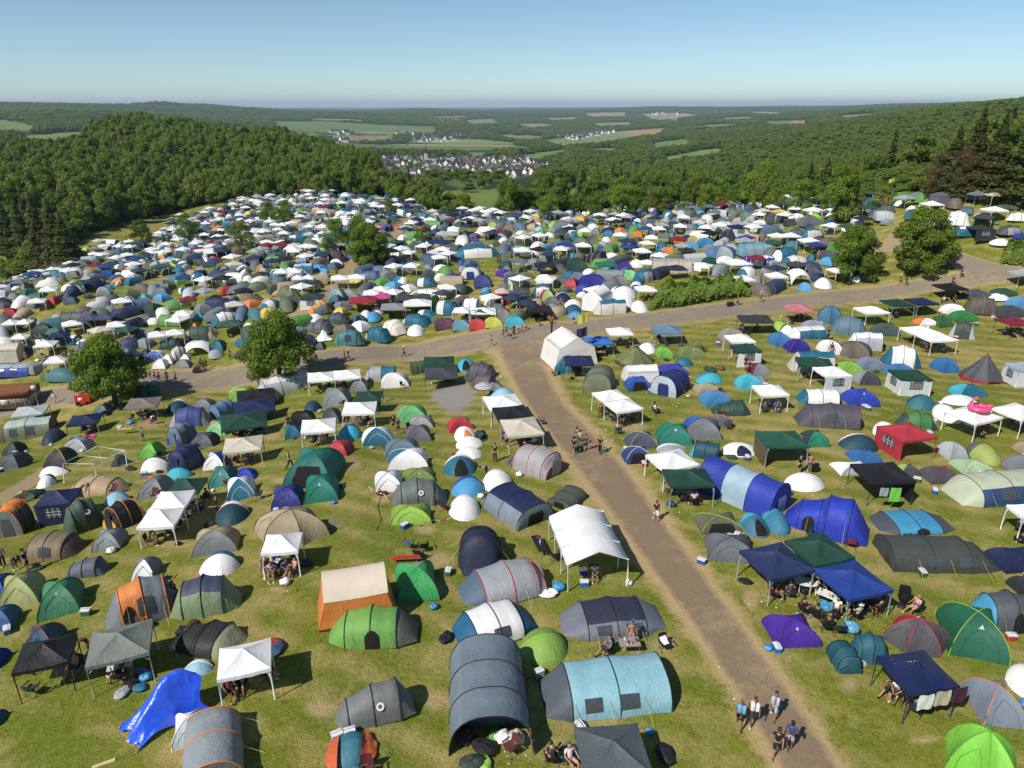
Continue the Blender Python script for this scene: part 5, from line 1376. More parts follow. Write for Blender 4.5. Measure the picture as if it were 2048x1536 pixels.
# ---------------------------------------------------------------- trees
def leaf_mat(name, c1, c2, c3):
    s = NT(name); geo = s.n('ShaderNodeNewGeometry'); info = s.n('ShaderNodeObjectInfo')
    at = s.n('ShaderNodeAttribute', attribute_name='tint')
    co = s.n('ShaderNodeTexCoord'); n = s.noise(co.outputs['Object'], .8, 3)
    f = s.math('ADD', s.math('MULTIPLY', at.outputs['Fac'], .6), s.math('MULTIPLY', n, .5))
    c = s.mix(s.ramp(f, [(.2, (0, 0, 0)), (.85, (1, 1, 1))]), c1, c2)
    c = s.mix(s.math('MULTIPLY', s.math('POWER', info.outputs['Random'], 1.6), .95), c, c3)
    d = bsdf(s, c, .55, None, .25); t = s.n('ShaderNodeBsdfTranslucent', {'Color': out(s.mix(1.0, c, (1.5, 1.6, .55), 'MULTIPLY'))})
    return s.done(s.n('ShaderNodeMixShader', {0: .40, 1: d.outputs[0], 2: t.outputs[0]}))
LEAF = leaf_mat('broad_leaves', (.060, .115, .014), (.200, .280, .034), (.15, .20, .025))
LEAFD = leaf_mat('dark_leaves', (.034, .078, .010), (.115, .180, .022), (.09, .13, .018))
LEAF2 = leaf_mat('light_leaves', (.08, .135, .014), (.25, .32, .04), (.20, .26, .03))
WOODL = leaf_mat('wood_leaves', (.052, .112, .014), (.160, .250, .030), (.190, .225, .045))
NEEDLE = leaf_mat('needles', (.034, .064, .014), (.110, .135, .032), (.090, .095, .026))
NEEDLEB = leaf_mat('brown_needles', (.080, .062, .028), (.190, .135, .065), (.075, .090, .026))
def bark():
    if 'bark' in MATS: return MATS['bark']
    s = NT('bark'); co = s.n('ShaderNodeTexCoord'); n = s.noise(co.outputs['Object'], 9, 4)
    MATS['bark'] = s.done(bsdf(s, s.mix(n, (.05, .035, .022), (.15, .11, .075)), .95)); return MATS['bark']
def quads(C, size, nrm, rg):
    """leaf-clump faces: bent quads at centres C with normals near nrm"""
    n = len(C); d = nrm + rg.normal(0, .55, (n, 3)); d /= np.linalg.norm(d, axis=1)[:, None] + 1e-9
    a = np.cross(d, rg.normal(0, 1, (n, 3))); a /= np.linalg.norm(a, axis=1)[:, None] + 1e-9; b = np.cross(d, a)
    s = size[:, None] * rg.uniform(.6, 1.25, (n, 1)); t = s * rg.uniform(.55, 1.0, (n, 1))
    V = np.stack([C - a * s - b * t * .25, C + b * t * .9 - a * s * .1, C + a * s + b * t * .15, C - b * t * .95 + a * s * .2], 1).reshape(-1, 3)
    return V, np.arange(4 * n).reshape(n, 4)
def crown(n, leaf, seed, blobs=22, wide=1.0, low=.12, asym=.25, rad=(.09, .19)):
    """unit crown: 1 high, radius ~.5 ; foliage gathered in many uneven clumps with gaps"""
    rg = np.random.default_rng(seed); B = []
    for k in range(blobs):
        z = rg.uniform(low + .12, .9); rm = .44 * wide * math.sin(math.pi * min(1, max(.06, (z - low + .12) / (1.16 - low)) ** .85)) ** .75
        a = rg.uniform(0, 6.283); r = rm * rg.uniform(.45, 1.0)
        B.append((r * math.cos(a) * (1 + asym * rg.uniform(-1, 1)), r * math.sin(a), z, rg.uniform(*rad)))
    B.append((0, 0, .86, .15)); B.append((0, 0, .55, .22)); B = np.array(B)
    w = B[:, 3] ** 2; k = rg.choice(len(B), n, p=w / w.sum()); d = rg.normal(0, 1, (n, 3)); d /= np.linalg.norm(d, axis=1)[:, None]
    rr = B[k, 3] * rg.uniform(.35, 1.0, n) ** .4 * rg.uniform(.75, 1.15, n)
    C = B[k, :3] + d * rr[:, None] * np.array([1.1, 1.1, .78]); C[:, 2] = np.clip(C[:, 2], low * .7, 1.0)
    V, Q = quads(C, np.full(n, leaf), d + np.array([0, 0, .35]), rg)
    tint = np.clip(rg.normal(.5, .18, len(B))[k] + rg.normal(0, .16, n), 0, 1)
    return V, Q, np.repeat(tint, 4)
def conifer(n, leaf, seed, low=.06):
    rg = np.random.default_rng(seed); z = 1 - (1 - low) * rg.uniform(0, 1, n) ** .62; tier = np.round(z * 23) / 23 + rg.normal(0, .016, n)
    z = tier; z = np.minimum(z, .999); R_ = .21 * (1 - z) ** .85 * (1 + .22 * np.sin(z * 37 + seed) + .15 * np.sin(z * 91)); nb = 7
    a = (np.round(rg.uniform(0, 1, n) * nb) / nb * 6.283 + np.round(z * 23) * 1.9 + rg.normal(0, .24, n)); f = rg.uniform(.15, 1, n) ** .7
    r = R_ * f; C = np.stack([r * np.cos(a), r * np.sin(a), z - .30 * r + .02], 1)
    nr = np.stack([np.cos(a) * .5, np.sin(a) * .5, np.ones(n)], 1)
    V, Q = quads(C, leaf * (.6 + .6 * (1 - z)), nr, rg); return V, Q, np.repeat(np.clip(.25 + .6 * f + rg.normal(0, .12, n), 0, 1), 4)
def tree_mesh(nm, V, Q, T, sx, sz, mat):
    V = V * np.array([sx, sx, sz]); return npmesh(nm, V, Q, [mat], {'tint': ('POINT', T)})
def trunk_mb(h, r, seed, limbs=7, spread=.32):
    rg = random.Random(seed); b = MB(); top = h * .72
    b.tube([(0, 0, -.3), (rg.uniform(-.1, .1), rg.uniform(-.1, .1), top * .35), (rg.uniform(-.2, .2), rg.uniform(-.2, .2), top * .7), (0, 0, top)], [r * 1.3, r, r * .7, r * .25], 8)
    for k in range(limbs):
        a = 6.283 * k / limbs + rg.uniform(-.4, .4); z0 = top * rg.uniform(.3, .75); L_ = h * spread * rg.uniform(.7, 1.1)
        p1 = (math.cos(a) * L_ * .5, math.sin(a) * L_ * .5, z0 + L_ * .42); p2 = (math.cos(a) * L_, math.sin(a) * L_, z0 + L_ * .75)
        b.tube([(0, 0, z0), p1, p2], [r * .5, r * .3, r * .1], 6)
    return b
# field trees, each with its own crown:  left, top, right, bottom (foot of the trunk) in the photograph
def base_tree(xl, yt, xr, yb):
    g = ground((xl + xr) / 2, yb); m = mpp_at(g); w = (xr - xl) * m
    d = ray(1024, yt); h = H + g.y * d[2] / d[1] - g.z; return g, w, h
def field_tree(xl, yt, xr, yb, label, seed, light=False, n=5200, group=None, mat=None):
    g, w, h = base_tree(xl, yt, xr, yb); root = empty('tree', g, rng.uniform(0, 6.28))
    V, Q, T = crown(n, .0185 if n > 3000 else .030, seed, blobs=(64 if n > 9000 else 46) + seed % 7, low=.0 if n > 3000 else .05, wide=1.12, rad=(.075, .15))
    me = tree_mesh('crown', V, Q, T, w * .84, h, mat or (LEAFD if light == 2 else LEAF2 if light else LEAF))
    c = bpy.data.objects.new('crown', me); COL.objects.link(c); c.parent = root
    trunk_mb(h, .022 * h + .05, seed).build('trunk', bark(), root)
    rec(root, 'leafy tree', 'tree', label, group, 'tree'); THINGS[-1]['rad'] = w / 2; THINGS[-1]['landmark'] = True
for i, a in enumerate([(487,625,640,779,'round leafy tree on the road verge right of the portable toilets',0),(160,664,306,812,'dense leafy tree hiding the green portable toilets by the road',0),
 (694,442,786,532,'tallest of the three joined trees at the top of the dirt path',0),(640,432,706,505,'lower tree of the three joined trees by the dirt path',0),(690,420,752,500,'rear tree of the three joined trees by the dirt path',0),
 (1648,445,1758,562,'leafy tree beside the road next to an even wider tree',0),(1770,413,1902,546,'wide spreading tree where the branch track meets the road',0),
 (1208,366,1280,440,'round bright green tree among white gazebos on the crest',1),(1482,313,1566,428,'tall dense tree behind a flag pole with drooping dark flags',1),(1632,326,1722,445,'tall yellowish tree on the crest beside the tall dense one',1),
 (1560,355,1640,430,'low broad tree between two tall crest trees',1),(1385,362,1440,424,'small bright tree on the crest beside a green bush',1),(1352,352,1412,420,'dark tree on the crest left of a small bright tree',0),
 (263,437,312,494,'compact dark tree standing alone on the left meadow',2),(350,424,408,482,'dark tree among tents beside the left meadow',0),(455,440,518,506,'loose tree among tents below the pair of dark trees',0),(545,398,598,452,'tree of the upper camp with tents on all sides',0),(512,400,560,450,'thin brownish tree of the upper camp',0),
 (824,455,862,492,'small round shrub like tree among tents',0),(764,395,798,438,'small tree beside an orange and green toilet',0),(870,398,916,436,'bushy tree on the crest by the wire fence',0),(1070,385,1122,437,'slim tree in front of the crest hedge line',1),
 (990,370,1085,425,'broad bush tree at the meadow edge beyond the crest',0),(905,385,950,424,'pale bush at the meadow edge beyond the crest',1),(1126,392,1160,428,'bush behind the slim crest tree',0),(1165,380,1215,430,'dark bush beside the round bright green tree',0),(1275,370,1360,428,'dark leafy bank of a tree behind the crest gazebos',0),(1735,370,1790,418,'pale leafy bush on the crest',1),(1440,378,1490,420,'green bush left of the tall dense tree',0)]):
    field_tree(*a[:5], 100 + i, a[5], n=21000 if a[2] - a[0] > 85 else 7000)

# ---- conifers
def pine(xl, yt, xr, yb, label, seed, mat, n=5000):
    g, w, h = base_tree(xl, yt, xr, yb); root = empty('conifer', g, rng.uniform(0, 6.28))
    V, Q, T = conifer(n, .017, seed); me = tree_mesh('crown', V, Q, T, w / .40, h, mat)
    c = bpy.data.objects.new('crown', me); COL.objects.link(c); c.parent = root
    b = MB(); b.tube([(0, 0, -.3), (0, 0, h * .5), (0, 0, h * .96)], [.02 * h, .012 * h, .003 * h], 7); b.build('trunk', bark(), root)
    rec(root, 'dark conifer', 'conifer', label, None, 'tree'); THINGS[-1]['rad'] = w / 2; THINGS[-1]['landmark'] = True
for i, a in enumerate([(1990,203,2090,402,'tallest dark conifer at the right picture edge'),(1895,214,1968,396,'tall conifer left of the tallest one at the right'),(1942,226,2010,398,'conifer between the two tallest at the right'),(1862,250,1925,395,'shorter conifer at the front of the right hand group'),
  (2030,225,2120,405,'conifer half cut off by the right picture edge')]):
    pine(*a, 40 + i, NEEDLE, 12000)
for i, a in enumerate([(1835,300,1905,400,'rusty brown conifer nearest the crest tents'),(1880,285,1958,400,'rusty brown conifer under the tall dark ones')]):
    field_tree(*a[:4], a[4], 60 + i, n=9000, mat=NEEDLEB)
for i, a in enumerate([(62,385,118,530,'dark conifer with brown tips on the left wood corner'),(92,398,152,535,'frontmost dark conifer on the left wood corner'),(30,392,80,520,'conifer at the rear of the left wood corner'),(110,425,170,532,'short conifer casting shade on the left meadow'),(0,400,50,512,'conifer beside the small left field'),(118,440,160,520,'small conifer behind the short one on the left')]):
    pine(*a, 80 + i, NEEDLE, 9000)

# ---- woods: nearest trees one by one, the rest as one mass
def forest_pts(r0, r1, step, cond, amax=.70):
    P = []
    nr = np.random.default_rng(int(r0)); r = r0
    while r < r1:
        na = int(2 * amax * r / step); a = np.linspace(-amax, amax, na) + nr.uniform(-.5, .5, na) * step / r; rr = r + nr.uniform(-.5, .5, na) * step
        P.append(np.stack([rr * np.sin(a), rr * np.cos(a)], 1)); r += step * .92
    P = np.concatenate(P); z = hgt(P[:, 0], P[:, 1]); k = land_of(P[:, 0], P[:, 1], z); m = cond(P, z, k)
    for dz in (4, 9):
        px, py = project(P[:, 0], P[:, 1], z + dz)
        if True:
            for _, poly in FIELDS: m &= ~in_poly(px, py, poly)
            m &= ~in_poly(px, py, VILL) | (k == -3)
    return np.c_[P, z][m]
PROT = []
for i in range(5):
    V, Q, T = crown(3400, .034, 300 + i, blobs=18, low=.03, wide=1.08); PROT.append(tree_mesh('crown', V, Q, T, 1, 1, WOODL))
V, Q, T = conifer(700, .055, 333); PROTC = tree_mesh('crown', V, Q, T, 2.0, 1, NEEDLE)
def visible_order(P, top):
    """largest in the picture first, skipping what a nearer slope hides"""
    px, py = project(P[:, 0], P[:, 1], P[:, 2] + top); return px, py
HILLW = forest_pts(205, 820, 6.0, lambda P, z, k: (k == -2))
px, py = project(HILLW[:, 0], HILLW[:, 1], HILLW[:, 2] + 8)
_rh = np.hypot(HILLW[:, 0], HILLW[:, 1]); HILLW = HILLW[(px > -60) & (px < 2110) & ~((px > 860) & (px < 1740) & (_rh < 350) & (np.random.default_rng(4).random(len(px)) < .72))]
# rough visibility: march along the terrain towards the camera
def seen(P, top):
    ok = np.ones(len(P), bool); t = np.linspace(.25, .97, 40); c = np.array([0, 0, H])
    for k in t:
        q = c + (P + np.array([0, 0, top]) - c) * k; ok &= q[:, 2] > hgt(q[:, 0], q[:, 1]) - .5
    return ok
HILLW = HILLW[seen(HILLW, 9)]
order = np.argsort(np.hypot(HILLW[:, 0], HILLW[:, 1]))
HILLW = HILLW[order]
NIND = 265
_tr = MB(); _tr.tube([(0, 0, -.05), (0, 0, .6)], [.03, .018], 6); TRK = _tr.mesh('trunk', [bark()])
for i, (x, y, z) in enumerate(HILLW[:NIND]):
    root = empty('woodland_tree', (x, y, z - .4), rng.uniform(0, 6.28)); h = rng.uniform(7.5, 11.5); w = rng.uniform(5.5, 9)
    root.scale = (w, w, h) if i % 13 != 6 else (w * .75, w * .75, h * 1.25)
    c = bpy.data.objects.new('crown', PROTC if i % 13 == 6 else PROT[i % 5]); COL.objects.link(c); c.parent = root
    t = bpy.data.objects.new('trunk', TRK); COL.objects.link(t); t.parent = root
    rec(root, 'woodland tree', 'woodland tree', None, 'trees at the front of the surrounding woods', 'tree'); THINGS[-1]['rad'] = w / 2; THINGS[-1]['wood'] = True
def scatter(name, P, protos, hs, ws, seed, mats=None):
    """one object: points that carry tree meshes (stuff nobody could count)"""
    rg = np.random.default_rng(seed); n = len(P)
    me = bpy.data.meshes.new(name); me.vertices.add(n); me.vertices.foreach_set('co', P.astype(np.float32).ravel()); me.update()
    sc_ = np.stack([rg.uniform(*ws, n)] * 2 + [rg.uniform(*hs, n)], 1)
    a = me.attributes.new('sc', 'FLOAT_VECTOR', 'POINT'); a.data.foreach_set('vector', sc_.astype(np.float32).ravel())
    rot = np.zeros((n, 3)); rot[:, 2] = rg.uniform(0, 6.283, n)
    a = me.attributes.new('rot', 'FLOAT_VECTOR', 'POINT'); a.data.foreach_set('vector', rot.astype(np.float32).ravel())
    a = me.attributes.new('kind_id', 'INT', 'POINT'); a.data.foreach_set('value', rg.integers(0, len(protos), n).astype(np.int32))
    o = bpy.data.objects.new(name, me); COL.objects.link(o); o['kind'] = 'stuff'
    g = bpy.data.node_groups.new(name, 'GeometryNodeTree'); g.interface.new_socket('Geometry', in_out='INPUT', socket_type='NodeSocketGeometry'); g.interface.new_socket('Geometry', in_out='OUTPUT', socket_type='NodeSocketGeometry')
    gi = g.nodes.new('NodeGroupInput'); go = g.nodes.new('NodeGroupOutput'); jn = g.nodes.new('GeometryNodeJoinGeometry')
    def attr(nm, ty):
        q = g.nodes.new('GeometryNodeInputNamedAttribute'); q.data_type = ty; q.inputs[0].default_value = nm; return q.outputs[0]
    for i, src in enumerate(protos):
        oi = g.nodes.new('GeometryNodeObjectInfo'); oi.inputs['Object'].default_value = src; oi.transform_space = 'ORIGINAL'
        ip = g.nodes.new('GeometryNodeInstanceOnPoints'); cmp_ = g.nodes.new('FunctionNodeCompare'); cmp_.data_type = 'INT'; cmp_.operation = 'EQUAL'; cmp_.inputs[3].default_value = i
        g.links.new(attr('kind_id', 'INT'), cmp_.inputs[2]); g.links.new(gi.outputs[0], ip.inputs['Points']); g.links.new(cmp_.outputs[0], ip.inputs['Selection'])
        g.links.new(oi.outputs['Geometry'], ip.inputs['Instance']); g.links.new(attr('sc', 'FLOAT_VECTOR'), ip.inputs['Scale'])
        e2r = g.nodes.new('FunctionNodeEulerToRotation'); g.links.new(attr('rot', 'FLOAT_VECTOR'), e2r.inputs[0]); g.links.new(e2r.outputs[0], ip.inputs['Rotation'])
        g.links.new(ip.outputs[0], jn.inputs[0])
    g.links.new(jn.outputs[0], go.inputs[0]); m = o.modifiers.new('scatter', 'NODES'); m.node_group = g; return o
SRC = [o for o in COL.objects if o.name.startswith('crown') and o.data in PROT][:5]
SRCC = next(o for o in COL.objects if o.name.startswith('crown') and o.data == PROTC)
def far_source(name, V, Q, T, sx, sz, mat):
    """a tree of the distant woods, standing among them, that also serves as their pattern"""
    return tree_mesh(name, V, Q, T, sx, sz, mat)
wood = scatter('woods', HILLW[NIND:], SRC + SRC + [SRCC], (7, 13.5), (5.5, 10), 3)
FARW = forest_pts(820, 2600, 13, lambda P, z, k: (k == -2)); FARW = FARW[seen(FARW, 10)]
scatter('valley_woods', FARW, SRC + SRC + [SRCC], (9, 15), (14, 20), 4)
FARW2 = forest_pts(2600, 9000, 36, lambda P, z, k: (k == -2)); FARW2 = FARW2[seen(FARW2, 12)]
scatter('far_woods', FARW2, SRC, (10, 17), (38, 60), 5)
# scrub and shrubs along the fields and between the houses
px, py = None, None
VG = forest_pts(330, 1700, 17, lambda P, z, k: (k == -3)); VG = VG[(np.random.default_rng(8).random(len(VG)) < .5) | (np.hypot(VG[:, 0], VG[:, 1]) < 600)]
scatter('village_trees', VG, SRC, (4, 7.5), (6, 10), 6)
FG = forest_pts(1300, 5200, 60, lambda P, z, k: (k >= 0)); FG = FG[np.random.default_rng(9).random(len(FG)) < .10]
scatter('field_copses', FG, SRC, (6, 10), (12, 26), 7)
# bushes along the foot of the wood and between crest tents and valley
EDGE = []
er = np.random.default_rng(77)
def edge(pts, n, w, off):
    g = [ground(*p) for p in pts]; seg = np.array([[v.x, v.y] for v in g]); d = np.r_[0, np.cumsum(np.linalg.norm(np.diff(seg, axis=0), axis=1))]
    t = er.uniform(0, d[-1], n); x = np.interp(t, d, seg[:, 0]); y = np.interp(t, d, seg[:, 1]); rr = np.hypot(x, y); o = er.uniform(*off, n)
    x, y = x * (1 + o / rr), y * (1 + o / rr); return np.c_[x, y, hgt(x, y)]
EDGE.append(edge([(300,432),(390,410),(480,400),(560,388)], 90, 1, (3, 12)))
EDGE.append(edge([(560,388),(640,386),(760,388),(800,398)], 90, 1, (1, 12)))
EDGE.append(edge([(800,398),(880,418),(930,426)], 40, 1, (1, 14)))
EDGE.append(edge([(1000,428),(1200,425),(1400,415),(1600,404),(1800,394)], 260, 1, (2, 30)))
EDGE.append(edge([(1700,400),(1800,394),(1850,392),(2048,372)], 120, 1, (1, 16)))
EDGE.append(edge([(0,560),(30,552),(60,545)], 14, 1, (0, 6)))
EDGE = np.concatenate(EDGE)
scatter('undergrowth', EDGE, SRC, (2.2, 5.5), (3.5, 6.5), 8)
# hedge by the road
def hedge(name, pts_lo, pts_hi, hgt_m, label, seed, n=5200):
    lo = [ground(*p) for p in pts_lo]; hi = [ground(*p) for p in pts_hi]; rg = np.random.default_rng(seed)
    c = sum(lo + hi, Vector()) / (len(lo) + len(hi)); root = empty(name, (c.x, c.y, float(hgt(c.x, c.y))))
    A = np.array([[v.x, v.y] for v in lo]); B = np.array([[v.x, v.y] for v in hi]); k = rg.uniform(0, len(A) - 1.001, n); i = k.astype(int); f = (k - i)[:, None]
    a = A[i] * (1 - f) + A[i + 1] * f; b = B[i] * (1 - f) + B[i + 1] * f; u = rg.uniform(0, 1, n)
    p = a * (1 - u)[:, None] + b * u[:, None]; prof = np.sin(np.pi * (.12 + .76 * u)) ** .5 * (np.clip(np.minimum(k, len(A) - 1 - k) / .25, .25, 1)) * (1 + .16 * np.sin(k * 7 + seed) + .12 * np.sin(k * 17))
    z = hgt(p[:, 0], p[:, 1]) + hgt_m * prof * rg.uniform(.12, 1, n) ** .45
    C = np.c_[p, z] - np.array([c.x, c.y, root.location.z]); nr = np.c_[p - (a + b) / 2, np.full(n, 1.2)]
    V, Q = quads(C, np.full(n, .26), nr, rg); me = npmesh('foliage', V, Q, [LEAF], {'tint': ('POINT', np.repeat(np.clip(rg.normal(.45, .25, n), 0, 1), 4))})
    o = bpy.data.objects.new('foliage', me); COL.objects.link(o); o.parent = root
    st = MB()
    for q in range(14):
        t = (q + .5) / 14 * (len(A) - 1.001); i = int(t); f = t - i; m_ = (A[i] * (1 - f) + A[i + 1] * f + B[i] * (1 - f) + B[i + 1] * f) / 2; zz = float(hgt(*m_)) - root.location.z
        st.tube([(m_[0] - c.x, m_[1] - c.y, zz - .1), (m_[0] - c.x + .1, m_[1] - c.y, zz + hgt_m * .6)], [.06, .02], 5)
    st.build('stem', bark(), root)
    rec(root, 'dense green hedge', 'hedge', label, None, 'hedge'); THINGS[-1]['landmark'] = True; THINGS[-1]['rad'] = 6
hedge('hedge', [(1297,622),(1360,616),(1430,604),(1500,594)], [(1312,588),(1375,582),(1440,575),(1494,572)], 2.7, 'long dense green hedge beside the road', 5)
hedge('hedge', [(2000,530),(2030,535),(2070,538)], [(2010,500),(2035,500),(2070,498)], 2.4, 'low green bush at the right picture edge by the branch track', 6, 2600)
# ---------------------------------------------------------------- one-off tents and camp gear
def rectpose(xl, yt, xr, yb, th, asp, h=None, gaz=False): return place(xl, yt, xr, yb, th, asp, gaz, h)
def register(o, desc, word, label, cat, rad=1.0, group=None, landmark=True):
    rec(o, desc, word, label, group, cat); THINGS[-1]['rad'] = rad; THINGS[-1]['landmark'] = landmark; return o
# cream roofed orange house tent
ctr, rz, L, W, h = place(656, 1100, 778, 1250, 15, .8)
r_ = empty('cabin_tent', ctr, rz); h = 2.8; ev = 1.9; OCC.append((ctr.x, ctr.y, 2.5))
ORG, CRM = fabric('#e8821e', .65, .06, .7), fabric('#f2dfc4', .65, .14, .7)
b = MB(); prof = [(-W * .50, ev), (-W * .40, ev + .46), (-W * .24, h - .22), (0, h), (W * .22, h - .16), (W * .38, ev + .44), (W * .48, ev)]
b.grid([[(x, y, z - .05 * math.sin(math.pi * (i / 8))) for y, z in prof] for i, x in enumerate([L * (-.52 + 1.04 * k / 8) for k in range(9)])], 0); b.build('roof', [CRM], r_)
for s in (-1, 1):
    b = MB(); b.grid([[(x * (1 + .30 * (1 - f)), s * W * (.49 + .07 * (1 - f)), ev * f) for f in (1, .6, .12)] for x in [L * (-.5 + k / 8) for k in range(9)]], 0); b.build('side_wall', [ORG], r_)
    b = MB(); b.grid([[(x * (1 + .305 * (1 - f)), s * W * (.49 + .07 * (1 - f)) + s * .01, ev * f) for f in (.13, .0)] for x in [L * (-.5 + k / 8) for k in range(9)]], 0); b.build('mud_flap', [plain('#3a2a24', .9)], r_)
    b = MB(); b.grid([[(s * L * (.5 + .15 * (1 - f)), y, z * f) for f in (1, .5, .02)] for y, z in prof], 0); b.build('end_wall', [ORG], r_)
b = MB(); b.tube([(-L * .36, -W * .535, .62), (L * .34, -W * .535, .62)], .03, 5); b.build('curtain_rail', [plain('#e8e0d0')], r_)
register(r_, 'orange cabin tent', 'cabin tent', 'orange house tent with a cream roof on open grass', 'tent', 2.5)
# side flaps of the beach tent
# shiny blue tarpaulin thrown over a ridge
ctr, rz, L, W, h = place(250, 1300, 432, 1478, 36, .68, False, 1.9)
nu, nv_ = 36, 18; P = []
for i in range(nu + 1):
    u = i / nu; row = []
    for j in range(nv_ + 1):
        v = j / nv_ * 2 - 1
        x = L * (u - .5) + .18 * math.sin(7 * v + 3 * u); y = W * .5 * v * (1 - .22 * u) + .25 * math.sin(4 * u)
        rz_h = 2.15 * min(1, max(0, (u - .02) * 1.7)) ** .8 * (1 - .25 * max(0, u - .75) * 3)
        z = rz_h * max(0, 1 - abs(v + .12 * math.sin(6 * u)) ** 1.15) + .16 * (1 - abs(math.sin(7 * u + 2.5 * v))) * (1 - abs(v)) + .10 * (1 - abs(math.sin(6 * v - 5 * u + 1))) + .05 * math.sin(17 * v + 6 * u) + .1
        row.append((x, y, max(.02, z)))
    P.append(row)
b = MB(); b.grid(P, 0); tp = empty('tarpaulin', ctr, rz)
s = NT('shiny_tarpaulin'); co = s.n('ShaderNodeTexCoord'); n1 = s.noise(co.outputs['Object'], 1.5, 3, .55, Distortion=1.2); n2 = s.noise(co.outputs['Object'], 9, 3)
bp = s.n('ShaderNodeBump', {'Height': s.math('ADD', n1, s.math('MULTIPLY', n2, .2)), 'Strength': .35, 'Distance': .2})
TARP = s.done(bsdf(s, s.mix(n1, (.012, .06, .55), (.03, .12, .78)), .32, bp.outputs[0], .6)); b.build('sheet', [TARP], tp)
b = MB()
for k in range(9): b.ball((P[0][k * 2][0], P[0][k * 2][1], P[0][k * 2][2] + .01), .03, 6, 4)
b.build('eyelet', [METAL()], tp)
register(tp, 'shiny blue tarpaulin', 'tarpaulin', 'large shiny royal blue tarpaulin draped over a tent', 'tarpaulin', 2)
# orange wings of the small beach tent
bt = next(t for t in THINGS if t['label'] and 'beach tent' in t['label']); L_, W_, h_ = bt['dims']
for sg_ in (-1, 1):
    b = MB(); P = []
    for i in range(7):
        f = i / 6; P.append([(sg_ * L_ * (.30 + .38 * f), W_ * (v - .5) * (1.15 - .75 * f * f), .06 + h_ * .78 * (1 - f) ** 1.3 * math.sin(math.pi * (.15 + .7 * v)) + .05 * math.sin(9 * f + 4 * v)) for v in (0, .2, .4, .6, .8, 1)])
    b.grid(P, 0); b.build('side_flap', [fabric('#ee6a2a', .55, .15)], bt['o'])
# bare gazebo frame lying on the grass
fr = empty('bare_gazebo', ground(188, 945), R(30)); b = MB()
for p, q in [((-2.4, -2.2, .05), (-2.2, -.4, 1.7)), ((-2.2, -.4, 1.7), (.6, 1.9, 1.8)), ((.6, 1.9, 1.8), (2.9, .2, 1.5)), ((2.9, .2, 1.5), (2.8, -1.6, .05)), ((-2.2, -.4, 1.7), (.3, -1.6, 1.55)), ((.3, -1.6, 1.55), (2.9, .2, 1.5)), ((.6, 1.9, 1.8), (.7, 2.4, .05)), ((.3, -1.6, 1.55), (.2, -2.3, .05)), ((-1, -2.6, .05), (1.7, -2.9, .05)), ((-.8, .6, 1.75), (1.4, -.8, 1.5))]:
    c = MB(); c.tube([p, q], .035, 6); c.build('pole', [plain('#dde0e2', .4)], fr)
register(fr, 'bare white gazebo frame', 'gazebo frame', 'bare white gazebo frame without its roof, collapsed on the grass', 'gazebo frame', 2.5)
# rubbish skip
ctr, rz, L, W, h = place(-95, 776, 98, 836, 8, .36, False, 2.3)
ctr.z += .45; sk = empty('rubbish_skip', ctr, rz); L = max(L, 6.6)
s = NT('rusty_steel'); co = s.n('ShaderNodeTexCoord'); n1 = s.noise(co.outputs['Object'], 1.1, 6, .7); n2 = s.noise(co.outputs['Object'], 6, 4, .7)
RUST = s.done(bsdf(s, s.mix(n1, (.10, .035, .015), (.30, .12, .05)), .85, None, .3))
s = NT('worn_grey_steel'); co = s.n('ShaderNodeTexCoord'); n1 = s.noise(co.outputs['Object'], 1.4, 6, .7)
GST = s.done(bsdf(s, s.mix(s.ramp(n1, [(.45, (0, 0, 0)), (.62, (1, 1, 1))]), (.36, .36, .33), (.26, .14, .08)), .7, None, .3))
b = MB()
for sx, sy, lx, ly in ((0, -W / 2, L, .08), (0, W / 2, L, .08), (-L / 2, 0, .08, W), (L / 2, 0, .08, W)): b.box((sx, sy, .75), (lx, ly, 1.5))
b.box((0, 0, .12), (L - .1, W - .1, .1)); b.build('body', [GST], sk)
b = MB()
for sx, sy, lx, ly in ((0, -W / 2 - .01, L + .1, .12), (0, W / 2 + .01, L + .1, .12), (-L / 2, 0, .12, W), (L / 2 + .01, 0, .12, W)): b.box((sx, sy, 1.95), (lx, ly, .88))
b.build('upper_board', [RUST], sk)
b = MB(); b.grid([[(x, y, 2.32 + .06 * math.sin(3 * x) * math.cos(2 * y)) for y in (-W / 2 + .06, 0, W / 2 - .06)] for x in [-L / 2 + .06 + (L - .12) * k / 10 for k in range(11)]], 0); b.build('cover', [RUST], sk)
for k in range(9):
    b = MB(); b.box((-L / 2 + .35 + k * (L - .7) / 8, -W / 2 - .08, .75), (.10, .09, 1.46)); b.build('rib', [GST], sk)
b = MB(); b.box((L * .22, -W / 2 - .15, 1.05), (.95, .02, .72)); sg = b.build('sign', [plain('#ece8e2', .5)], sk)
fc = bpy.data.curves.new('sign_text', 'FONT'); fc.body = 'REIN'; fc.size = .34; fc.align_x = 'CENTER'; fc.materials.append(plain('#b02020', .6))
_t = bpy.data.objects.new('t', fc); COL.objects.link(_t); _me = bpy.data.meshes.new_from_object(_t.evaluated_get(bpy.context.evaluated_depsgraph_get())); bpy.data.objects.remove(_t)
ft = bpy.data.objects.new('lettering', _me); COL.objects.link(ft); ft.parent = sg; ft.location = (L * .22, -W / 2 - .165, 1.05); ft.rotation_euler = (math.pi / 2, 0, 0)
b = MB(); b.ball((-.12 * L, -W / 2 - .14, .8), (.26, .02, .12), 12, 6); b.build('sticker', [plain('#d03050', .5)], sk)
register(sk, 'rusty skip', 'skip', 'long rusty grey roll-off skip at the left end of the road', 'skip', 3.3)
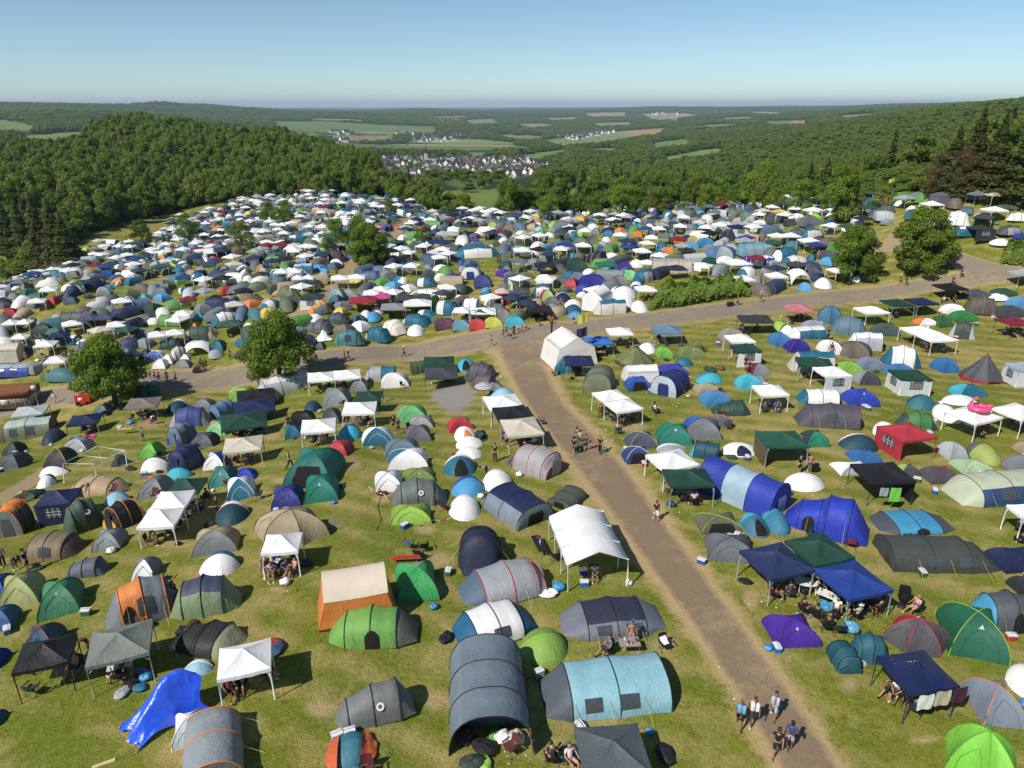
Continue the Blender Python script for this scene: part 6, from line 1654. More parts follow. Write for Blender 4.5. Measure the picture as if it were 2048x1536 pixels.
# sign post before the skip
sp = empty('sign_post', ground(77, 812)); b = MB(); b.tube([(0, 0, 0), (0, 0, 2.7)], .035, 6); b.build('post', [METAL()], sp)
b = MB(); b.box((0, -.05, 2.85), (.62, .04, .62), .4); b.build('sign_panel', [plain('#eceeee', .4)], sp); register(sp, 'white sign post', 'sign post', 'small white square sign on a pole before the rusty skip', 'sign', .4)
# mobile floodlight mast
lt = empty('light_tower', ground(170, 808), R(12)); RED = plain('#d63a24', .4)
b = MB(); b.box((0, 0, .85), (1.9, 1.25, 1.2)); b.box((.35, 0, 1.52), (1.15, 1.2, .14)); b.build('generator_housing', [RED], lt, False)
b = MB(); b.box((-.2, -.64, .95), (.6, .02, .5)); b.build('grille', [plain('#e8e4dc', .5)], lt)
for x in (-.6, .6):
    for y in (-.62, .62): c = MB(); c.tube([(x, y - .09, .3), (x, y + .09, .3)], .3, 12); c.build('wheel', [plain('#1c1c1e', .8)], lt)
b = MB(); b.tube([(-1.0, 0, .35), (-1.9, 0, .3)], .05, 6); b.build('tow_bar', [POLE()], lt)
b = MB(); b.tube([(-.55, 0, 1.4), (-.55, 0, 4.2), (-.55, 0, 4.25), (-.55, 0, 7.4)], [.13, .13, .09, .08], 8); b.build('mast', [plain('#8c9094', .5, .3)], lt)
for k, (x, z) in enumerate(((-1.0, 7.3), (-.1, 7.3), (-1.0, 7.8), (-.1, 7.8))):
    c = MB(); c.box((x, -.12, z), (.62, .34, .42), 0, 0, (R(25), 0)); hd = c.build('lamp_head', [plain('#303236', .5)], lt, False)
    g = MB(); g.box((x, -.33, z - .07), (.52, .02, .34), 0, 0, (R(25), 0)); g.build('lamp_glass', [plain('#c8ccd0', .15)], hd, False)
register(lt, 'red light tower', 'light tower', 'red trailer with a tall floodlight mast beside the dense roadside tree', 'light tower', 1.2)
# portable toilets
TGR, TRF = plain('#12635c', .45), plain('#9aa4a4', .5)
def toilet(px, py, lab, col=None, rz=R(4)):
    t = empty('portable_toilet', ground(px, py), rz); g = col or TGR
    b = MB(); b.box((0, 0, 1.08), (1.1, 1.1, 2.1)); b.build('cabin', [g], t, False)
    b = MB(); b.grid([[(x, y, 2.14 + .16 * (1 - (x / .6) ** 2)) for y in (-.6, .6)] for x in (-.6, -.3, 0, .3, .6)], 0); b.box((0, 0, 2.13), (1.18, 1.18, .05)); b.build('roof', [TRF], t)
    b = MB(); b.box((0, -.565, 1.05), (.78, .03, 1.85)); d = b.build('door', [g], t, False); b = MB(); b.box((.3, -.6, 1.05), (.06, .04, .16)); b.build('handle', [POLE()], d, False)
    b = MB(); b.tube([(.4, .4, 2.1), (.4, .4, 2.55)], .05, 6); b.build('vent_pipe', [plain('#c8ccc8')], t)
    register(t, 'green portable toilet', 'portable toilet', lab, 'portable toilet', .6, 'green portable toilets under the tree')
toilet(277, 797, 'green portable toilet deepest under the roadside tree'); toilet(293, 796, 'middle green portable toilet of the three under the roadside tree'); toilet(311, 794, 'green portable toilet at the open end of the three')
toilet(789, 447, 'small teal and white toilet cabin on the upper dirt path', plain('#1d7c78', .5))
b = MB(); b.box((0, 0, .45), (1.0, .8, .9)); b.box((0, -.1, .95), (1.06, .9, .08)); o = empty('waste_bin', ground(788, 452)); b.build('body', [plain('#e2582a', .5)], o, False); c = MB(); c.box((0, -.1, 1.02), (1.0, .85, .06)); c.build('lid', [plain('#c84a20', .5)], o, False); register(o, 'orange waste bin', 'bin', 'orange waste bin below the upper toilet cabin', 'bin', .5)
# striped parasol
pa = empty('parasol', ground(968, 800)); b = MB(); P = []
for i in range(13):
    f = i / 12 + 1e-3; P.append([(1.15 * f * math.cos(a) * (1 - .05 * (k % 2) * f), 1.15 * f * math.sin(a) * (1 - .05 * (k % 2) * f), 2.15 - .55 * f ** 1.6) for k, a in enumerate([2 * math.pi * k / 16 for k in range(16)])])
b.grid(P, lambda i, j: i % 2, True); b.build('canopy', [fcol('wh'), fabric('#3c3a66', .6, .1)], pa); b = MB(); b.tube([(0, 0, 0), (0, 0, 2.3)], .025, 6); b.build('pole', [METAL()], pa)
register(pa, 'striped parasol', 'parasol', 'round parasol with white and dark rings', 'parasol', 1.1)
# flags
def flag(px, py, h, cols, label, name='flag_pole', fw=1.2, fh=.8):
    f = empty(name, ground(px, py)); b = MB(); b.tube([(0, 0, 0), (0, 0, h)], [.05, .03], 6); b.build('pole', [METAL()], f)
    for k, c in enumerate(cols):
        b = MB(); z = h - .1 - k * (fh * 1.5); b.grid([[(-fw * i / 8, .12 * math.sin(i * 1.1), z - fh * j / 4 - .35 * (i / 8) ** 1.3) for j in range(5)] for i in range(9)], 0); b.build('flag', [fabric(hx(c), .7, .2)], f)
    register(f, label.split(' with ')[0], 'flag pole', label, 'flag', .5)
flag(1172, 722, 6.4, ['#d8d23a', '#2a2a48'], 'tall pole with a yellow flag above a dark one at the junction', fw=1.3, fh=1.2)
flag(1531, 424, 8.5, ['#6a4a7a', '#a04a58'], 'flag pole with drooping dark flags before the tall dense crest tree', fw=.8, fh=1.6)
flag(1778, 416, 6.0, ['#e8d828'], 'flag pole with a bright yellow flag on the crest', fw=1.0, fh=.75)
flag(1105, 682, 3.2, ['#3a3c44'], 'short pole with a rolled dark flag by the cream marquee tent', fw=.3, fh=1.8)
ff = empty('feather_flag', ground(1016, 606)); b = MB(); b.tube([(0, 0, 0), (0, 0, 2.5), (.05, 0, 3.6), (.35, 0, 4.1)], .03, 6); b.build('pole', [POLE()], ff)
b = MB(); b.grid([[(.05 + w * u, .03 * math.sin(3 * z), z) for u in (0, .5, 1)] for z, w in ((.7, .75), (1.5, .8), (2.5, .82), (3.4, .75), (3.9, .45), (4.08, .2))], lambda i, j: 1 if i in (1, 2) and j == 0 else 0); b.build('banner', [fcol('wh'), fabric('#b4c45a', .6, .1)], ff)
register(ff, 'white feather flag', 'feather flag', 'tall white and green feather flag beside the red booth', 'flag', .4)
ctr, rz, L, W, h = place(990, 568, 1018, 612, 4, 1.0, False, 2.9); bo = empty('booth', ctr, rz)
b = MB(); b.grid([[(x * f, y * f, z) for x, y in ((-L / 2, -W / 2), (L / 2, -W / 2), (L / 2, W / 2), (-L / 2, W / 2))] for f, z in ((1.05, 2.2), (.5, 2.6), (.02, 2.9))], 0, True); b.build('roof', [fabric('#e8c8c0', .6, .1)], bo)
b = MB(); b.box((0, W / 2 - .05, 1.1), (L, .06, 2.2)); b.box((-L / 2, 0, 1.1), (.06, W, 2.2)); b.box((0, -W / 2, 1.95), (L, .05, .5)); b.build('wall', [fabric('#a81c34', .6, .06)], bo); b = MB(); b.box((0, -W / 2 + .2, .5), (L * .9, .5, 1.0)); b.build('counter', [plain('#8c2030')], bo, False)
register(bo, 'red booth', 'booth', 'small red sales booth with a pale roof near the road', 'booth', 1.5)
# pink inflatable flamingo lying on the gazebo roof
g0 = next(t for t in THINGS if t['label'] and 'flamingo on its roof' in t['label']); fl = empty('inflatable_flamingo', g0['pos'] + Vector((.25, -.15, 2.44)), R(-12)); PK = plain('#ee5a88', .35)
b = MB(); b.grid([[((.62 + .24 * math.cos(q)) * math.cos(a) * 1.15, (.62 + .24 * math.cos(q)) * math.sin(a), .2 + .24 * math.sin(q)) for q in [2 * math.pi * k / 10 for k in range(11)]] for a in [2 * math.pi * k / 20 for k in range(21)]], 0); b.ball((.85, 0, .42), (.32, .2, .2), 10, 8); b.build('ring', [PK], fl)
b = MB(); b.tube([(-.62, 0, .3), (-.75, 0, .7), (-.62, 0, 1.05), (-.42, 0, 1.2), (-.3, 0, 1.05)], [.16, .13, .11, .12, .1], 10); b.build('neck', [PK], fl); b = MB(); b.tube([(-.3, 0, 1.05), (-.2, 0, .9)], [.08, .03], 8); b.build('beak', [plain('#2a2022')], fl)
register(fl, 'pink inflatable flamingo', 'inflatable', 'pink inflatable flamingo ring on a white gazebo roof', 'inflatable', .8)
ri = empty('swim_ring', ground(181, 877)); b = MB(); b.grid([[((.5 + .16 * math.cos(q)) * math.cos(a), (.5 + .16 * math.cos(q)) * math.sin(a), .16 + .16 * math.sin(q)) for q in [2 * math.pi * k / 8 for k in range(9)]] for a in [2 * math.pi * k / 18 for k in range(19)]], lambda i, j: 0); b.build('ring', [plain('#e83a9a', .35)], ri); register(ri, 'pink swim ring', 'swim ring', 'bright pink swim ring on the grass before the navy gazebo', 'inflatable', .6)
# wire fence along the crest
fe = empty('fence', ground(800, 408)); o0 = fe.location; fp = [ground(800 + 13 * k, 400 + 3.1 * k) - o0 for k in range(11)]
for p in fp: b = MB(); b.tube([p, p + Vector((0, 0, 2))], .04, 5); b.build('post', [plain('#6c7066', .6)], fe)
b = MB()
for z in (.1, .7, 1.3, 1.9): b.tube([p + Vector((0, 0, z)) for p in fp], .02, 4)
for p, q in zip(fp, fp[1:]):
    for k in range(1, 6): m = p.lerp(q, k / 6); b.tube([m + Vector((0, 0, .1)), m + Vector((0, 0, 1.9))], .012, 3)
b.build('wire_mesh', [plain('#7c8478', .5, .4)], fe); register(fe, 'wire fence', 'fence', 'wire mesh fence at the rim of the upper camp', 'fence', 8)

# ---------------------------------------------------------------- small camp gear, built once and copied
CH_M = {}
def chair_parts():
    ps = {}
    b = MB(); b.grid([[(x, y, .44 - .05 * math.cos(x * 5) * (1 - abs(y) * 1.5)) for y in (-.24, 0, .24)] for x in (-.27, -.13, 0, .13, .27)], 0); ps['seat'] = b
    b = MB(); b.grid([[(x, .24 + z * .28 + .05 * (1 - (x / .27) ** 2), .44 + z) for z in (0, .22, .45)] for x in (-.27, -.13, 0, .13, .27)], 0); ps['backrest'] = b
    for s in (-1, 1):
        b = MB(); b.box((s * .31, -.02, .63), (.07, .48, .02)); ps['armrest' + str(s)] = b
        for t in (-1, 1): b = MB(); b.tube([(s * .29, t * .25, 0), (s * .29, -t * .22, .6 if t > 0 else .44)], .014, 5); ps['leg%d%d' % (s, t)] = b
    return ps
for k, v in chair_parts().items(): CH_M[k.rstrip('-10123456789')] = CH_M.get(k.rstrip('-10123456789'), []) + [v.mesh(k.rstrip('-10123456789'), [plain('#2c2c30', .8)])]
def link_mat(o, m):
    o.material_slots[0].link = 'OBJECT'; o.material_slots[0].material = m
def chair(p, rz, col, label=None, host=None, small=False):
    r = empty('folding_chair', p, rz); m = fabric(hx(col), .75, .05)
    for k, ms in CH_M.items():
        for me in ms:
            o = bpy.data.objects.new(k, me); COL.objects.link(o); o.parent = r
            if k in ('seat', 'backrest'): link_mat(o, m)
    rec(r, cname(col) + ' folding chair', 'folding chair', label, 'folding chairs about the camp', 'chair'); THINGS[-1].update(rad=.35, host=host, small=True); return r
def tablet(p, rz, L, W, h, col, label=None, host=None, oval=False, clutter=5):
    r = empty('camping_table', p, rz); b = MB()
    if oval: b.grid([[(L / 2 * f * math.cos(a), W / 2 * f * math.sin(a), z) for a in [2 * math.pi * k / 24 for k in range(24)]] for f, z in ((.01, h), (1, h), (1, h - .04), (.01, h - .04))], 0, True)
    else: b.box((0, 0, h), (L, W, .035))
    b.build('tabletop', [plain(col, .45)], r, False)
    for sx in (-1, 1):
        for sy in (-1, 1): c = MB(); q = .72 if oval else 1; c.tube([(sx * (L / 2 - .08) * q * 1.03, sy * (W / 2 - .06) * q * 1.03, 0), (sx * (L / 2 - .08) * q, sy * (W / 2 - .06) * q, h - .02)], .025 if oval else .015, 6); c.build('leg', [plain(col, .45) if oval else METAL()], r)
    rec(r, cname(col) + ' camping table', 'camping table', label, None, 'table'); THINGS[-1].update(rad=L / 2, host=host, small=True)
    TB = THINGS[-1]; M = Matrix.Rotation(rz, 3, 'Z')
    for k in range(clutter):
        q = M @ Vector((rng.uniform(-.4, .4) * L, rng.uniform(-.36, .36) * W, h + .02)) + Vector(p)
        if oval and (q - Vector(p)).length > W: continue
        b = MB(); hh = rng.uniform(.1, .24); b.tube([(0, 0, 0), (0, 0, hh * .7), (0, 0, hh)], [.045, .045, .025], 8); c = rng.choice(['#c83a2a', '#e0dcd0', '#2a6a3a', '#d0a040', '#3a5a9a', '#d8d8dc'])
        o = b.build('bottle', [plain(c, .3)]); o.location = q; rec(o, cname(c) + ' bottle', 'bottle', None, 'drinks standing on camping tables', 'bottle'); THINGS[-1].update(rad=.05, host=TB, small=True, on='table')
    return r
def bag(p, r_, col, label=None, name='rubbish_bag', word='rubbish bag', gl=.35, host=None):
    b = MB(); ph = [rng.uniform(0, 6.28) for _ in range(5)]; P = []; flat, el = (.38, 1.5) if name in ('clothes_heap', 'travel_bag') else (.62, 1.1)
    for i in range(9):
        a = math.pi * i / 8 * .98 + .02; row = []
        for j in range(12):
            q = 2 * math.pi * j / 12; k = 1 + .14 * math.sin(3 * q + ph[0]) * math.sin(a * 2) + .1 * math.sin(5 * q + 3 * a + ph[1]); rr = r_ * math.sin(a) ** .8 * k
            row.append((rr * math.cos(q) * el, rr * math.sin(q), max(.01, r_ * flat * (1 + math.cos(a)) * (1 + .22 * math.sin(3 * q + ph[2]) * math.sin(2 * a + ph[3])))))
        P.append(row)
    b.grid(P[::-1], 0, True); rt = b.build(name, [fabric(hx(col), gl, .05, 1.6)]); rt.location = p; rt.rotation_euler = (0, 0, rng.uniform(0, 6.28))
    rec(rt, cname(col) + ' ' + word, word, label, None, 'bag'); THINGS[-1].update(rad=r_, small=True, host=host); return rt
def cooler(p, rz, col, label=None, host=None):
    r = empty('cool_box', p, rz); b = MB(); b.box((0, 0, .17), (.5, .32, .34)); b.build('body', [plain(hx(col), .4)], r, False); b = MB(); b.box((0, 0, .375), (.53, .35, .07)); b.build('lid', [plain('#e8e8ea', .4)], r, False)
    b = MB(); b.tube([(-.25, 0, .3), (-.25, 0, .5), (.25, 0, .5), (.25, 0, .3)], .015, 5); b.build('handle', [plain('#e0e0e2', .4)], r)
    rec(r, cname(col) + ' cool box', 'cool box', label, None, 'cool box'); THINGS[-1].update(rad=.3, small=True, host=host)
def G_(px, py): return ground(px, py)
for px, py, a, c, l in [(818,1097,170,'sl','grey folding chair alone on open grass above the red bench'),(848,1103,200,'bk','black low chair beside the red bench'),(838,1117,150,'bk','black stool like chair touching the red bench'),(1329,1300,20,'bk','black folding chair with a white towel over its back'),
 (1607,1228,120,'bk',None),(1632,1240,140,'bk',None),(1652,1262,175,'bk',None),(1677,1268,178,'#2a3c50','dark teal folding chair at the front of the blue gazebo'),(1547,1192,200,'#b03828','red brown folding chair at the front leg of the navy gazebo'),(1578,1196,185,'#4c4a54',None),
 (1712,1240,210,'bk',None),(1755,1226,230,'bk',None),(1828,1226,-70,'bk','black folding chair with a seated man beside the loudspeaker'),(1700,1095,160,'#a82c34','red patterned folding chair behind the blue gazebo'),(1622,1082,20,'#1f4a34','dark green folding chair behind the trio of gazebos'),
 (1103,1528,190,'bk','black folding chair with coloured stripes at the bottom edge'),(1128,1518,150,'bk',None),(1110,1122,200,'#3c4450','slate folding chair beside the open white marquee'),(1236,868,180,'#2a5090','blue folding chair in front of the long white double gazebo'),(1310,828,100,'bk','black folding chair with a person in a white shirt'),
 (1085,850,90,'#2a58b8','bright blue folding chair on the verge of the track'),(1086,878,100,'#3a4664','navy folding chair on the verge beside the cream gazebo'),(1213,1308,-60,'#2c3c6c','navy folding chair at the camping table'),(288,1312,200,'#34363a',None),(310,848,30,'bk',None)]:
    chair(G_(px, py), R(a), c, l)
chr_t = MB(); chr_t.grid([[(x, y, .47 + .42 * max(0, y) * 1.6 + .02 * math.sin(9 * x)) for y in (-.1, .05, .28, .33)] for x in (-.2, -.07, .07, .2)], 0)
o = chr_t.build('towel', [fcol('wh')]); o.location = G_(1329, 1300); o.rotation_euler = (0, 0, R(20)); rec(o, 'white towel', 'towel', 'white towel hung over a lone black chair by the slate tunnel tent', None, 'towel'); THINGS[-1]['small'] = True
tablet(G_(1257, 1304), R(4), 1.15, .75, .7, '#9c9890', 'grey camping table with drinks beside the light blue tunnel tent', clutter=9)
tablet(G_(1611, 1182), R(-8), 1.5, 1.0, .72, '#ecebe6', 'white oval garden table under the trio of gazebos', oval=True, clutter=7)
tablet(G_(1652, 1208), R(-40), 1.2, .7, .72, '#ecebe6', 'white folding table under the blue gazebo', clutter=5)
tablet(G_(1078, 1100), R(105), 1.9, .6, .55, '#26262a', 'low black table beside the open white marquee', clutter=6)
tablet(G_(252, 868), R(8), 1.7, .6, .7, '#d8b070', 'yellow wooden trestle table beside the brown grey gazebo', clutter=5)
tablet(G_(1196, 715), R(4), 1.9, .6, .75, '#a87848', 'wooden beer table under the bright blue tarpaulin gazebo', clutter=4)
be = empty('bench', G_(812, 1126), R(8)); b = MB(); b.box((0, 0, .46), (1.85, .26, .04)); b.build('seat', [plain('#d02a34', .4)], be, False)
for x in (-.7, .7): b = MB(); b.tube([(x, -.13, 0), (x, 0, .44), (x, .13, 0)], .02, 5); b.build('leg', [METAL()], be)
register(be, 'red bench', 'bench', 'long bright red bench behind the green dome tent', 'bench', 1)
for px, py, r_, c, l, nm, w in [(1117,1178,.38,'#3a9cd4','light blue rubbish bag beside the open white marquee','rubbish_bag','rubbish bag'),(1700,1262,.45,'#62b4d8','pale blue rubbish bag at the front leg of the blue gazebo','rubbish_bag','rubbish bag'),(1652,1220,.42,'#3a9ad0','sky blue rubbish bag behind a standing woman','rubbish_bag','rubbish bag'),
 (1138,1512,.42,'#3a94d0','sky blue rubbish bag at the bottom edge beside seated people','rubbish_bag','rubbish bag'),(1330,1512,.42,'bk','black clothing and bags in a heap at the bottom edge','clothes_heap','clothes heap'),(1258,1168,.22,'wh','white bag at the front leg of the open white marquee','rubbish_bag','bag'),(892,1278,.35,'bk','black bag lying beside the white and blue tunnel tent','travel_bag','travel bag'),
 (262,1372,.34,'bk','black bag below the grey green gazebo','travel_bag','travel bag'),(280,1378,.28,'te','teal cloth below the grey green gazebo','clothes_heap','clothes heap'),(246,1388,.32,'lg','grey clothes below the grey green gazebo','clothes_heap','clothes heap'),(365,1268,.36,'#2a3040','dark bag beside the black humped tunnel tent','travel_bag','travel bag'),(546,1292,.4,'#c03040','red bag in the shade of the white gazebo','travel_bag','travel bag'),(552,1302,.42,'#3a5c7a','blue grey bag in the shade of the white gazebo','travel_bag','travel bag'),
 (610,1128,.36,'#3a3e50','dark backpack beside the white gazebo of the beige dome','travel_bag','travel bag'),(570,1168,.3,'wh','white plastic bag in front of the white gazebo','rubbish_bag','bag'),(1095,1190,.45,'wh','white cloth heap beside the grey and slate tunnel tent','clothes_heap','clothes heap'),(1303,1330,.35,'#4a5a6a','grey bag behind the light blue tunnel tent','travel_bag','travel bag'),(1306,1320,.22,'wh','white bottle bag behind the light blue tunnel tent','rubbish_bag','bag'),
 (968,1497,.45,'bk','black rucksack in the mouth of the large dark grey tunnel','travel_bag','travel bag'),(1005,1480,.36,'wh','white bag in the mouth of the large dark grey tunnel','rubbish_bag','bag'),(990,1470,.3,'ap','green bag in the mouth of the large dark grey tunnel','travel_bag','travel bag'),(930,1475,.4,'#5a4a48','brown bag inside the large dark grey tunnel','travel_bag','travel bag'),(1032,1482,.4,'#d8d0c8','pale bag by the side of the large dark grey tunnel','rubbish_bag','bag'),(945,1528,.4,'#3c4a44','dark crate like bag at the bottom edge','travel_bag','travel bag'),(970,1530,.3,'lm','lime bag at the bottom edge','travel_bag','travel bag'),
 (1490,1165,.3,'bk','black backpack at the leg of the navy gazebo','travel_bag','travel bag'),(420,1050,.3,'#3a3c40','dark bag beside the white and petrol pop-up tent','travel_bag','travel bag'),(1763,692,.38,'#2c2e38','black backpack standing alone near the white double gazebo','travel_bag','travel bag'),(1420,742,.6,'#3a4c44','heap of dark clothes above the light blue pop-up tent','clothes_heap','clothes heap'),(1440,738,.5,'#8a5a44','brown clothes heap above the light blue pop-up tent','clothes_heap','clothes heap'),
 (925,735,.4,'#e0c8b0','pale clothes heap in front of the turquoise pop-up tent','clothes_heap','clothes heap'),(300,922,.35,'#3c4238','dark clothes heap left of the white pop-up tent','clothes_heap','clothes heap'),(262,940,.4,'#33362f','dark gear heap above the beige tunnel tent','clothes_heap','clothes heap'),(240,855,.35,'#c8ccd4','pale clothes heap beside the trestle table','clothes_heap','clothes heap'),(262,848,.4,'#4aa0c8','blue bag heap beside the trestle table','rubbish_bag','bag'),(298,846,.35,'#d85a8c','pink cloth below the brown grey gazebo','clothes_heap','clothes heap')]:
    bag(G_(px, py), r_, c, l, nm, w, .3 if 'rubbish' in nm else .7)
for px, py, a, c, l in [(1166,1148,10,'#2a5cb0','blue cool box under the open white marquee'),(1168,1172,5,'#2a70d0','bright blue cool box in front of the open white marquee'),(700,1472,20,'#3aa0c8','small blue box on open grass below the low grey tunnel'),(675,1478,30,'lg','pale box on open grass beside the small blue one')]: cooler(G_(px, py), R(a), c, l)
# loudspeaker, suitcase, plank, towels
o = empty('loudspeaker', G_(1803, 1212), R(-20)); b = MB(); b.box((0, 0, .95), (.55, .5, .8)); b.build('cabinet', [plain('#161618', .6)], o, False); b = MB(); b.tube([(0, 0, 0), (0, 0, .55)], .04, 6); b.box((0, 0, .02), (.5, .5, .04)); b.build('stand', [POLE()], o); b = MB(); b.grid([[(r_ * math.cos(a), -.26, .88 + r_ * math.sin(a)) for a in [2 * math.pi * k / 14 for k in range(14)]] for r_ in (.02, .19)], 0, True); b.build('cone', [plain('#2c2c30', .4)], o); register(o, 'black loudspeaker', 'loudspeaker', 'black loudspeaker behind the blue gazebo', 'loudspeaker', .4)
o = empty('suitcase', G_(1629, 944), R(10)); b = MB(); b.box((0, 0, .42), (.5, .28, .72)); b.build('shell', [plain('#1c1d22', .5)], o, False); b = MB(); b.tube([(-.12, .1, .78), (-.12, .1, 1.0), (.12, .1, 1.0), (.12, .1, .78)], .012, 5); b.build('handle', [METAL()], o); register(o, 'black suitcase', 'suitcase', 'big black suitcase standing beside people at the green gazebo', 'suitcase', .4)
b = MB(); b.box((0, 0, .03), (.9, .16, .05)); o = b.build('plank', [plain('#d8c49c', .7)], None, False); o.location = G_(208, 1528); o.rotation_euler = (0, 0, R(28)); register(o, 'wooden plank', 'plank', 'short pale wooden plank on the grass at the bottom edge', 'plank', .5)
def towel(px, py, zc, w, h_, c, rz, label):
    b = MB(); b.grid([[(w * (u - .5), .03 * math.sin(9 * u + 4 * v), -h_ * v) for v in (0, .3, .6, 1)] for u in [k / 6 for k in range(7)]], 0); o = b.build('towel', [fabric(hx(c), .8, .2)]); p = G_(px, py); o.location = p + Vector((0, 0, zc)); o.rotation_euler = (0, 0, rz); rec(o, cname(c) + ' towel', 'towel', label, None, 'towel'); THINGS[-1]['small'] = True
towel(1783, 1022, 1.95, .75, 1.15, '#7ee63c', R(-4), 'lime green towel hanging from the black gazebo'); towel(1760, 1022, 1.95, .6, .7, 'lg', R(-4), 'pale grey towel beside the lime green one')
towel(1838, 1452, 1.95, .8, .9, 'wh', R(8), 'white towel hanging from the shiny navy gazebo'); towel(1872, 1444, 1.95, .8, .9, '#e0d8b0', R(8), 'cream striped towel hanging from the shiny navy gazebo'); towel(1906, 1436, 1.95, .7, .95, '#5c2a48', R(8), 'dark plum towel hanging from the shiny navy gazebo')
# red and white barrier tape
def tape(pts, label):
    b = MB(); P = [ground(*p) for p in pts]; o0 = P[0]; seg = []
    for a_, b_ in zip(P, P[1:]):
        n = max(2, int((b_ - a_).length / .35)); seg += [a_.lerp(b_, k / n) - o0 + Vector((0, 0, .35 + .12 * math.cos(2 * math.pi * k / n))) for k in range(n)]
    b.grid([[p, p + Vector((0, 0, .09))] for p in seg], lambda i, j: i % 2); o = b.build('barrier_tape', [plain('#e8e6e4', .5), plain('#d0342c', .5)]); o.location = o0; register(o, 'red and white barrier tape', 'barrier tape', label, 'tape', 2)
tape([(738, 984), (752, 990), (750, 1045), (745, 1072)], 'red and white barrier tape running down open grass'); tape([(752, 985), (768, 1000), (790, 1012)], 'short red and white barrier tape before the grey badge tunnel'); tape([(905, 1046), (868, 1052), (830, 1064)], 'red and white barrier tape between a white pop-up and a lime dome')
# litter lying about
LV = MB()
def litter(px, py, sp, n):
    g = ground(px, py)
    for _ in range(n):
        x, y = g.x + rng.gauss(0, sp), g.y + rng.gauss(0, sp); z = float(hgt(x, y)); s_ = rng.uniform(.05, .13)
        LV.box((x, y, z + .03), (s_, s_ * rng.uniform(.5, 1), .05), rng.uniform(0, 3), rng.choice([0, 0, 0, 1, 2, 3]))
for px, py, sp, n in [(1250,860,2.2,40),(1190,800,1.6,16),(1300,800,2.5,24),(1180,840,1,10),(1230,780,2,12),(1590,1230,1.2,14),(1580,1200,1,8),(1420,780,2,10),(1740,690,2,8),(960,930,1.2,12),(1430,720,1.6,10),(1560,760,2,8),(1790,830,2,8),(1650,980,2,8),(1380,1010,1,8),(300,860,1.6,12),(470,900,1,8),(1300,1040,2,5),(700,1475,1,4),(1010,1500,.8,20),(560,1165,.8,8),(1820,960,2,8),(640,940,2,4),(1350,700,3,14),(600,800,4,10),(1450,1300,5,8),(820,720,8,8)]: litter(px, py, sp, n)
o = LV.build('litter', [plain('#eceae6', .5), plain('#c8402c', .5), plain('#3a8ac0', .5), plain('#c8b48c', .6)]); o['kind'] = 'stuff'

# ---------------------------------------------------------------- the valley: houses, church, wind turbines
def house_mesh(L, W, e, r, wc, rc):
    b = MB(); hl, hw = L / 2, W / 2
    b.add([(-hl, -hw, -2), (hl, -hw, -2), (hl, hw, -2), (-hl, hw, -2), (-hl, -hw, e), (hl, -hw, e), (hl, hw, e), (-hl, hw, e), (-hl, 0, r), (hl, 0, r)], [(0, 1, 5, 4), (2, 3, 7, 6), (1, 2, 6, 9, 5), (3, 0, 4, 8, 7)], 0)
    o = .5; k = (r - e) / hw
    b.add([(-hl - o, -hw - o, e - o * k + .12), (hl + o, -hw - o, e - o * k + .12), (hl + o, 0, r + .15), (-hl - o, 0, r + .15), (-hl - o, hw + o, e - o * k + .12), (hl + o, hw + o, e - o * k + .12)], [(0, 1, 2, 3), (3, 2, 5, 4)], 1)
    for s in (-1, 1):
        for x in (-.5, 0, .5):
            for z in (1.3, 3.6): b.box((x * L * .6, s * (hw + .02), z), (1.1, .06, 1.2), 0, 2)
    b.box((hl * .4, hw * .3, r + .3), (.7, .7, 1.6), 0, 0)
    return b.mesh('house', [plain(wc, .8, 0, .8, .1), plain(rc, .6, 0, .7), plain('#3c434c', .3)], False)
HM = [house_mesh(11, 9, 4.6, 9.0, '#f2efe8', '#3e4048'), house_mesh(13, 9, 4.8, 9.2, '#ece6d8', '#46464c'), house_mesh(10, 8, 4.4, 8.2, '#f6f4f0', '#54504e'), house_mesh(16, 9, 4.2, 8.0, '#e8dcc4', '#3a3c44'), house_mesh(11, 9, 4.6, 8.8, '#f0ece4', '#6a4a40')]
def houses(poly, n, dmin, label, group, sc_=1.0):
    X = [p[0] for p in poly]; Y = [p[1] for p in poly]; got = []
    for _ in range(n * 12):
        if len(got) >= n: break
        px, py = rng.uniform(min(X), max(X)), rng.uniform(min(Y), max(Y))
        if not in_poly(px, py, poly): continue
        g = ground(px, py)
        if math.hypot(g.x, g.y) < 640: continue
        if any((g.x - q.x) ** 2 + (g.y - q.y) ** 2 < dmin ** 2 for q in got): continue
        got.append(g); o = bpy.data.objects.new('house', rng.choice(HM)); COL.objects.link(o); o.location = g; o.rotation_euler = (0, 0, rng.choice([.3, 1.85, -.4, 1.2, .9]) + rng.uniform(-.2, .2)); o.scale = [sc_ * rng.uniform(.85, 1.15)] * 3
        rec(o, 'house', 'house', label, group, 'house'); THINGS[-1]['fixed'] = True
houses(VILL, 150, 15, 'white walled house with a dark roof in the large valley village', 'houses of the valley village', .95)
houses([(785,266),(860,268),(925,272),(925,283),(850,285),(800,276)], 42, 22, 'tiny white house of the hamlet among fields beyond the village', 'houses of the far field hamlet', 1.4)
houses([(1115,276),(1160,268),(1205,262),(1235,264),(1200,272),(1150,281)], 44, 22, 'tiny white house of the hamlet on the far wooded valley slope', 'houses of the far slope hamlet', 1.5)
houses([(662,265),(700,263),(715,268),(665,272)], 8, 25, 'far farm building beside fields above the wooded hill', 'far farm buildings', 1.5); houses([(663,282),(700,280),(700,286),(664,287)], 6, 25, 'low long farm building below the far farm', 'low far farm buildings', 1.6)
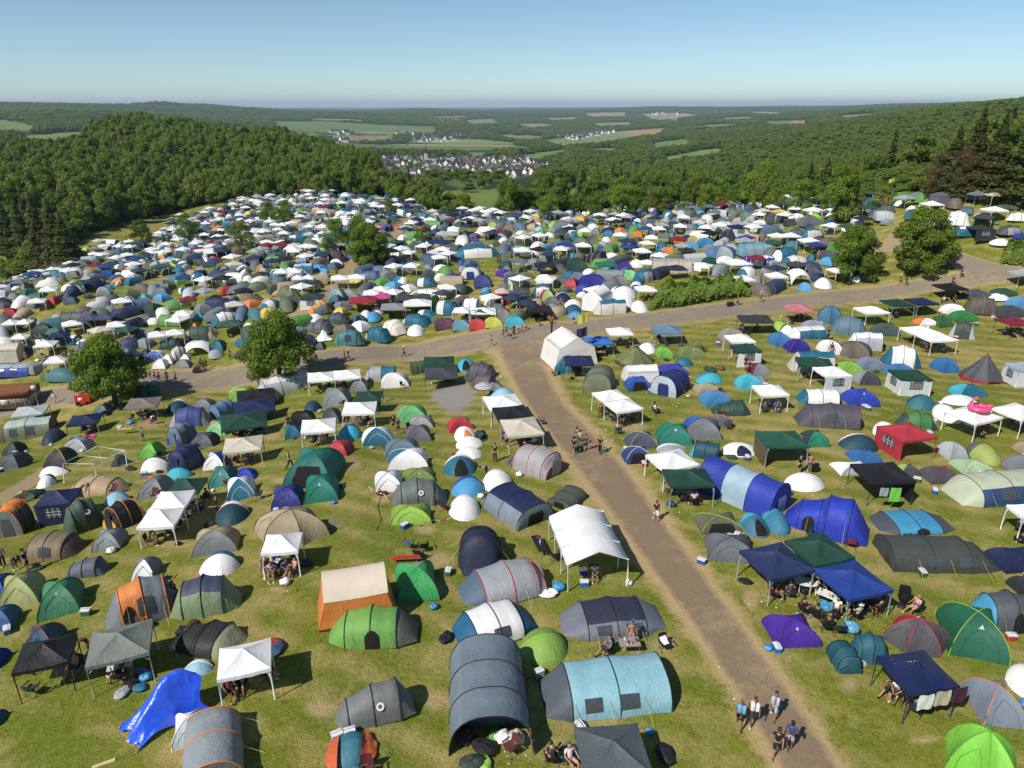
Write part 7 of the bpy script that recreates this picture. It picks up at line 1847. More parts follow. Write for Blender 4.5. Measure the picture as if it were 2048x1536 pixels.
houses([(880,244),(920,241),(920,245),(885,247)], 12, 40, 'barely visible house in the farthest hamlet', 'houses of the farthest hamlet', 2.0); houses([(1300,228),(1360,226),(1360,230),(1310,231)], 8, 50, 'barely visible house on the far hilltop fields', 'far hilltop houses', 2.4)
g = ground(865, 325); ch = empty('church', g, R(20)); b = MB(); b.box((0, 0, 4), (18, 9, 8)); b.add([(-9, -5, 8), (9, -5, 8), (9, 0, 13), (-9, 0, 13), (-9, 5, 8), (9, 5, 8)], [(0, 1, 2, 3), (3, 2, 5, 4), (0, 3, 4), (1, 5, 2)], 1); b.build('nave', [plain('#e4ded0', .8), plain('#3a3c42', .6)], ch, False)
b = MB(); b.box((-11, 0, 8), (5, 5, 16)); b.build('tower', [plain('#d8d2c4', .8)], ch, False); b = MB(); b.grid([[(-11 + r_ * math.cos(a), r_ * math.sin(a), z) for a in [math.pi / 4 + math.pi / 2 * k for k in range(4)]] for r_, z in ((3.9, 16), (2.2, 19), (.1, 31))], 0, True); b.build('spire', [plain('#33353c', .5)], ch, False); register(ch, 'church', 'church', 'village church with a pointed dark spire', 'church', 12)
for px, py in ((445, 219), (470, 219), (496, 220)):
    p = at_depth(px, py, 5400); w = empty('wind_turbine', (p[0], p[1], float(hgt(p[0], p[1]))), 0); top = p[2] - float(hgt(p[0], p[1])) + 16
    b = MB(); b.tube([(0, 0, 0), (0, 0, top)], [1.8, 1.0], 8); b.build('tower', [plain('#f0f0f0', .4)], w); b = MB(); b.box((0, 0, top), (2.4, 5, 2.4)); b.build('nacelle', [plain('#f0f0f0', .4)], w, False)
    for k in range(3): a = R(90 + 120 * k + px); b = MB(); b.tube([(0, -6, top), (12 * math.cos(a), -6, top + 12 * math.sin(a)), (22 * math.cos(a), -6, top + 22 * math.sin(a))], [.9, 1.0, .3], 5); b.build('blade', [plain('#f0f0f0', .4)], w)
    rec(w, 'wind turbine', 'wind turbine', None, 'wind turbines on the horizon', 'wind turbine'); THINGS[-1]['label'] = {445: 'leftmost of three far white wind turbines on the horizon', 470: 'middle of three far white wind turbines on the horizon', 496: 'rightmost of three far white wind turbines on the horizon'}[px]

# bare, trodden and burnt patches in the meadow
def patch_mat(name, c1, c2):
    s = NT(name); geo = s.n('ShaderNodeNewGeometry'); pos = geo.outputs['Position']; n1 = s.noise(pos, 3, 4, .7); n2 = s.noise(pos, .6, 5, .7)
    a = s.n('ShaderNodeAttribute', attribute_name='across'); c, b = grass_nodes(s, pos)
    f = s.ramp(s.math('ADD', a.outputs['Fac'], s.math('MULTIPLY', s.math('SUBTRACT', n2, .5), 1.5)), [(.30, (.85, .85, .85)), (.85, (0, 0, 0))])
    return s.done(bsdf(s, s.mix(f, c, s.mix(n1, c1, c2)), .95, b.outputs[0], .15))
TAN, ASH = patch_mat('trodden_straw', (.26, .19, .09), (.46, .35, .18)), patch_mat('fire_ash', (.10, .09, .08), (.24, .22, .20))
for px, py, rx, ry in [(525,992,34,13),(836,948,26,16),(705,930,26,14),(560,962,30,10),(540,870,24,14),(600,848,20,14),(1010,1010,26,16),(880,1120,40,26),(950,1230,26,22),(1330,1290,40,30),(1700,1370,36,26),(1600,1240,60,16),(1660,1010,34,12),(1640,1150,50,12),(1260,855,50,14),(1620,800,40,10),(1850,940,40,10),(1400,1000,34,10),(470,925,26,10),(300,850,36,10),(560,1180,36,10),(640,1420,40,26),(870,1400,40,30),(1060,1440,24,30),(1500,1200,24,30),(1850,1480,40,14),(760,1000,22,14),(850,1060,30,14)]: disc('bare_patch', px, py, rx, ry, TAN, .022)
disc('ash_patch', 668, 1046, 30, 12, ASH, .026)
# ---------------------------------------------------------------- people: one continuous skinned body per pose, clothes as children
def skin(nodes, edges, root=0, lev=1):
    """nodes: list of (co, rx, ry)"""
    me = bpy.data.meshes.new('body'); me.from_pydata([tuple(n[0]) for n in nodes], edges, [])
    o = bpy.data.objects.new('body', me); COL.objects.link(o); o.modifiers.new('Skin', 'SKIN')
    for i, n in enumerate(nodes): me.skin_vertices[0].data[i].radius = (n[1], n[2])
    for i in range(len(nodes)): me.skin_vertices[0].data[i].use_root = (i == root)
    m = o.modifiers.new('Subdivision', 'SUBSURF'); m.levels = lev; m.render_levels = lev
    dg = bpy.context.evaluated_depsgraph_get(); r = bpy.data.meshes.new_from_object(o.evaluated_get(dg)); bpy.data.objects.remove(o)
    r.polygons.foreach_set('use_smooth', [True] * len(r.polygons)); return r
V3 = Vector
def pose(kind):
    """joints of a 1.76 m figure facing -y (the camera); z up"""
    J = dict(pelvis=V3((0, 0, .93)), waist=V3((0, 0, 1.08)), chest=V3((0, 0, 1.28)), neck=V3((0, .01, 1.47)), head=V3((0, -.02, 1.62)), top=V3((0, -.005, 1.735)))
    for s, n in ((-1, 'R'), (1, 'L')):
        J['sh' + n] = V3((s * .185, .01, 1.41)); J['el' + n] = V3((s * .25, .04, 1.14)); J['wr' + n] = V3((s * .27, -.05, .91))
        J['hip' + n] = V3((s * .095, 0, .90)); J['kn' + n] = V3((s * .10, -.02, .49)); J['an' + n] = V3((s * .105, .02, .085)); J['toe' + n] = V3((s * .125, -.15, .03))
    if kind in ('walk', 'walk2'):
        q = 1 if kind == 'walk' else -1
        for n, f in (('L', q), ('R', -q)):
            s = 1 if n == 'L' else -1
            if f > 0: J['kn' + n] = V3((s * .10, -.20, .53)); J['an' + n] = V3((s * .10, -.28, .12)); J['toe' + n] = V3((s * .115, -.45, .085)); J['el' + n] = V3((s * .24, .16, 1.17)); J['wr' + n] = V3((s * .25, .12, .92))
            else: J['kn' + n] = V3((s * .10, .06, .49)); J['an' + n] = V3((s * .10, .33, .17)); J['toe' + n] = V3((s * .115, .21, .03)); J['el' + n] = V3((s * .24, -.06, 1.15)); J['wr' + n] = V3((s * .22, -.26, 1.0))
    if kind in ('sit', 'sit2', 'sit3'):
        d = -.44
        for k in ('pelvis', 'waist', 'chest', 'neck', 'head', 'top'): J[k].z += d
        J['waist'].y += .05; J['chest'].y += .10; J['neck'].y += .13; J['head'].y += .11; J['top'].y += .13
        for n, s in (('L', 1), ('R', -1)):
            for k in ('sh', 'hip'): J[k + n].z += d
            J['sh' + n].y += .11; J['el' + n] = V3((s * .29, .02, .72)); J['wr' + n] = V3((s * .26, -.22, .68)); J['kn' + n] = V3((s * .15, -.43, .50)); J['an' + n] = V3((s * .14, -.48, .085)); J['toe' + n] = V3((s * .16, -.64, .03))
        if kind == 'sit2': J['wrL'] = V3((.12, -.26, .92)); J['elL'] = V3((.28, -.08, .76)); J['anR'] = V3((-.16, -.75, .16)); J['toeR'] = V3((-.18, -.86, .27)); J['knR'] = V3((-.14, -.42, .46))
        if kind == 'sit3': J['wrL'] = V3((.10, -.33, .62)); J['wrR'] = V3((-.10, -.33, .62)); J['chest'].y -= .14; J['neck'].y -= .22; J['head'].y -= .27; J['top'].y -= .26; J['shL'].y -= .17; J['shR'].y -= .17; J['head'].z -= .05; J['top'].z -= .05
    if kind == 'bend':
        J['waist'] = V3((0, -.05, 1.05)); J['chest'] = V3((0, -.26, 1.13)); J['neck'] = V3((0, -.45, 1.16)); J['head'] = V3((0, -.58, 1.10)); J['top'] = V3((0, -.68, 1.06))
        for n, s in (('L', 1), ('R', -1)): J['sh' + n] = V3((s * .185, -.38, 1.13)); J['el' + n] = V3((s * .22, -.46, .86)); J['wr' + n] = V3((s * .16, -.55, .64))
    if kind == 'carry':
        for n, s in (('L', 1), ('R', -1)): J['el' + n] = V3((s * .24, -.02, 1.14)); J['wr' + n] = V3((s * .14, -.26, 1.16))
    if kind == 'drink': J['elL'] = V3((.30, -.14, 1.22)); J['wrL'] = V3((.12, -.22, 1.45))
    return J
PC = {}
def person_meshes(kind):
    if kind in PC: return PC[kind]
    J = pose(kind); N = []; E = []; ix = {}
    def nd(k, co, rx, ry=None): ix[k] = len(N); N.append((co, rx, ry or rx)); return ix[k]
    def ed(a, b): E.append((ix[a], ix[b]))
    nd('pelvis', J['pelvis'], .145, .105); nd('waist', J['waist'], .125, .095); nd('chest', J['chest'], .15, .105); nd('neck', J['neck'], .052); 
    nd('jaw', J['neck'].lerp(J['head'], .55) + V3((0, -.02, 0)), .062, .068); nd('head', J['head'], .078, .095); nd('top', J['top'], .055, .065)
    for a, b in (('pelvis', 'waist'), ('waist', 'chest'), ('chest', 'neck'), ('neck', 'jaw'), ('jaw', 'head'), ('head', 'top')): ed(a, b)
    f = (J['top'] - J['neck']).normalized(); fr = V3((0, -1, 0)) - f * f.dot(V3((0, -1, 0))); fr.normalize()
    nd('nose', J['head'].lerp(J['neck'], .28) + fr * .108, .011); ed('head', 'nose')
    for n, s in (('L', 1), ('R', -1)):
        nd('ear' + n, J['head'] + V3((s * .088, .01, -.01)), .014, .02); ed('head', 'ear' + n)
        nd('sh' + n, J['sh' + n], .062); nd('el' + n, J['el' + n], .042); nd('wr' + n, J['wr' + n], .029); ed('chest', 'sh' + n); ed('sh' + n, 'el' + n); ed('el' + n, 'wr' + n)
        d = (J['wr' + n] - J['el' + n]).normalized(); side = d.cross(V3((s, 0, 0))); side = side.normalized() if side.length > .1 else V3((0, -1, 0)); nrm = d.cross(side)
        pl = J['wr' + n] + d * .075; nd('palm' + n, pl, .036, .018); ed('wr' + n, 'palm' + n)
        for q, (off, ln) in enumerate(((-.027, .062), (-.009, .074), (.009, .070), (.026, .052))):
            k1, k2 = 'f%s%d' % (n, q), 'g%s%d' % (n, q); b = pl + d * .035 + side * off
            nd(k1, b + d * ln * .45, .009); nd(k2, b + d * ln * .85 + nrm * .02 * -s, .0075); ed('palm' + n, k1); ed(k1, k2)
        nd('t1' + n, J['wr' + n] + d * .05 + side * -.045, .011); nd('t2' + n, J['wr' + n] + d * .095 + side * -.062 + nrm * .012, .009); ed('wr' + n, 't1' + n); ed('t1' + n, 't2' + n)
        nd('hip' + n, J['hip' + n], .088, .092); nd('th' + n, J['hip' + n].lerp(J['kn' + n], .5), .074); nd('kn' + n, J['kn' + n], .054); nd('ca' + n, J['kn' + n].lerp(J['an' + n], .35) + V3((0, .015, 0)), .054); nd('an' + n, J['an' + n], .036); nd('toe' + n, J['toe' + n], .034, .028)
        for a, b in (('pelvis', 'hip' + n), ('hip' + n, 'th' + n), ('th' + n, 'kn' + n), ('kn' + n, 'ca' + n), ('ca' + n, 'an' + n), ('an' + n, 'toe' + n)): ed(a, b)
    out_ = {'body': skin(N, E, 0, 1)}
    def sub(name, spec, edges, root=0): out_[name] = skin(spec, edges, root, 1)
    sub('shirt', [(J['pelvis'] + V3((0, 0, .02)), .158, .122), (J['waist'], .142, .112), (J['chest'], .168, .122), (J['chest'].lerp(J['neck'], .72), .07, .065)] + [(J['sh' + n], .076, .076) for n in 'LR'] + [(J['sh' + n].lerp(J['el' + n], .62), .058, .058) for n in 'LR'], [(0, 1), (1, 2), (2, 3), (2, 4), (2, 5), (4, 6), (5, 7)])
    for nm, ln, w in (('shorts', .92, .074), ('trousers', 1.0, .066)):
        sp_ = [(J['pelvis'] + V3((0, 0, .04)), .155, .118), (J['pelvis'], .16, .12)]; ee = [(0, 1)]
        for n in 'LR':
            b = len(sp_); sp_ += [(J['hip' + n], .100, .106), (J['hip' + n].lerp(J['kn' + n], .5), .09, .09), (J['hip' + n].lerp(J['kn' + n], ln), w + .012, w + .012)]; ee += [(1, b), (b, b + 1), (b + 1, b + 2)]
            if nm == 'trousers': sp_ += [(J['kn' + n].lerp(J['an' + n], .5), .066, .066), (J['an' + n] + V3((0, 0, .01)), .056, .056)]; ee += [(b + 2, b + 3), (b + 3, b + 4)]
        sub(nm, sp_, ee, 1)
    for n in 'LR': sub('shoe' + n, [(J['an' + n] + V3((0, .045, -.03)), .046, .05), (J['an' + n] + V3((0, 0, -.02)), .05, .055), (J['toe' + n], .046, .036)], [(0, 1), (1, 2)], 1)
    bk = -fr
    sub('hair', [(J['head'] + bk * .045 + f * -.04, .072, .07), (J['head'] + bk * .03 + f * .04, .086, .09), (J['top'] + bk * .012 + f * .012, .070, .078)], [(0, 1), (1, 2)], 1)
    sub('longhair', [(J['neck'] + bk * .085 + f * -.10, .07, .04), (J['head'] + bk * .06 + f * -.06, .088, .07), (J['head'] + bk * .03 + f * .04, .09, .092), (J['top'] + bk * .012 + f * .012, .072, .08)], [(0, 1), (1, 2), (2, 3)], 2)
    b = MB(); c0 = J['head'] + f * .055; u = V3((1, 0, 0)); ring = []
    for r1, up in ((.099, 0), (.10, .03), (.085, .07), (.05, .1), (.005, .11)): ring.append([tuple(c0 + u * (r1 * math.cos(a)) + fr * (r1 * 1.12 * math.sin(a) + .002) + f * up) for a in [2 * math.pi * k / 14 for k in range(14)]])
    b.grid(ring, 0, True); b.grid([[tuple(c0 + u * (x * .085) + fr * (.09 + y * (.10 - .03 * x * x)) + f * (.012 - .015 * y)) for x in (-1, -.5, 0, .5, 1)] for y in (0, .5, 1)], 0); out_['cap'] = b.mesh('cap', [])
    b = MB(); b.grid([[tuple(c0 + u * (r1 * math.cos(a)) + fr * (r1 * math.sin(a)) + f * up) for a in [2 * math.pi * k / 16 for k in range(16)]] for r1, up in ((.19, -.015), (.10, 0), (.098, .06), (.07, .09), (.005, .095))], 0, True); out_['hat'] = b.mesh('hat', [])
    for s, n in ((-1, 'R'), (1, 'L')):
        b = MB(); b.ball(J['head'].lerp(J['neck'], .02) + fr * .088 + V3((s * .033, 0, 0)), .012, 6, 4); out_['eye' + n] = b.mesh('eye', [])
    T = lambda q: J['chest'].lerp(J['neck'], .7) + q
    b = MB()      # towel or open vest lying over the shoulders
    P = []
    for i in range(9):
        a = i / 8 * 2 - 1; row = []
        for j in range(5):
            y = j / 4; x = a * .2; z = .03 - .07 * a * a
            p = J['chest'].lerp(J['neck'], .78) + V3((x, 0, 0)) + f * z + bk * .1
            if y > .35: p = J['chest'].lerp(J['neck'], .6) + V3((x * .95, 0, 0)) + fr * (.135) + f * (-(y - .35) * .62) + V3((0, 0, 0))
            elif y > .1: p = J['chest'].lerp(J['neck'], .80) + V3((x, 0, 0)) + f * (z + .01) + fr * .05
            row.append(tuple(p))
        P.append(row)
    b.grid(P[:4], 0); b.grid(P[5:], 0); b.grid([r[:2] for r in P], 0); out_['towel'] = b.mesh('towel', [])
    for k, m in out_.items():
        if not m.materials: m.materials.append(plain('#888888'))
    PC[kind] = out_; return out_
SKINS = ['#c99878', '#d6a688', '#b98a68', '#c08c6c', '#8a5c40']
HAIRS = ['#2a1e16', '#4a3424', '#1c1816', '#6a4c30', '#a08050']
def skinmat(c): return plain(c, .55, 0, .72, .06)
def person(p, face, kind='stand', shirt='bk', legs='bk', lower='shorts', head='hair', hc=None, extra=None, ec='wh', sk=None, label=None, host=None, scale=None, small=False):
    """face: direction the person looks at, degrees, 0 = towards the camera, 90 = to the right of the picture"""
    M = person_meshes(kind); r = empty('person', p, R(face)); s = scale or rng.uniform(.95, 1.03); r.scale = (s, s, s)
    def ch(nm, me, m):
        o = bpy.data.objects.new(nm, me); COL.objects.link(o); o.parent = r; link_mat(o, m); return o
    sk = sk or rng.choice(SKINS); ch('body', M['body'], skinmat(sk))
    if shirt: ch('shirt', M['shirt'], fabric(hx(shirt), .85, .04))
    ch(lower, M[lower], fabric(hx(legs), .85, .04))
    if not small:
        for n in 'LR': ch('shoe', M['shoe' + n], plain(rng.choice(['#e4e2de', '#2a2a2c', '#54483e']), .6))
        for n in 'LR': ch('eye', M['eye' + n], plain('#201814', .4))
    h = hc or rng.choice(HAIRS)
    if head in ('hair', 'longhair'): ch('hair', M[head], plain(h, .7))
    else:
        if not small: ch('hair', M['hair'], plain(rng.choice(HAIRS), .7))
        ch(head, M[head], fabric(hx(h), .8, .04))
    if extra: ch(extra, M['towel'], fabric(hx(ec), .85, .08))
    top = (cname(shirt) + ' top') if shirt else 'bare chest'
    d = 'person with a bare chest' if not shirt else 'person in a ' + cname(shirt) + ' top'
    d += '' if (host is not None or not small) and kind.startswith('sit') else ' and ' + cname(legs) + ' ' + lower
    rec(r, d, 'person', label, 'people about the camp', 'person'); THINGS[-1].update(rad=.35, host=host, small=True, seated=kind.startswith('sit')); return r
def who(px, py, *a, **k): return person(ground(px, py), *a, **k)
who(1478, 1454, -20, 'walk', 'sb', 'bk', extra='towel', ec='#7cc0ea', label='person with a light blue towel over the shoulders walking down the track')
who(1504, 1450, -15, 'walk2', '#b8bcb4', '#2c4a38', extra='towel', ec='wh', label='person with a white towel and dark green shorts walking down the track')
who(1545, 1437, -25, 'walk', None, '#a8c0d4', extra='towel', ec='#b8d0ec', sk='#b07c58', label='bare chested person in pale blue shorts on the track')
who(1550, 1512, -20, 'walk2', 'bk', 'bk', head='cap', hc='#6a2a2a', label='person all in black with a dark red cap on the track')
who(1577, 1498, -30, 'drink', '#2a50b0', 'lg', head='cap', hc='bk', label='person in a blue top and pale grey shorts shading the face on the track')
who(1311, 1042, 0, 'walk', '#26305c', 'wh', head='cap', hc='#9c2434', label='person in a navy shirt, white shorts and red cap on the track')
for a in [(1147,910,150,'walk','bk','dg','shorts','hair','friend in black at the front of the group on the track'),(1171,903,170,'walk2','#4a5058','bk','shorts','hair','friend with a dark backpack in the group on the track'),(1199,907,160,'walk','#2a2426','bk','trousers','hair','friend in black trousers carrying a green bag on the track'),(1153,888,165,'walk2','#8a6c70','dg','shorts','cap','friend in a red cap at the rear of the group'),(1160,893,175,'walk','#c8c8b8','#3a5c48','shorts','hair','friend pulling a loaded cart in the group')]:
    who(a[0], a[1], a[2], a[3], a[4], a[5], a[6], a[7], hc='#c02838' if a[7] == 'cap' else None, label=a[8])
bag(G_(1210, 905) + Vector((0, 0, .25)), .2, 'gn', 'green carrier bag held by a friend on the track', 'carrier_bag', 'carrier bag')
ca = empty('hand_cart', G_(1158, 903), R(70)); b = MB(); b.box((0, 0, .35), (.9, .5, .3)); b.build('tub', [fabric('#2f6a48', .7, .04)], ca, False)
for x in (-.3, .3):
    for y in (-.27, .27): c = MB(); c.tube([(x, y - .03, .12), (x, y + .03, .12)], .12, 10); c.build('wheel', [plain('#1c1c1e')], ca)
b = MB(); b.tube([(.45, 0, .4), (.95, 0, .85)], .015, 5); b.build('handle', [POLE()], ca); register(ca, 'green hand cart', 'hand cart', 'green hand cart with the group of friends on the track', 'cart', .5)
who(1262, 1290, 10, 'stand', None, '#d89aa4', head='cap', hc='#2448b0', label='bare chested person in a blue cap and pink shorts behind the camping table')
who(1215, 1310, -60, 'sit2', '#5a6c8c', '#4a4a52', head='longhair', hc='#6a3c28', label='seated person with long brown hair at the camping table')
for a in [(434,1018,-60,'stand','bk','bk','shorts','cap','#e8e8e8','person in black with a white cap above the petrol pop-up'),(580,938,90,'walk','#a0a4a4','#22242c','trousers','hair',None,'person in a grey shirt and dark trousers beside the emerald tent'),(788,862,20,'stand','bk','bk','shorts','hair',None,'person in black behind another wearing a red cap'),(797,868,10,'stand','#2c2e38','#26283a','shorts','cap','#cc3a34','person in dark clothes and red cap beside a green dome tent'),
 (287,882,160,'stand','#5c9c6c','#22402c','shorts','cap','#22345c','person in a green shirt behind the vivid green dome'),(305,848,60,'bend','wh','#b8bcc8','shorts','hair',None,'person in a white shirt beneath the brown grey gazebo'),(353,1211,80,'stand','bk','bk','trousers','longhair','#2a1c18','person in black beside the sage green tunnel tent'),(179,1306,-40,'bend',None,'#a89078','shorts','hair',None,'bare backed person bending behind the grey green gazebo'),
 (8,1134,40,'stand','#b8c4d4','#2a2e3c','trousers','cap','#e0e0e0','person in pale blue holding blue bags at the picture edge'),(32,1140,60,'bend','#5a5048','#3c3a38','shorts','hair',None,'person in brown leaning by the khaki tunnel tent'),(57,1144,100,'stand','bk','bk','shorts','hair',None,'person in black with a striped bag by the khaki tunnel tent'),(184,988,-30,'bend','#a8acb4','#8a8c98','shorts','hair',None,'person in grey bending in the door of the beige tunnel tent'),
 (1597,947,20,'stand','bk','bk','shorts','hair',None,'person in black standing at the green gazebo'),(1618,943,-20,'stand',None,'#5a5a60','shorts','hair',None,'bare chested person beside the big black suitcase'),(1655,680,10,'stand','#33343a','#33343a','trousers','hair',None,'person in dark clothes behind the brown six sided dome'),(1661,711,-50,'stand','#5c2a38','#c8a890','shorts','longhair','#3a1e1a','person with dark red top beside the brown six sided dome'),
 (1490,739,10,'stand','bk','bk','shorts','hair',None,'person in black before the white arched wall'),(1497,748,0,'stand','bk','bk','trousers','longhair','#4a2218','person in a long black dress near the white arched wall'),(1668,1242,-30,'stand','wh','bk','trousers','longhair','#1c1614','person in a white top and black trousers under the blue gazebo'),(1597,905,0,'stand','dg','bk','shorts','hair',None,None),
 (1013,895,30,'carry','#9ab0cc','bk','shorts','hair',None,'person in pale blue beside the cream gazebo'),(990,924,-20,'stand','#4a2a28','#3a3444','trousers','longhair','#3a1c14','person with patterned trousers beside the grey and red tunnel'),(973,952,-60,'bend','#c0b8b4','#3c5080','shorts','hair',None,'person crouching beside a white pop-up tent'),(1007,890,10,'stand','#3a5a7a','bk','shorts','hair',None,None),
 (578,858,20,'stand','bk','bk','shorts','hair',None,None),(767,803,-60,'stand','#3a2e28','bk','shorts','hair',None,'person standing at the shaded side of the dark green gazebo'),(1000,527,0,'stand','bk','bk','trousers','hair',None,'one of two people in black standing on the grassy slope lane'),(995,527,10,'stand','#2a2c34','bk','trousers','hair',None,'second of two people in black on the grassy slope lane'),
 (53,722,30,'stand','#c83a50','#b8a898','shorts','hair',None,'person in a red top at the cream marquee'),(17,728,0,'stand','#4a2c48','bk','shorts','longhair','#2a1c18','person in plum before the long blue tunnel tent')]:
    who(a[0], a[1], a[2], a[3], a[4], a[5], a[6], a[7], hc=a[8], label=a[9])
ROAD = [(808,714,90,'walk','bk','bk','trousers','cap','#e8e8e8','person in black with a white cap striding along the road'),(982,694,100,'walk2','#d8b8b0','lg','shorts','hair',None,'person in a pale top walking alone at the junction'),(690,724,80,'walk','#3a3632','#4a4c48','trousers','hair',None,'person in brown black walking beside another on the road'),(697,720,80,'walk2','#33363e','#3a3c40','trousers','cap','#d8d8d8','person in a pale cap walking beside another on the road'),
 (606,711,60,'walk','#4a5468','bk','shorts','hair',None,'person in slate blue beside the big round roadside tree'),(614,709,70,'walk2','bk','bk','shorts','hair',None,'person in black beside the big round roadside tree'),(461,718,-40,'walk','#3a3c54','#2c2c38','trousers','hair',None,'person dragging a cart off the dirt path'),(335,762,10,'stand','#2a2c34','#2a2c34','trousers','hair',None,'person in black near the tree shadow on the road'),(352,764,0,'stand','#a8846c','#26282e','trousers','cap','#26282e','person with tan top near the tree shadow on the road'),
 (318,761,30,'stand','#d0a48c','bk','trousers','hair',None,'person in pink behind the portable toilets'),(310,760,30,'stand','#a89478','bk','shorts','hair',None,'person in khaki behind the portable toilets'),(301,758,0,'stand','#b8a080','#5c5a50','shorts','hair',None,None),(111,808,10,'walk','#d8d4d8','#e0c0ac','shorts','hair',None,'person in white with a black bag near the rusty skip'),(10,790,20,'sit3','#b89a80','bk','shorts','hair',None,'person sitting on the verge above the rusty skip'),(20,789,10,'sit','#dcc850','bk','shorts','hair',None,'person in yellow sitting on the verge above the rusty skip'),
 (396,742,60,'bend','#2c2c34','#2c2c34','trousers','hair',None,'person leaning over a loaded handcart on the road'),(408,743,50,'walk','#38404c','#2a3444','trousers','hair',None,'person in blue black in the handcart group on the road'),(401,735,40,'stand','#c0b8a8','bk','shorts','cap','#c8dc50','person in a lime cap in the handcart group'),(413,738,60,'stand','#5c4a3c','bk','shorts','hair',None,'person in brown in the handcart group'),
 (1007,676,-30,'walk','#3a3634','#4a4644','shorts','hair',None,'person in brown in the small junction group'),(1013,671,-10,'stand','#5c4c3e','bk','shorts','hair',None,'person in dark tan in the small junction group'),(1022,680,-50,'walk2','#c8a088','bk','shorts','hair',None,'bare shouldered person in the small junction group'),(1028,671,0,'stand','bk','bk','trousers','hair',None,'person in black in the small junction group'),
 (1036,664,20,'sit','#e0b8a0','bk','shorts','hair',None,None),(1043,664,10,'sit3','#d8b49c','#7a3a34','shorts','hair',None,None),(1052,661,0,'sit','#d87a4a','bk','shorts','hair',None,None),(1078,652,10,'sit3','#7a3a2c','#dcb49c','shorts','hair',None,None),(1099,646,10,'sit','#e87a3a','bk','shorts','hair',None,'person in an orange shirt sitting at the black logo gazebo'),(1105,648,20,'sit3','#e0763a','#c89078','shorts','hair',None,None),(1084,641,0,'stand','#c8ccd4','#22242a','shorts','hair',None,'person in white standing inside the black gazebo with red emblems'),
 (1147,648,0,'sit','#2a2428','#e0b8a8','shorts','cap','#d83a3a','person in a red cap sitting beside another on the road verge'),(1160,647,10,'sit3','#e0e0e4','#b88a78','shorts','hair',None,'person in white sitting beside another on the road verge'),(1474,612,60,'walk','#303038','bk','trousers','hair',None,'person in black pulling a large case along the road'),(1520,605,90,'walk2','#b0bccc','#5c6470','shorts','cap','#e0e0e0','person in pale blue walking past the hedge end'),
 (1799,569,60,'walk','bk','bk','shorts','cap','#e8e8e8','person in black and white cap walking on the far road'),(1811,573,60,'walk2','#26262a','bk','shorts','hair',None,'person in black just ahead on the far road'),(1904,572,-40,'walk','#2a2a2e','bk','shorts','hair',None,'person in black leaning forward near the track fork'),(1921,557,-40,'walk2','#34383c','bk','shorts','cap','#2c2c30','person in black carrying gear near the track fork'),(1918,519,-30,'walk','#b87868','#26262a','shorts','hair',None,'bare backed person walking up the branch track'),(2006,508,40,'bend','#33333a','#26262c','shorts','hair',None,'person bending by the white pop-up near the branch track'),
 (1636,518,0,'stand',None,'#6a9cc8','shorts','hair',None,'bare chested person in blue shorts before the blue uphill gazebo'),(1076,602,0,'stand','#c8a494','bk','shorts','hair',None,None),(1121,616,0,'stand','#8a6a50','#3a3c34','shorts','hair',None,None),(588,600,0,'stand',None,'bk','shorts','hair',None,None),(627,556,20,'walk','bk','bk','shorts','hair',None,None),(675,552,20,'walk','#8a3c38','bk','shorts','hair',None,None),(673,550,0,'stand','bk','bk','shorts','hair',None,None),(632,587,0,'stand','bk','bk','trousers','hair',None,None),(640,585,0,'stand','#2c3a5c','bk','trousers','hair',None,None),(254,482,0,'stand','bk','bk','trousers','hair',None,'lone tiny person on the empty left meadow'),(192,618,30,'walk','bk','bk','trousers','hair',None,'person in black among tents on the left slope')]
for a in ROAD: who(a[0], a[1], a[2], a[3], a[4], a[5], a[6], a[7], hc=a[8], label=a[9], small=True)
cs_ = empty('wheeled_case', G_(1460, 613), R(20)); b = MB(); b.box((0, 0, .4), (.95, .6, .6)); b.build('shell', [plain('#2a2a2e', .6)], cs_, False); c = MB(); c.tube([(.4, 0, .6), (.8, 0, .95)], .02, 5); c.build('handle', [METAL()], cs_); register(cs_, 'black wheeled case', 'case', 'large black wheeled case pulled along the road', 'case', .5)
cs_ = empty('hand_cart', G_(394, 746), R(20)); b = MB(); b.box((0, 0, .4), (1.2, .6, .35)); b.box((.1, 0, .75), (.9, .5, .4)); b.build('load', [plain('#3c3e44', .8)], cs_, False); c = MB(); c.tube([(.6, 0, .4), (1.1, 0, .9)], .02, 5); c.build('handle', [METAL()], cs_); register(cs_, 'loaded handcart', 'hand cart', 'loaded dark handcart on the road with a group round it', 'cart', .6)
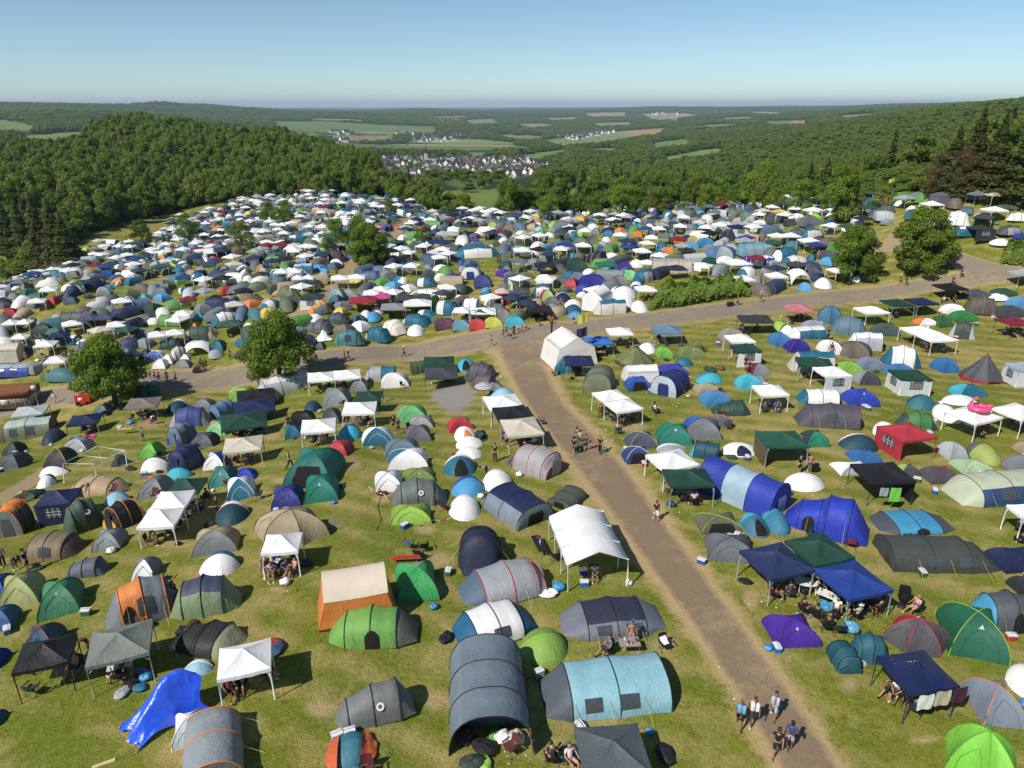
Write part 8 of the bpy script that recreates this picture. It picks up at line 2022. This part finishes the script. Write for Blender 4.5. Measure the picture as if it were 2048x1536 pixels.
# the crowd round the trio of gazebos and other traced sitters
SIT = [(1607,1228,120,'sit2','#2a2a2e','#b8c0c8','seated person in black with legs stretched before the navy gazebo'),(1632,1240,140,'sit','#33343a','#7a98b0','seated person in blue shorts with the back turned'),(1652,1262,175,'sit','#232326','#232326','seated person with long black hair seen from behind'),(1578,1196,185,'sit3','#5a4a48','#4a586c','hunched person in the shade of the navy gazebo'),(1712,1240,210,'sit2','#d8c8b8','#232326','seated person in a white round hat at the blue gazebo'),(1755,1226,230,'sit','#c09070','#2a2a2e','seated person with bare arms at the blue gazebo corner'),
 (1828,1226,-70,'sit2','#e0b0a8','#d8a898','seated person in pink beside the loudspeaker'),(1735,1224,20,'sit','#232326','#33333a',None),(1620,1178,30,'sit3','#3a4450','bk',None),(1652,1186,0,'sit','#2c3c6c','bk',None),(1680,1204,0,'sit','#8a4a40','bk',None),(1103,1528,190,'sit3','#3a3c40','#c8a088','seated person in grey on a striped chair at the bottom edge'),(1140,1532,30,'sit','#d8d4cc','#d0a890','seated person in white beside the grey bottom gazebo'),(1310,828,100,'sit2','#e8e8e8','bk','reclining person in a white shirt beside the long gazebo'),
 (1387,1012,180,'sit3','#d8c0c8','#b03a44','person with red hair sitting with the back turned at the dark green gazebo'),(1780,1392,-60,'sit2','#2a2a30','#2c2c34','reclining person with bare legs beneath the shiny navy gazebo'),(1800,1400,-40,'sit2','#1f2024','#3a3038',None),(545,1156,10,'sit3','#d8b8b8','#b87878','seated person in pink before the white gazebo of the beige dome'),(533,1148,20,'sit','#3a2c2c','#caa08c',None),(590,1150,-40,'sit2',None,'#2c2c30',None),(1188,1158,0,'sit3','#e0dcd8','#3a3a40','person in white sitting under the open white marquee'),
 (485,1378,10,'sit2','#2c2c30','bk',None),(466,1374,30,'sit3','#c0487c','bk','person in magenta under the white gazebo beside the tarpaulin')]
for px, py, a, k, s_, l_, lab in SIT:
    q = ground(px, py); who(px, py, a, k, s_, l_, 'shorts', 'hat' if lab and 'hat' in lab else 'longhair' if lab and ('long' in lab or 'red hair' in lab) else 'hair', hc='#f0f0ee' if lab and 'hat' in lab else ('#a83020' if lab and 'red hair' in lab else None), label=lab)
    if (px, py) not in [(1607,1228),(1632,1240),(1652,1262),(1578,1196),(1712,1240),(1755,1226),(1828,1226),(1103,1528),(1310,828)]: chair(q, R(a), rng.choice(['bk', '#34363e', '#2c3c5c']))
# people and chairs in the shade of the other gazebos
NP = [0, 0]
for t in list(THINGS):
    if t.get('code') not in ('G', 'M') or t.get('lod') == 2 or (t['label'] and 'trio' in t['label']) or 'walled' in t['desc'] or (t.get('code') == 'M' and 'open white' not in (t['label'] or '')): continue
    L, W, h = t['dims']; rz = t['rz']; near = t['lod'] == 0; n = rng.choice([2, 3, 4]) if near else rng.choice([1, 2, 2]); n = n * (2 if L > 4.5 else 1)
    M = Matrix.Rotation(rz, 3, 'Z'); put_ = []
    for k in range(n):
        for _ in range(8):
            q = M @ Vector((rng.uniform(-.42, .42) * L, rng.uniform(-.42, .34) * W, 0))
            if all((q - o).length > .75 for o in put_): break
        put_.append(q); p = t['pos'] + q; p.z = float(hgt(p.x, p.y)); a = rng.uniform(0, 360)
        if NP[1] < 190: chair(p, R(a), rng.choice(['bk', 'bk', '#2c3c5c', '#3c4046', '#6a2c30', '#2c5040', '#34507c']), None, t); NP[1] += 1
        if NP[0] < 150 and rng.random() < .72: person(p, a, rng.choice(['sit', 'sit2', 'sit3']), rng.choice(['bk', 'bk', 'bk', 'wh', 'dg', '#5a6c8c', None, '#8a3a40', '#3a5c4c', 'lg']), rng.choice(['bk', '#34363c', '#5c6c88', '#8a8478']), 'shorts', rng.choice(['hair', 'hair', 'longhair', 'cap']), None, None, 'wh', None, None, t, None, not near); NP[0] += 1
    if near and rng.random() < .7:
        q = M @ Vector((rng.uniform(-.2, .2) * L, rng.uniform(-.1, .2) * W, 0)); p = t['pos'] + q; p.z = float(hgt(p.x, p.y)); tablet(p, rz + rng.choice([0, 1.57]), 1.1, .6, .66, rng.choice(['#d8d8d6', '#8a8c90', '#b89868']), None, t, clutter=4)
    if rng.random() < .4: q = M @ Vector((rng.uniform(-.5, .5) * L, rng.uniform(-.55, -.3) * W, 0)); p = t['pos'] + q; p.z = float(hgt(p.x, p.y)); bag(p, rng.uniform(.2, .36), rng.choice(['#3a98d0', '#3a98d0', 'wh', 'bk', '#2f5a80']), None, 'rubbish_bag', 'rubbish bag', .3, t)
print('PEOPLE', NP)

# odds and ends lying beside the nearer tents
GEAR = 0
for t in list(THINGS):
    if t.get('lod') != 0 or t.get('code') not in ('T', 'D', 'P') or rng.random() > .62: continue
    f = Vector((t['pos'].x, t['pos'].y, 0)).normalized(); r = Vector((f.y, -f.x, 0)); L, W, h = t['dims']
    for _ in range(rng.choice([1, 1, 2])):
        p = t['pos'] - f * (max(W, L * .6) * .5 + rng.uniform(.25, .8)) + r * rng.uniform(-.6, .6) * L; p.z = float(hgt(p.x, p.y))
        if any((o[0] - p.x) ** 2 + (o[1] - p.y) ** 2 < (o[2] * .85) ** 2 for o in OCC): continue
        k = rng.random(); GEAR += 1
        if k < .3 and NP[1] < 225: chair(p, rng.uniform(0, 6.28), rng.choice(['bk', '#2c3c5c', '#3c4046', '#2c5040', '#6a2c30']), None, None); NP[1] += 1
        elif k < .45: cooler(p, rng.uniform(0, 6.28), rng.choice(['#2a5cb0', '#2a70d0', '#c03a34', '#3a6a4a', 'lg']))
        elif k < .7: bag(p, rng.uniform(.18, .3), rng.choice(['wh', '#3a98d0', '#5aa8d0', 'lg', '#d8d4c8']), None, 'rubbish_bag', 'rubbish bag', .3)
        else: bag(p, rng.uniform(.2, .36), rng.choice(['bk', '#2c3440', '#6a3038', '#3c5048', '#7a6a54', '#38507c']), None, *rng.choice([('travel_bag', 'travel bag'), ('clothes_heap', 'clothes heap')]), .7)
print('GEAR', GEAR)
# ---------------------------------------------------------------- labels: every thing told apart by its look and its neighbours
def words(s): return len(s.split())
def art(s): return ('an ' if s[0] in 'aeiou' else 'a ') + s
USED = {}
for t in THINGS:
    if t['label'] and not t.get('wood'): USED[t['label']] = USED.get(t['label'], 0) + 1
big = [t for t in THINGS if not t.get('small') and not t.get('wood') and not t.get('fixed')]
BP = np.array([[t['pos'].x, t['pos'].y] for t in big])
def side(t, n):
    """how t lies to n as seen in the photograph"""
    f = Vector((t['pos'].x, t['pos'].y)).normalized(); d = Vector((t['pos'].x - n['pos'].x, t['pos'].y - n['pos'].y)); a, b = d.dot(f), d.dot(Vector((f.y, -f.x)))
    if abs(a) > abs(b) * 1.2: return 'behind' if a > 0 else 'in front of'
    return 'right of' if b > 0 else 'left of'
def zone(t):
    px, py = [float(v) for v in project(t['pos'].x, t['pos'].y, t['pos'].z)]
    road = 800 - .135 * px if px < 1000 else 665 - .105 * (px - 1000)
    z = 'on the crest' if py < 440 else 'on the upper slope' if py < 495 else 'on the middle slope' if py < 560 else 'on the lower slope' if py < road else 'on the near meadow'
    c = 'far left' if px < 330 else 'left' if px < 740 else 'centre' if px < 1180 else 'right' if px < 1640 else 'far right'
    return 'at ' + c + ' ' + z.replace('on the near meadow', 'of the near meadow').replace('on the', 'of the')
for t in THINGS:
    d = np.hypot(BP[:, 0] - t['pos'].x, BP[:, 1] - t['pos'].y); o = np.argsort(d)[:8]
    ns = [big[i] for i in o if big[i] is not t and d[i] > .05][:6]
    t['feat'] = [(side(t, n), n['desc']) for n in ns]; t['zone'] = zone(t)
    if t.get('seated') and not t['desc'].startswith('seated'): t['desc'] = 'seated ' + t['desc']
SAME = {}
for t in THINGS:
    if not t.get('fixed') and not t.get('wood'): SAME.setdefault(t['desc'], []).append(t)
def holds(u, fs, z): return (z is None or u['zone'] == z) and all(f in u['feat'] for f in fs)
def phrase(t, fs, z): return ' '.join((t['desc'] + ' ' + (z + ' ' if z else '') + ' and '.join(f"{r} {art(d)}" for r, d in fs)).split())
def pick(t):
    peers = [u for u in SAME[t['desc']] if u is not t]; F = t['feat']
    def ok(fs, z):
        p = phrase(t, fs, z)
        return p if 4 <= words(p) <= 16 and p not in USED and not any(holds(u, fs, z) for u in peers) else None
    tries = [([f], None) for f in F] + [([f], t['zone']) for f in F] + [([F[i], F[j]], None) for i in range(len(F)) for j in range(i + 1, len(F))] + [([F[i], F[j]], t['zone']) for i in range(len(F)) for j in range(i + 1, len(F))]
    if not peers: tries = [([f], None) for f in F]
    for fs, z in tries:
        p = ok(fs, z)
        if p: return p
    return None
def where(t, h):
    d = Vector((t['pos'].x - h['pos'].x, t['pos'].y - h['pos'].y)); f = Vector((h['pos'].x, h['pos'].y)).normalized(); a, b = d.dot(f), d.dot(Vector((f.y, -f.x)))
    q = h['rad'] * .28
    return ('front ' if a < -q else 'back ' if a > q else '') + ('left' if b < -q else 'right' if b > q else 'middle' if abs(a) <= q else '')
nsame = 0; pending = []
order = [t for t in THINGS if not t.get('small')] + [t for t in THINGS if t.get('small') and t['word'] == 'camping table'] + [t for t in THINGS if t.get('small') and t['word'] not in ('camping table', 'bottle')] + [t for t in THINGS if t['word'] == 'bottle']
for t in order:
    o = t['o']; lab = t['label']; grp = t['group']; h = t.get('host')
    if t.get('wood'): lab = 'leafy woodland tree at the front of the woods around the camp'
    elif t.get('fixed'): pass
    elif not lab:
        if h is not None:
            hl = h.get('final') or h['label'] or h['desc']; w = ' '.join(where(t, h).split())
            opts = [f"{t['desc']} {'on' if t.get('on') else 'under'} the {hl}"]
            if not t.get('on'): opts += [f"{t['desc']}, {w}, under the {hl}"]
            opts += [f"{t['desc']} {z} {'on' if t.get('on') else 'under'} the {h['desc']}" for z in (t['zone'],)]
            for c in opts[1:] if any(u is not t and u.get('host') is h for u in SAME[t['desc']]) and len(opts) > 2 else opts:
                c = ' '.join(c.split())
                if 4 <= words(c) <= 16 and c not in USED: lab = c; break
        lab = lab or pick(t)
        if not lab:
            if h is not None and t.get('on'): lab = ' '.join(f"{t['desc']} on the {h.get('final') or h['desc']}".split()[:16])
            else:
                c_ = [q for q in (phrase(t, t['feat'][:1], t['zone']), phrase(t, t['feat'][:1], None), phrase(t, [], t['zone'])) if words(q) <= 16]; lab = c_[0]
            nsame += 1; grp = grp or 'look-alike ' + t['word'] + 's of the camp'
        USED[lab] = USED.get(lab, 0) + 1
    lab = ' '.join(lab.split()[:16]); t['final'] = lab
    tag(o, lab, t['cat'], grp or (({'gazebo': 'gazebos pitched in the camp', 'tent': t['word'] + 's pitched in the camp', 'tree': 'trees standing in the camp'}).get(t['cat'])))
print('LABELS same', nsame, 'of', len(THINGS))
# ---------------------------------------------------------------- daylight
world = bpy.data.worlds.new('World'); sc.world = world; world.use_nodes = True
wt = world.node_tree; bg = wt.nodes['Background']
sky = wt.nodes.new('ShaderNodeTexSky'); sky.sky_type = 'NISHITA'; sky.sun_disc = False
SUN_EL, SUN_AZ = R(46), R(225)      # light comes from behind the camera, over the left shoulder
sky.sun_elevation = SUN_EL; sky.sun_rotation = SUN_AZ; sky.altitude = 300; sky.air_density = .75; sky.dust_density = 0.0; sky.ozone_density = 2.2
tn = wt.nodes.new('ShaderNodeMix'); tn.data_type = 'RGBA'; tn.blend_type = 'MULTIPLY'; tn.inputs[0].default_value = 1; tn.inputs[7].default_value = (.93, 1.02, .99, 1)
wt.links.new(sky.outputs[0], tn.inputs[6]); wt.links.new(tn.outputs[2], bg.inputs[0]); bg.inputs[1].default_value = .088
sl = bpy.data.lights.new('sun', 'SUN'); sl.energy = 4.4; sl.angle = R(.53); sl.color = (1, .955, .88)
so = bpy.data.objects.new('sun', sl); COL.objects.link(so)
dirv = Vector((math.sin(SUN_AZ) * math.cos(SUN_EL), math.cos(SUN_AZ) * math.cos(SUN_EL), math.sin(SUN_EL)))
so.rotation_euler = dirv.to_track_quat('Z', 'Y').to_euler(); so.location = (-40, -40, 90)
# thin summer haze over the whole landscape
HZ = 12000
hb = MB(); zlo, zhi = float(GZ.min()) - 2, max(float(GZ.max()) + 24, 78.0)
print('HAZE TOP', zhi)
hb.box((0, 0, (zlo + zhi) / 2), (76000, 76000, zhi - zlo))
hm = NT('haze'); vol = hm.n('ShaderNodeVolumePrincipled', {'Color': (.66, .82, 1.0), 'Density': 6e-5, 'Anisotropy': 0.1})
hm.t.links.new(vol.outputs[0], hm.out.inputs['Volume'])
ho = hb.build('haze', [hm.m], None, False); ho['kind'] = 'stuff'
vs = sc.view_settings; vs.view_transform = 'Standard'; vs.look = 'None'; vs.exposure = .3; vs.gamma = 1
sc.render.resolution_x = 1024; sc.render.resolution_y = 768
sc.cycles.max_bounces = 5; sc.cycles.diffuse_bounces = 3; sc.cycles.glossy_bounces = 2; sc.cycles.transmission_bounces = 3; sc.cycles.transparent_max_bounces = 4; sc.cycles.volume_bounces = 0
sc.cycles.use_denoising = True
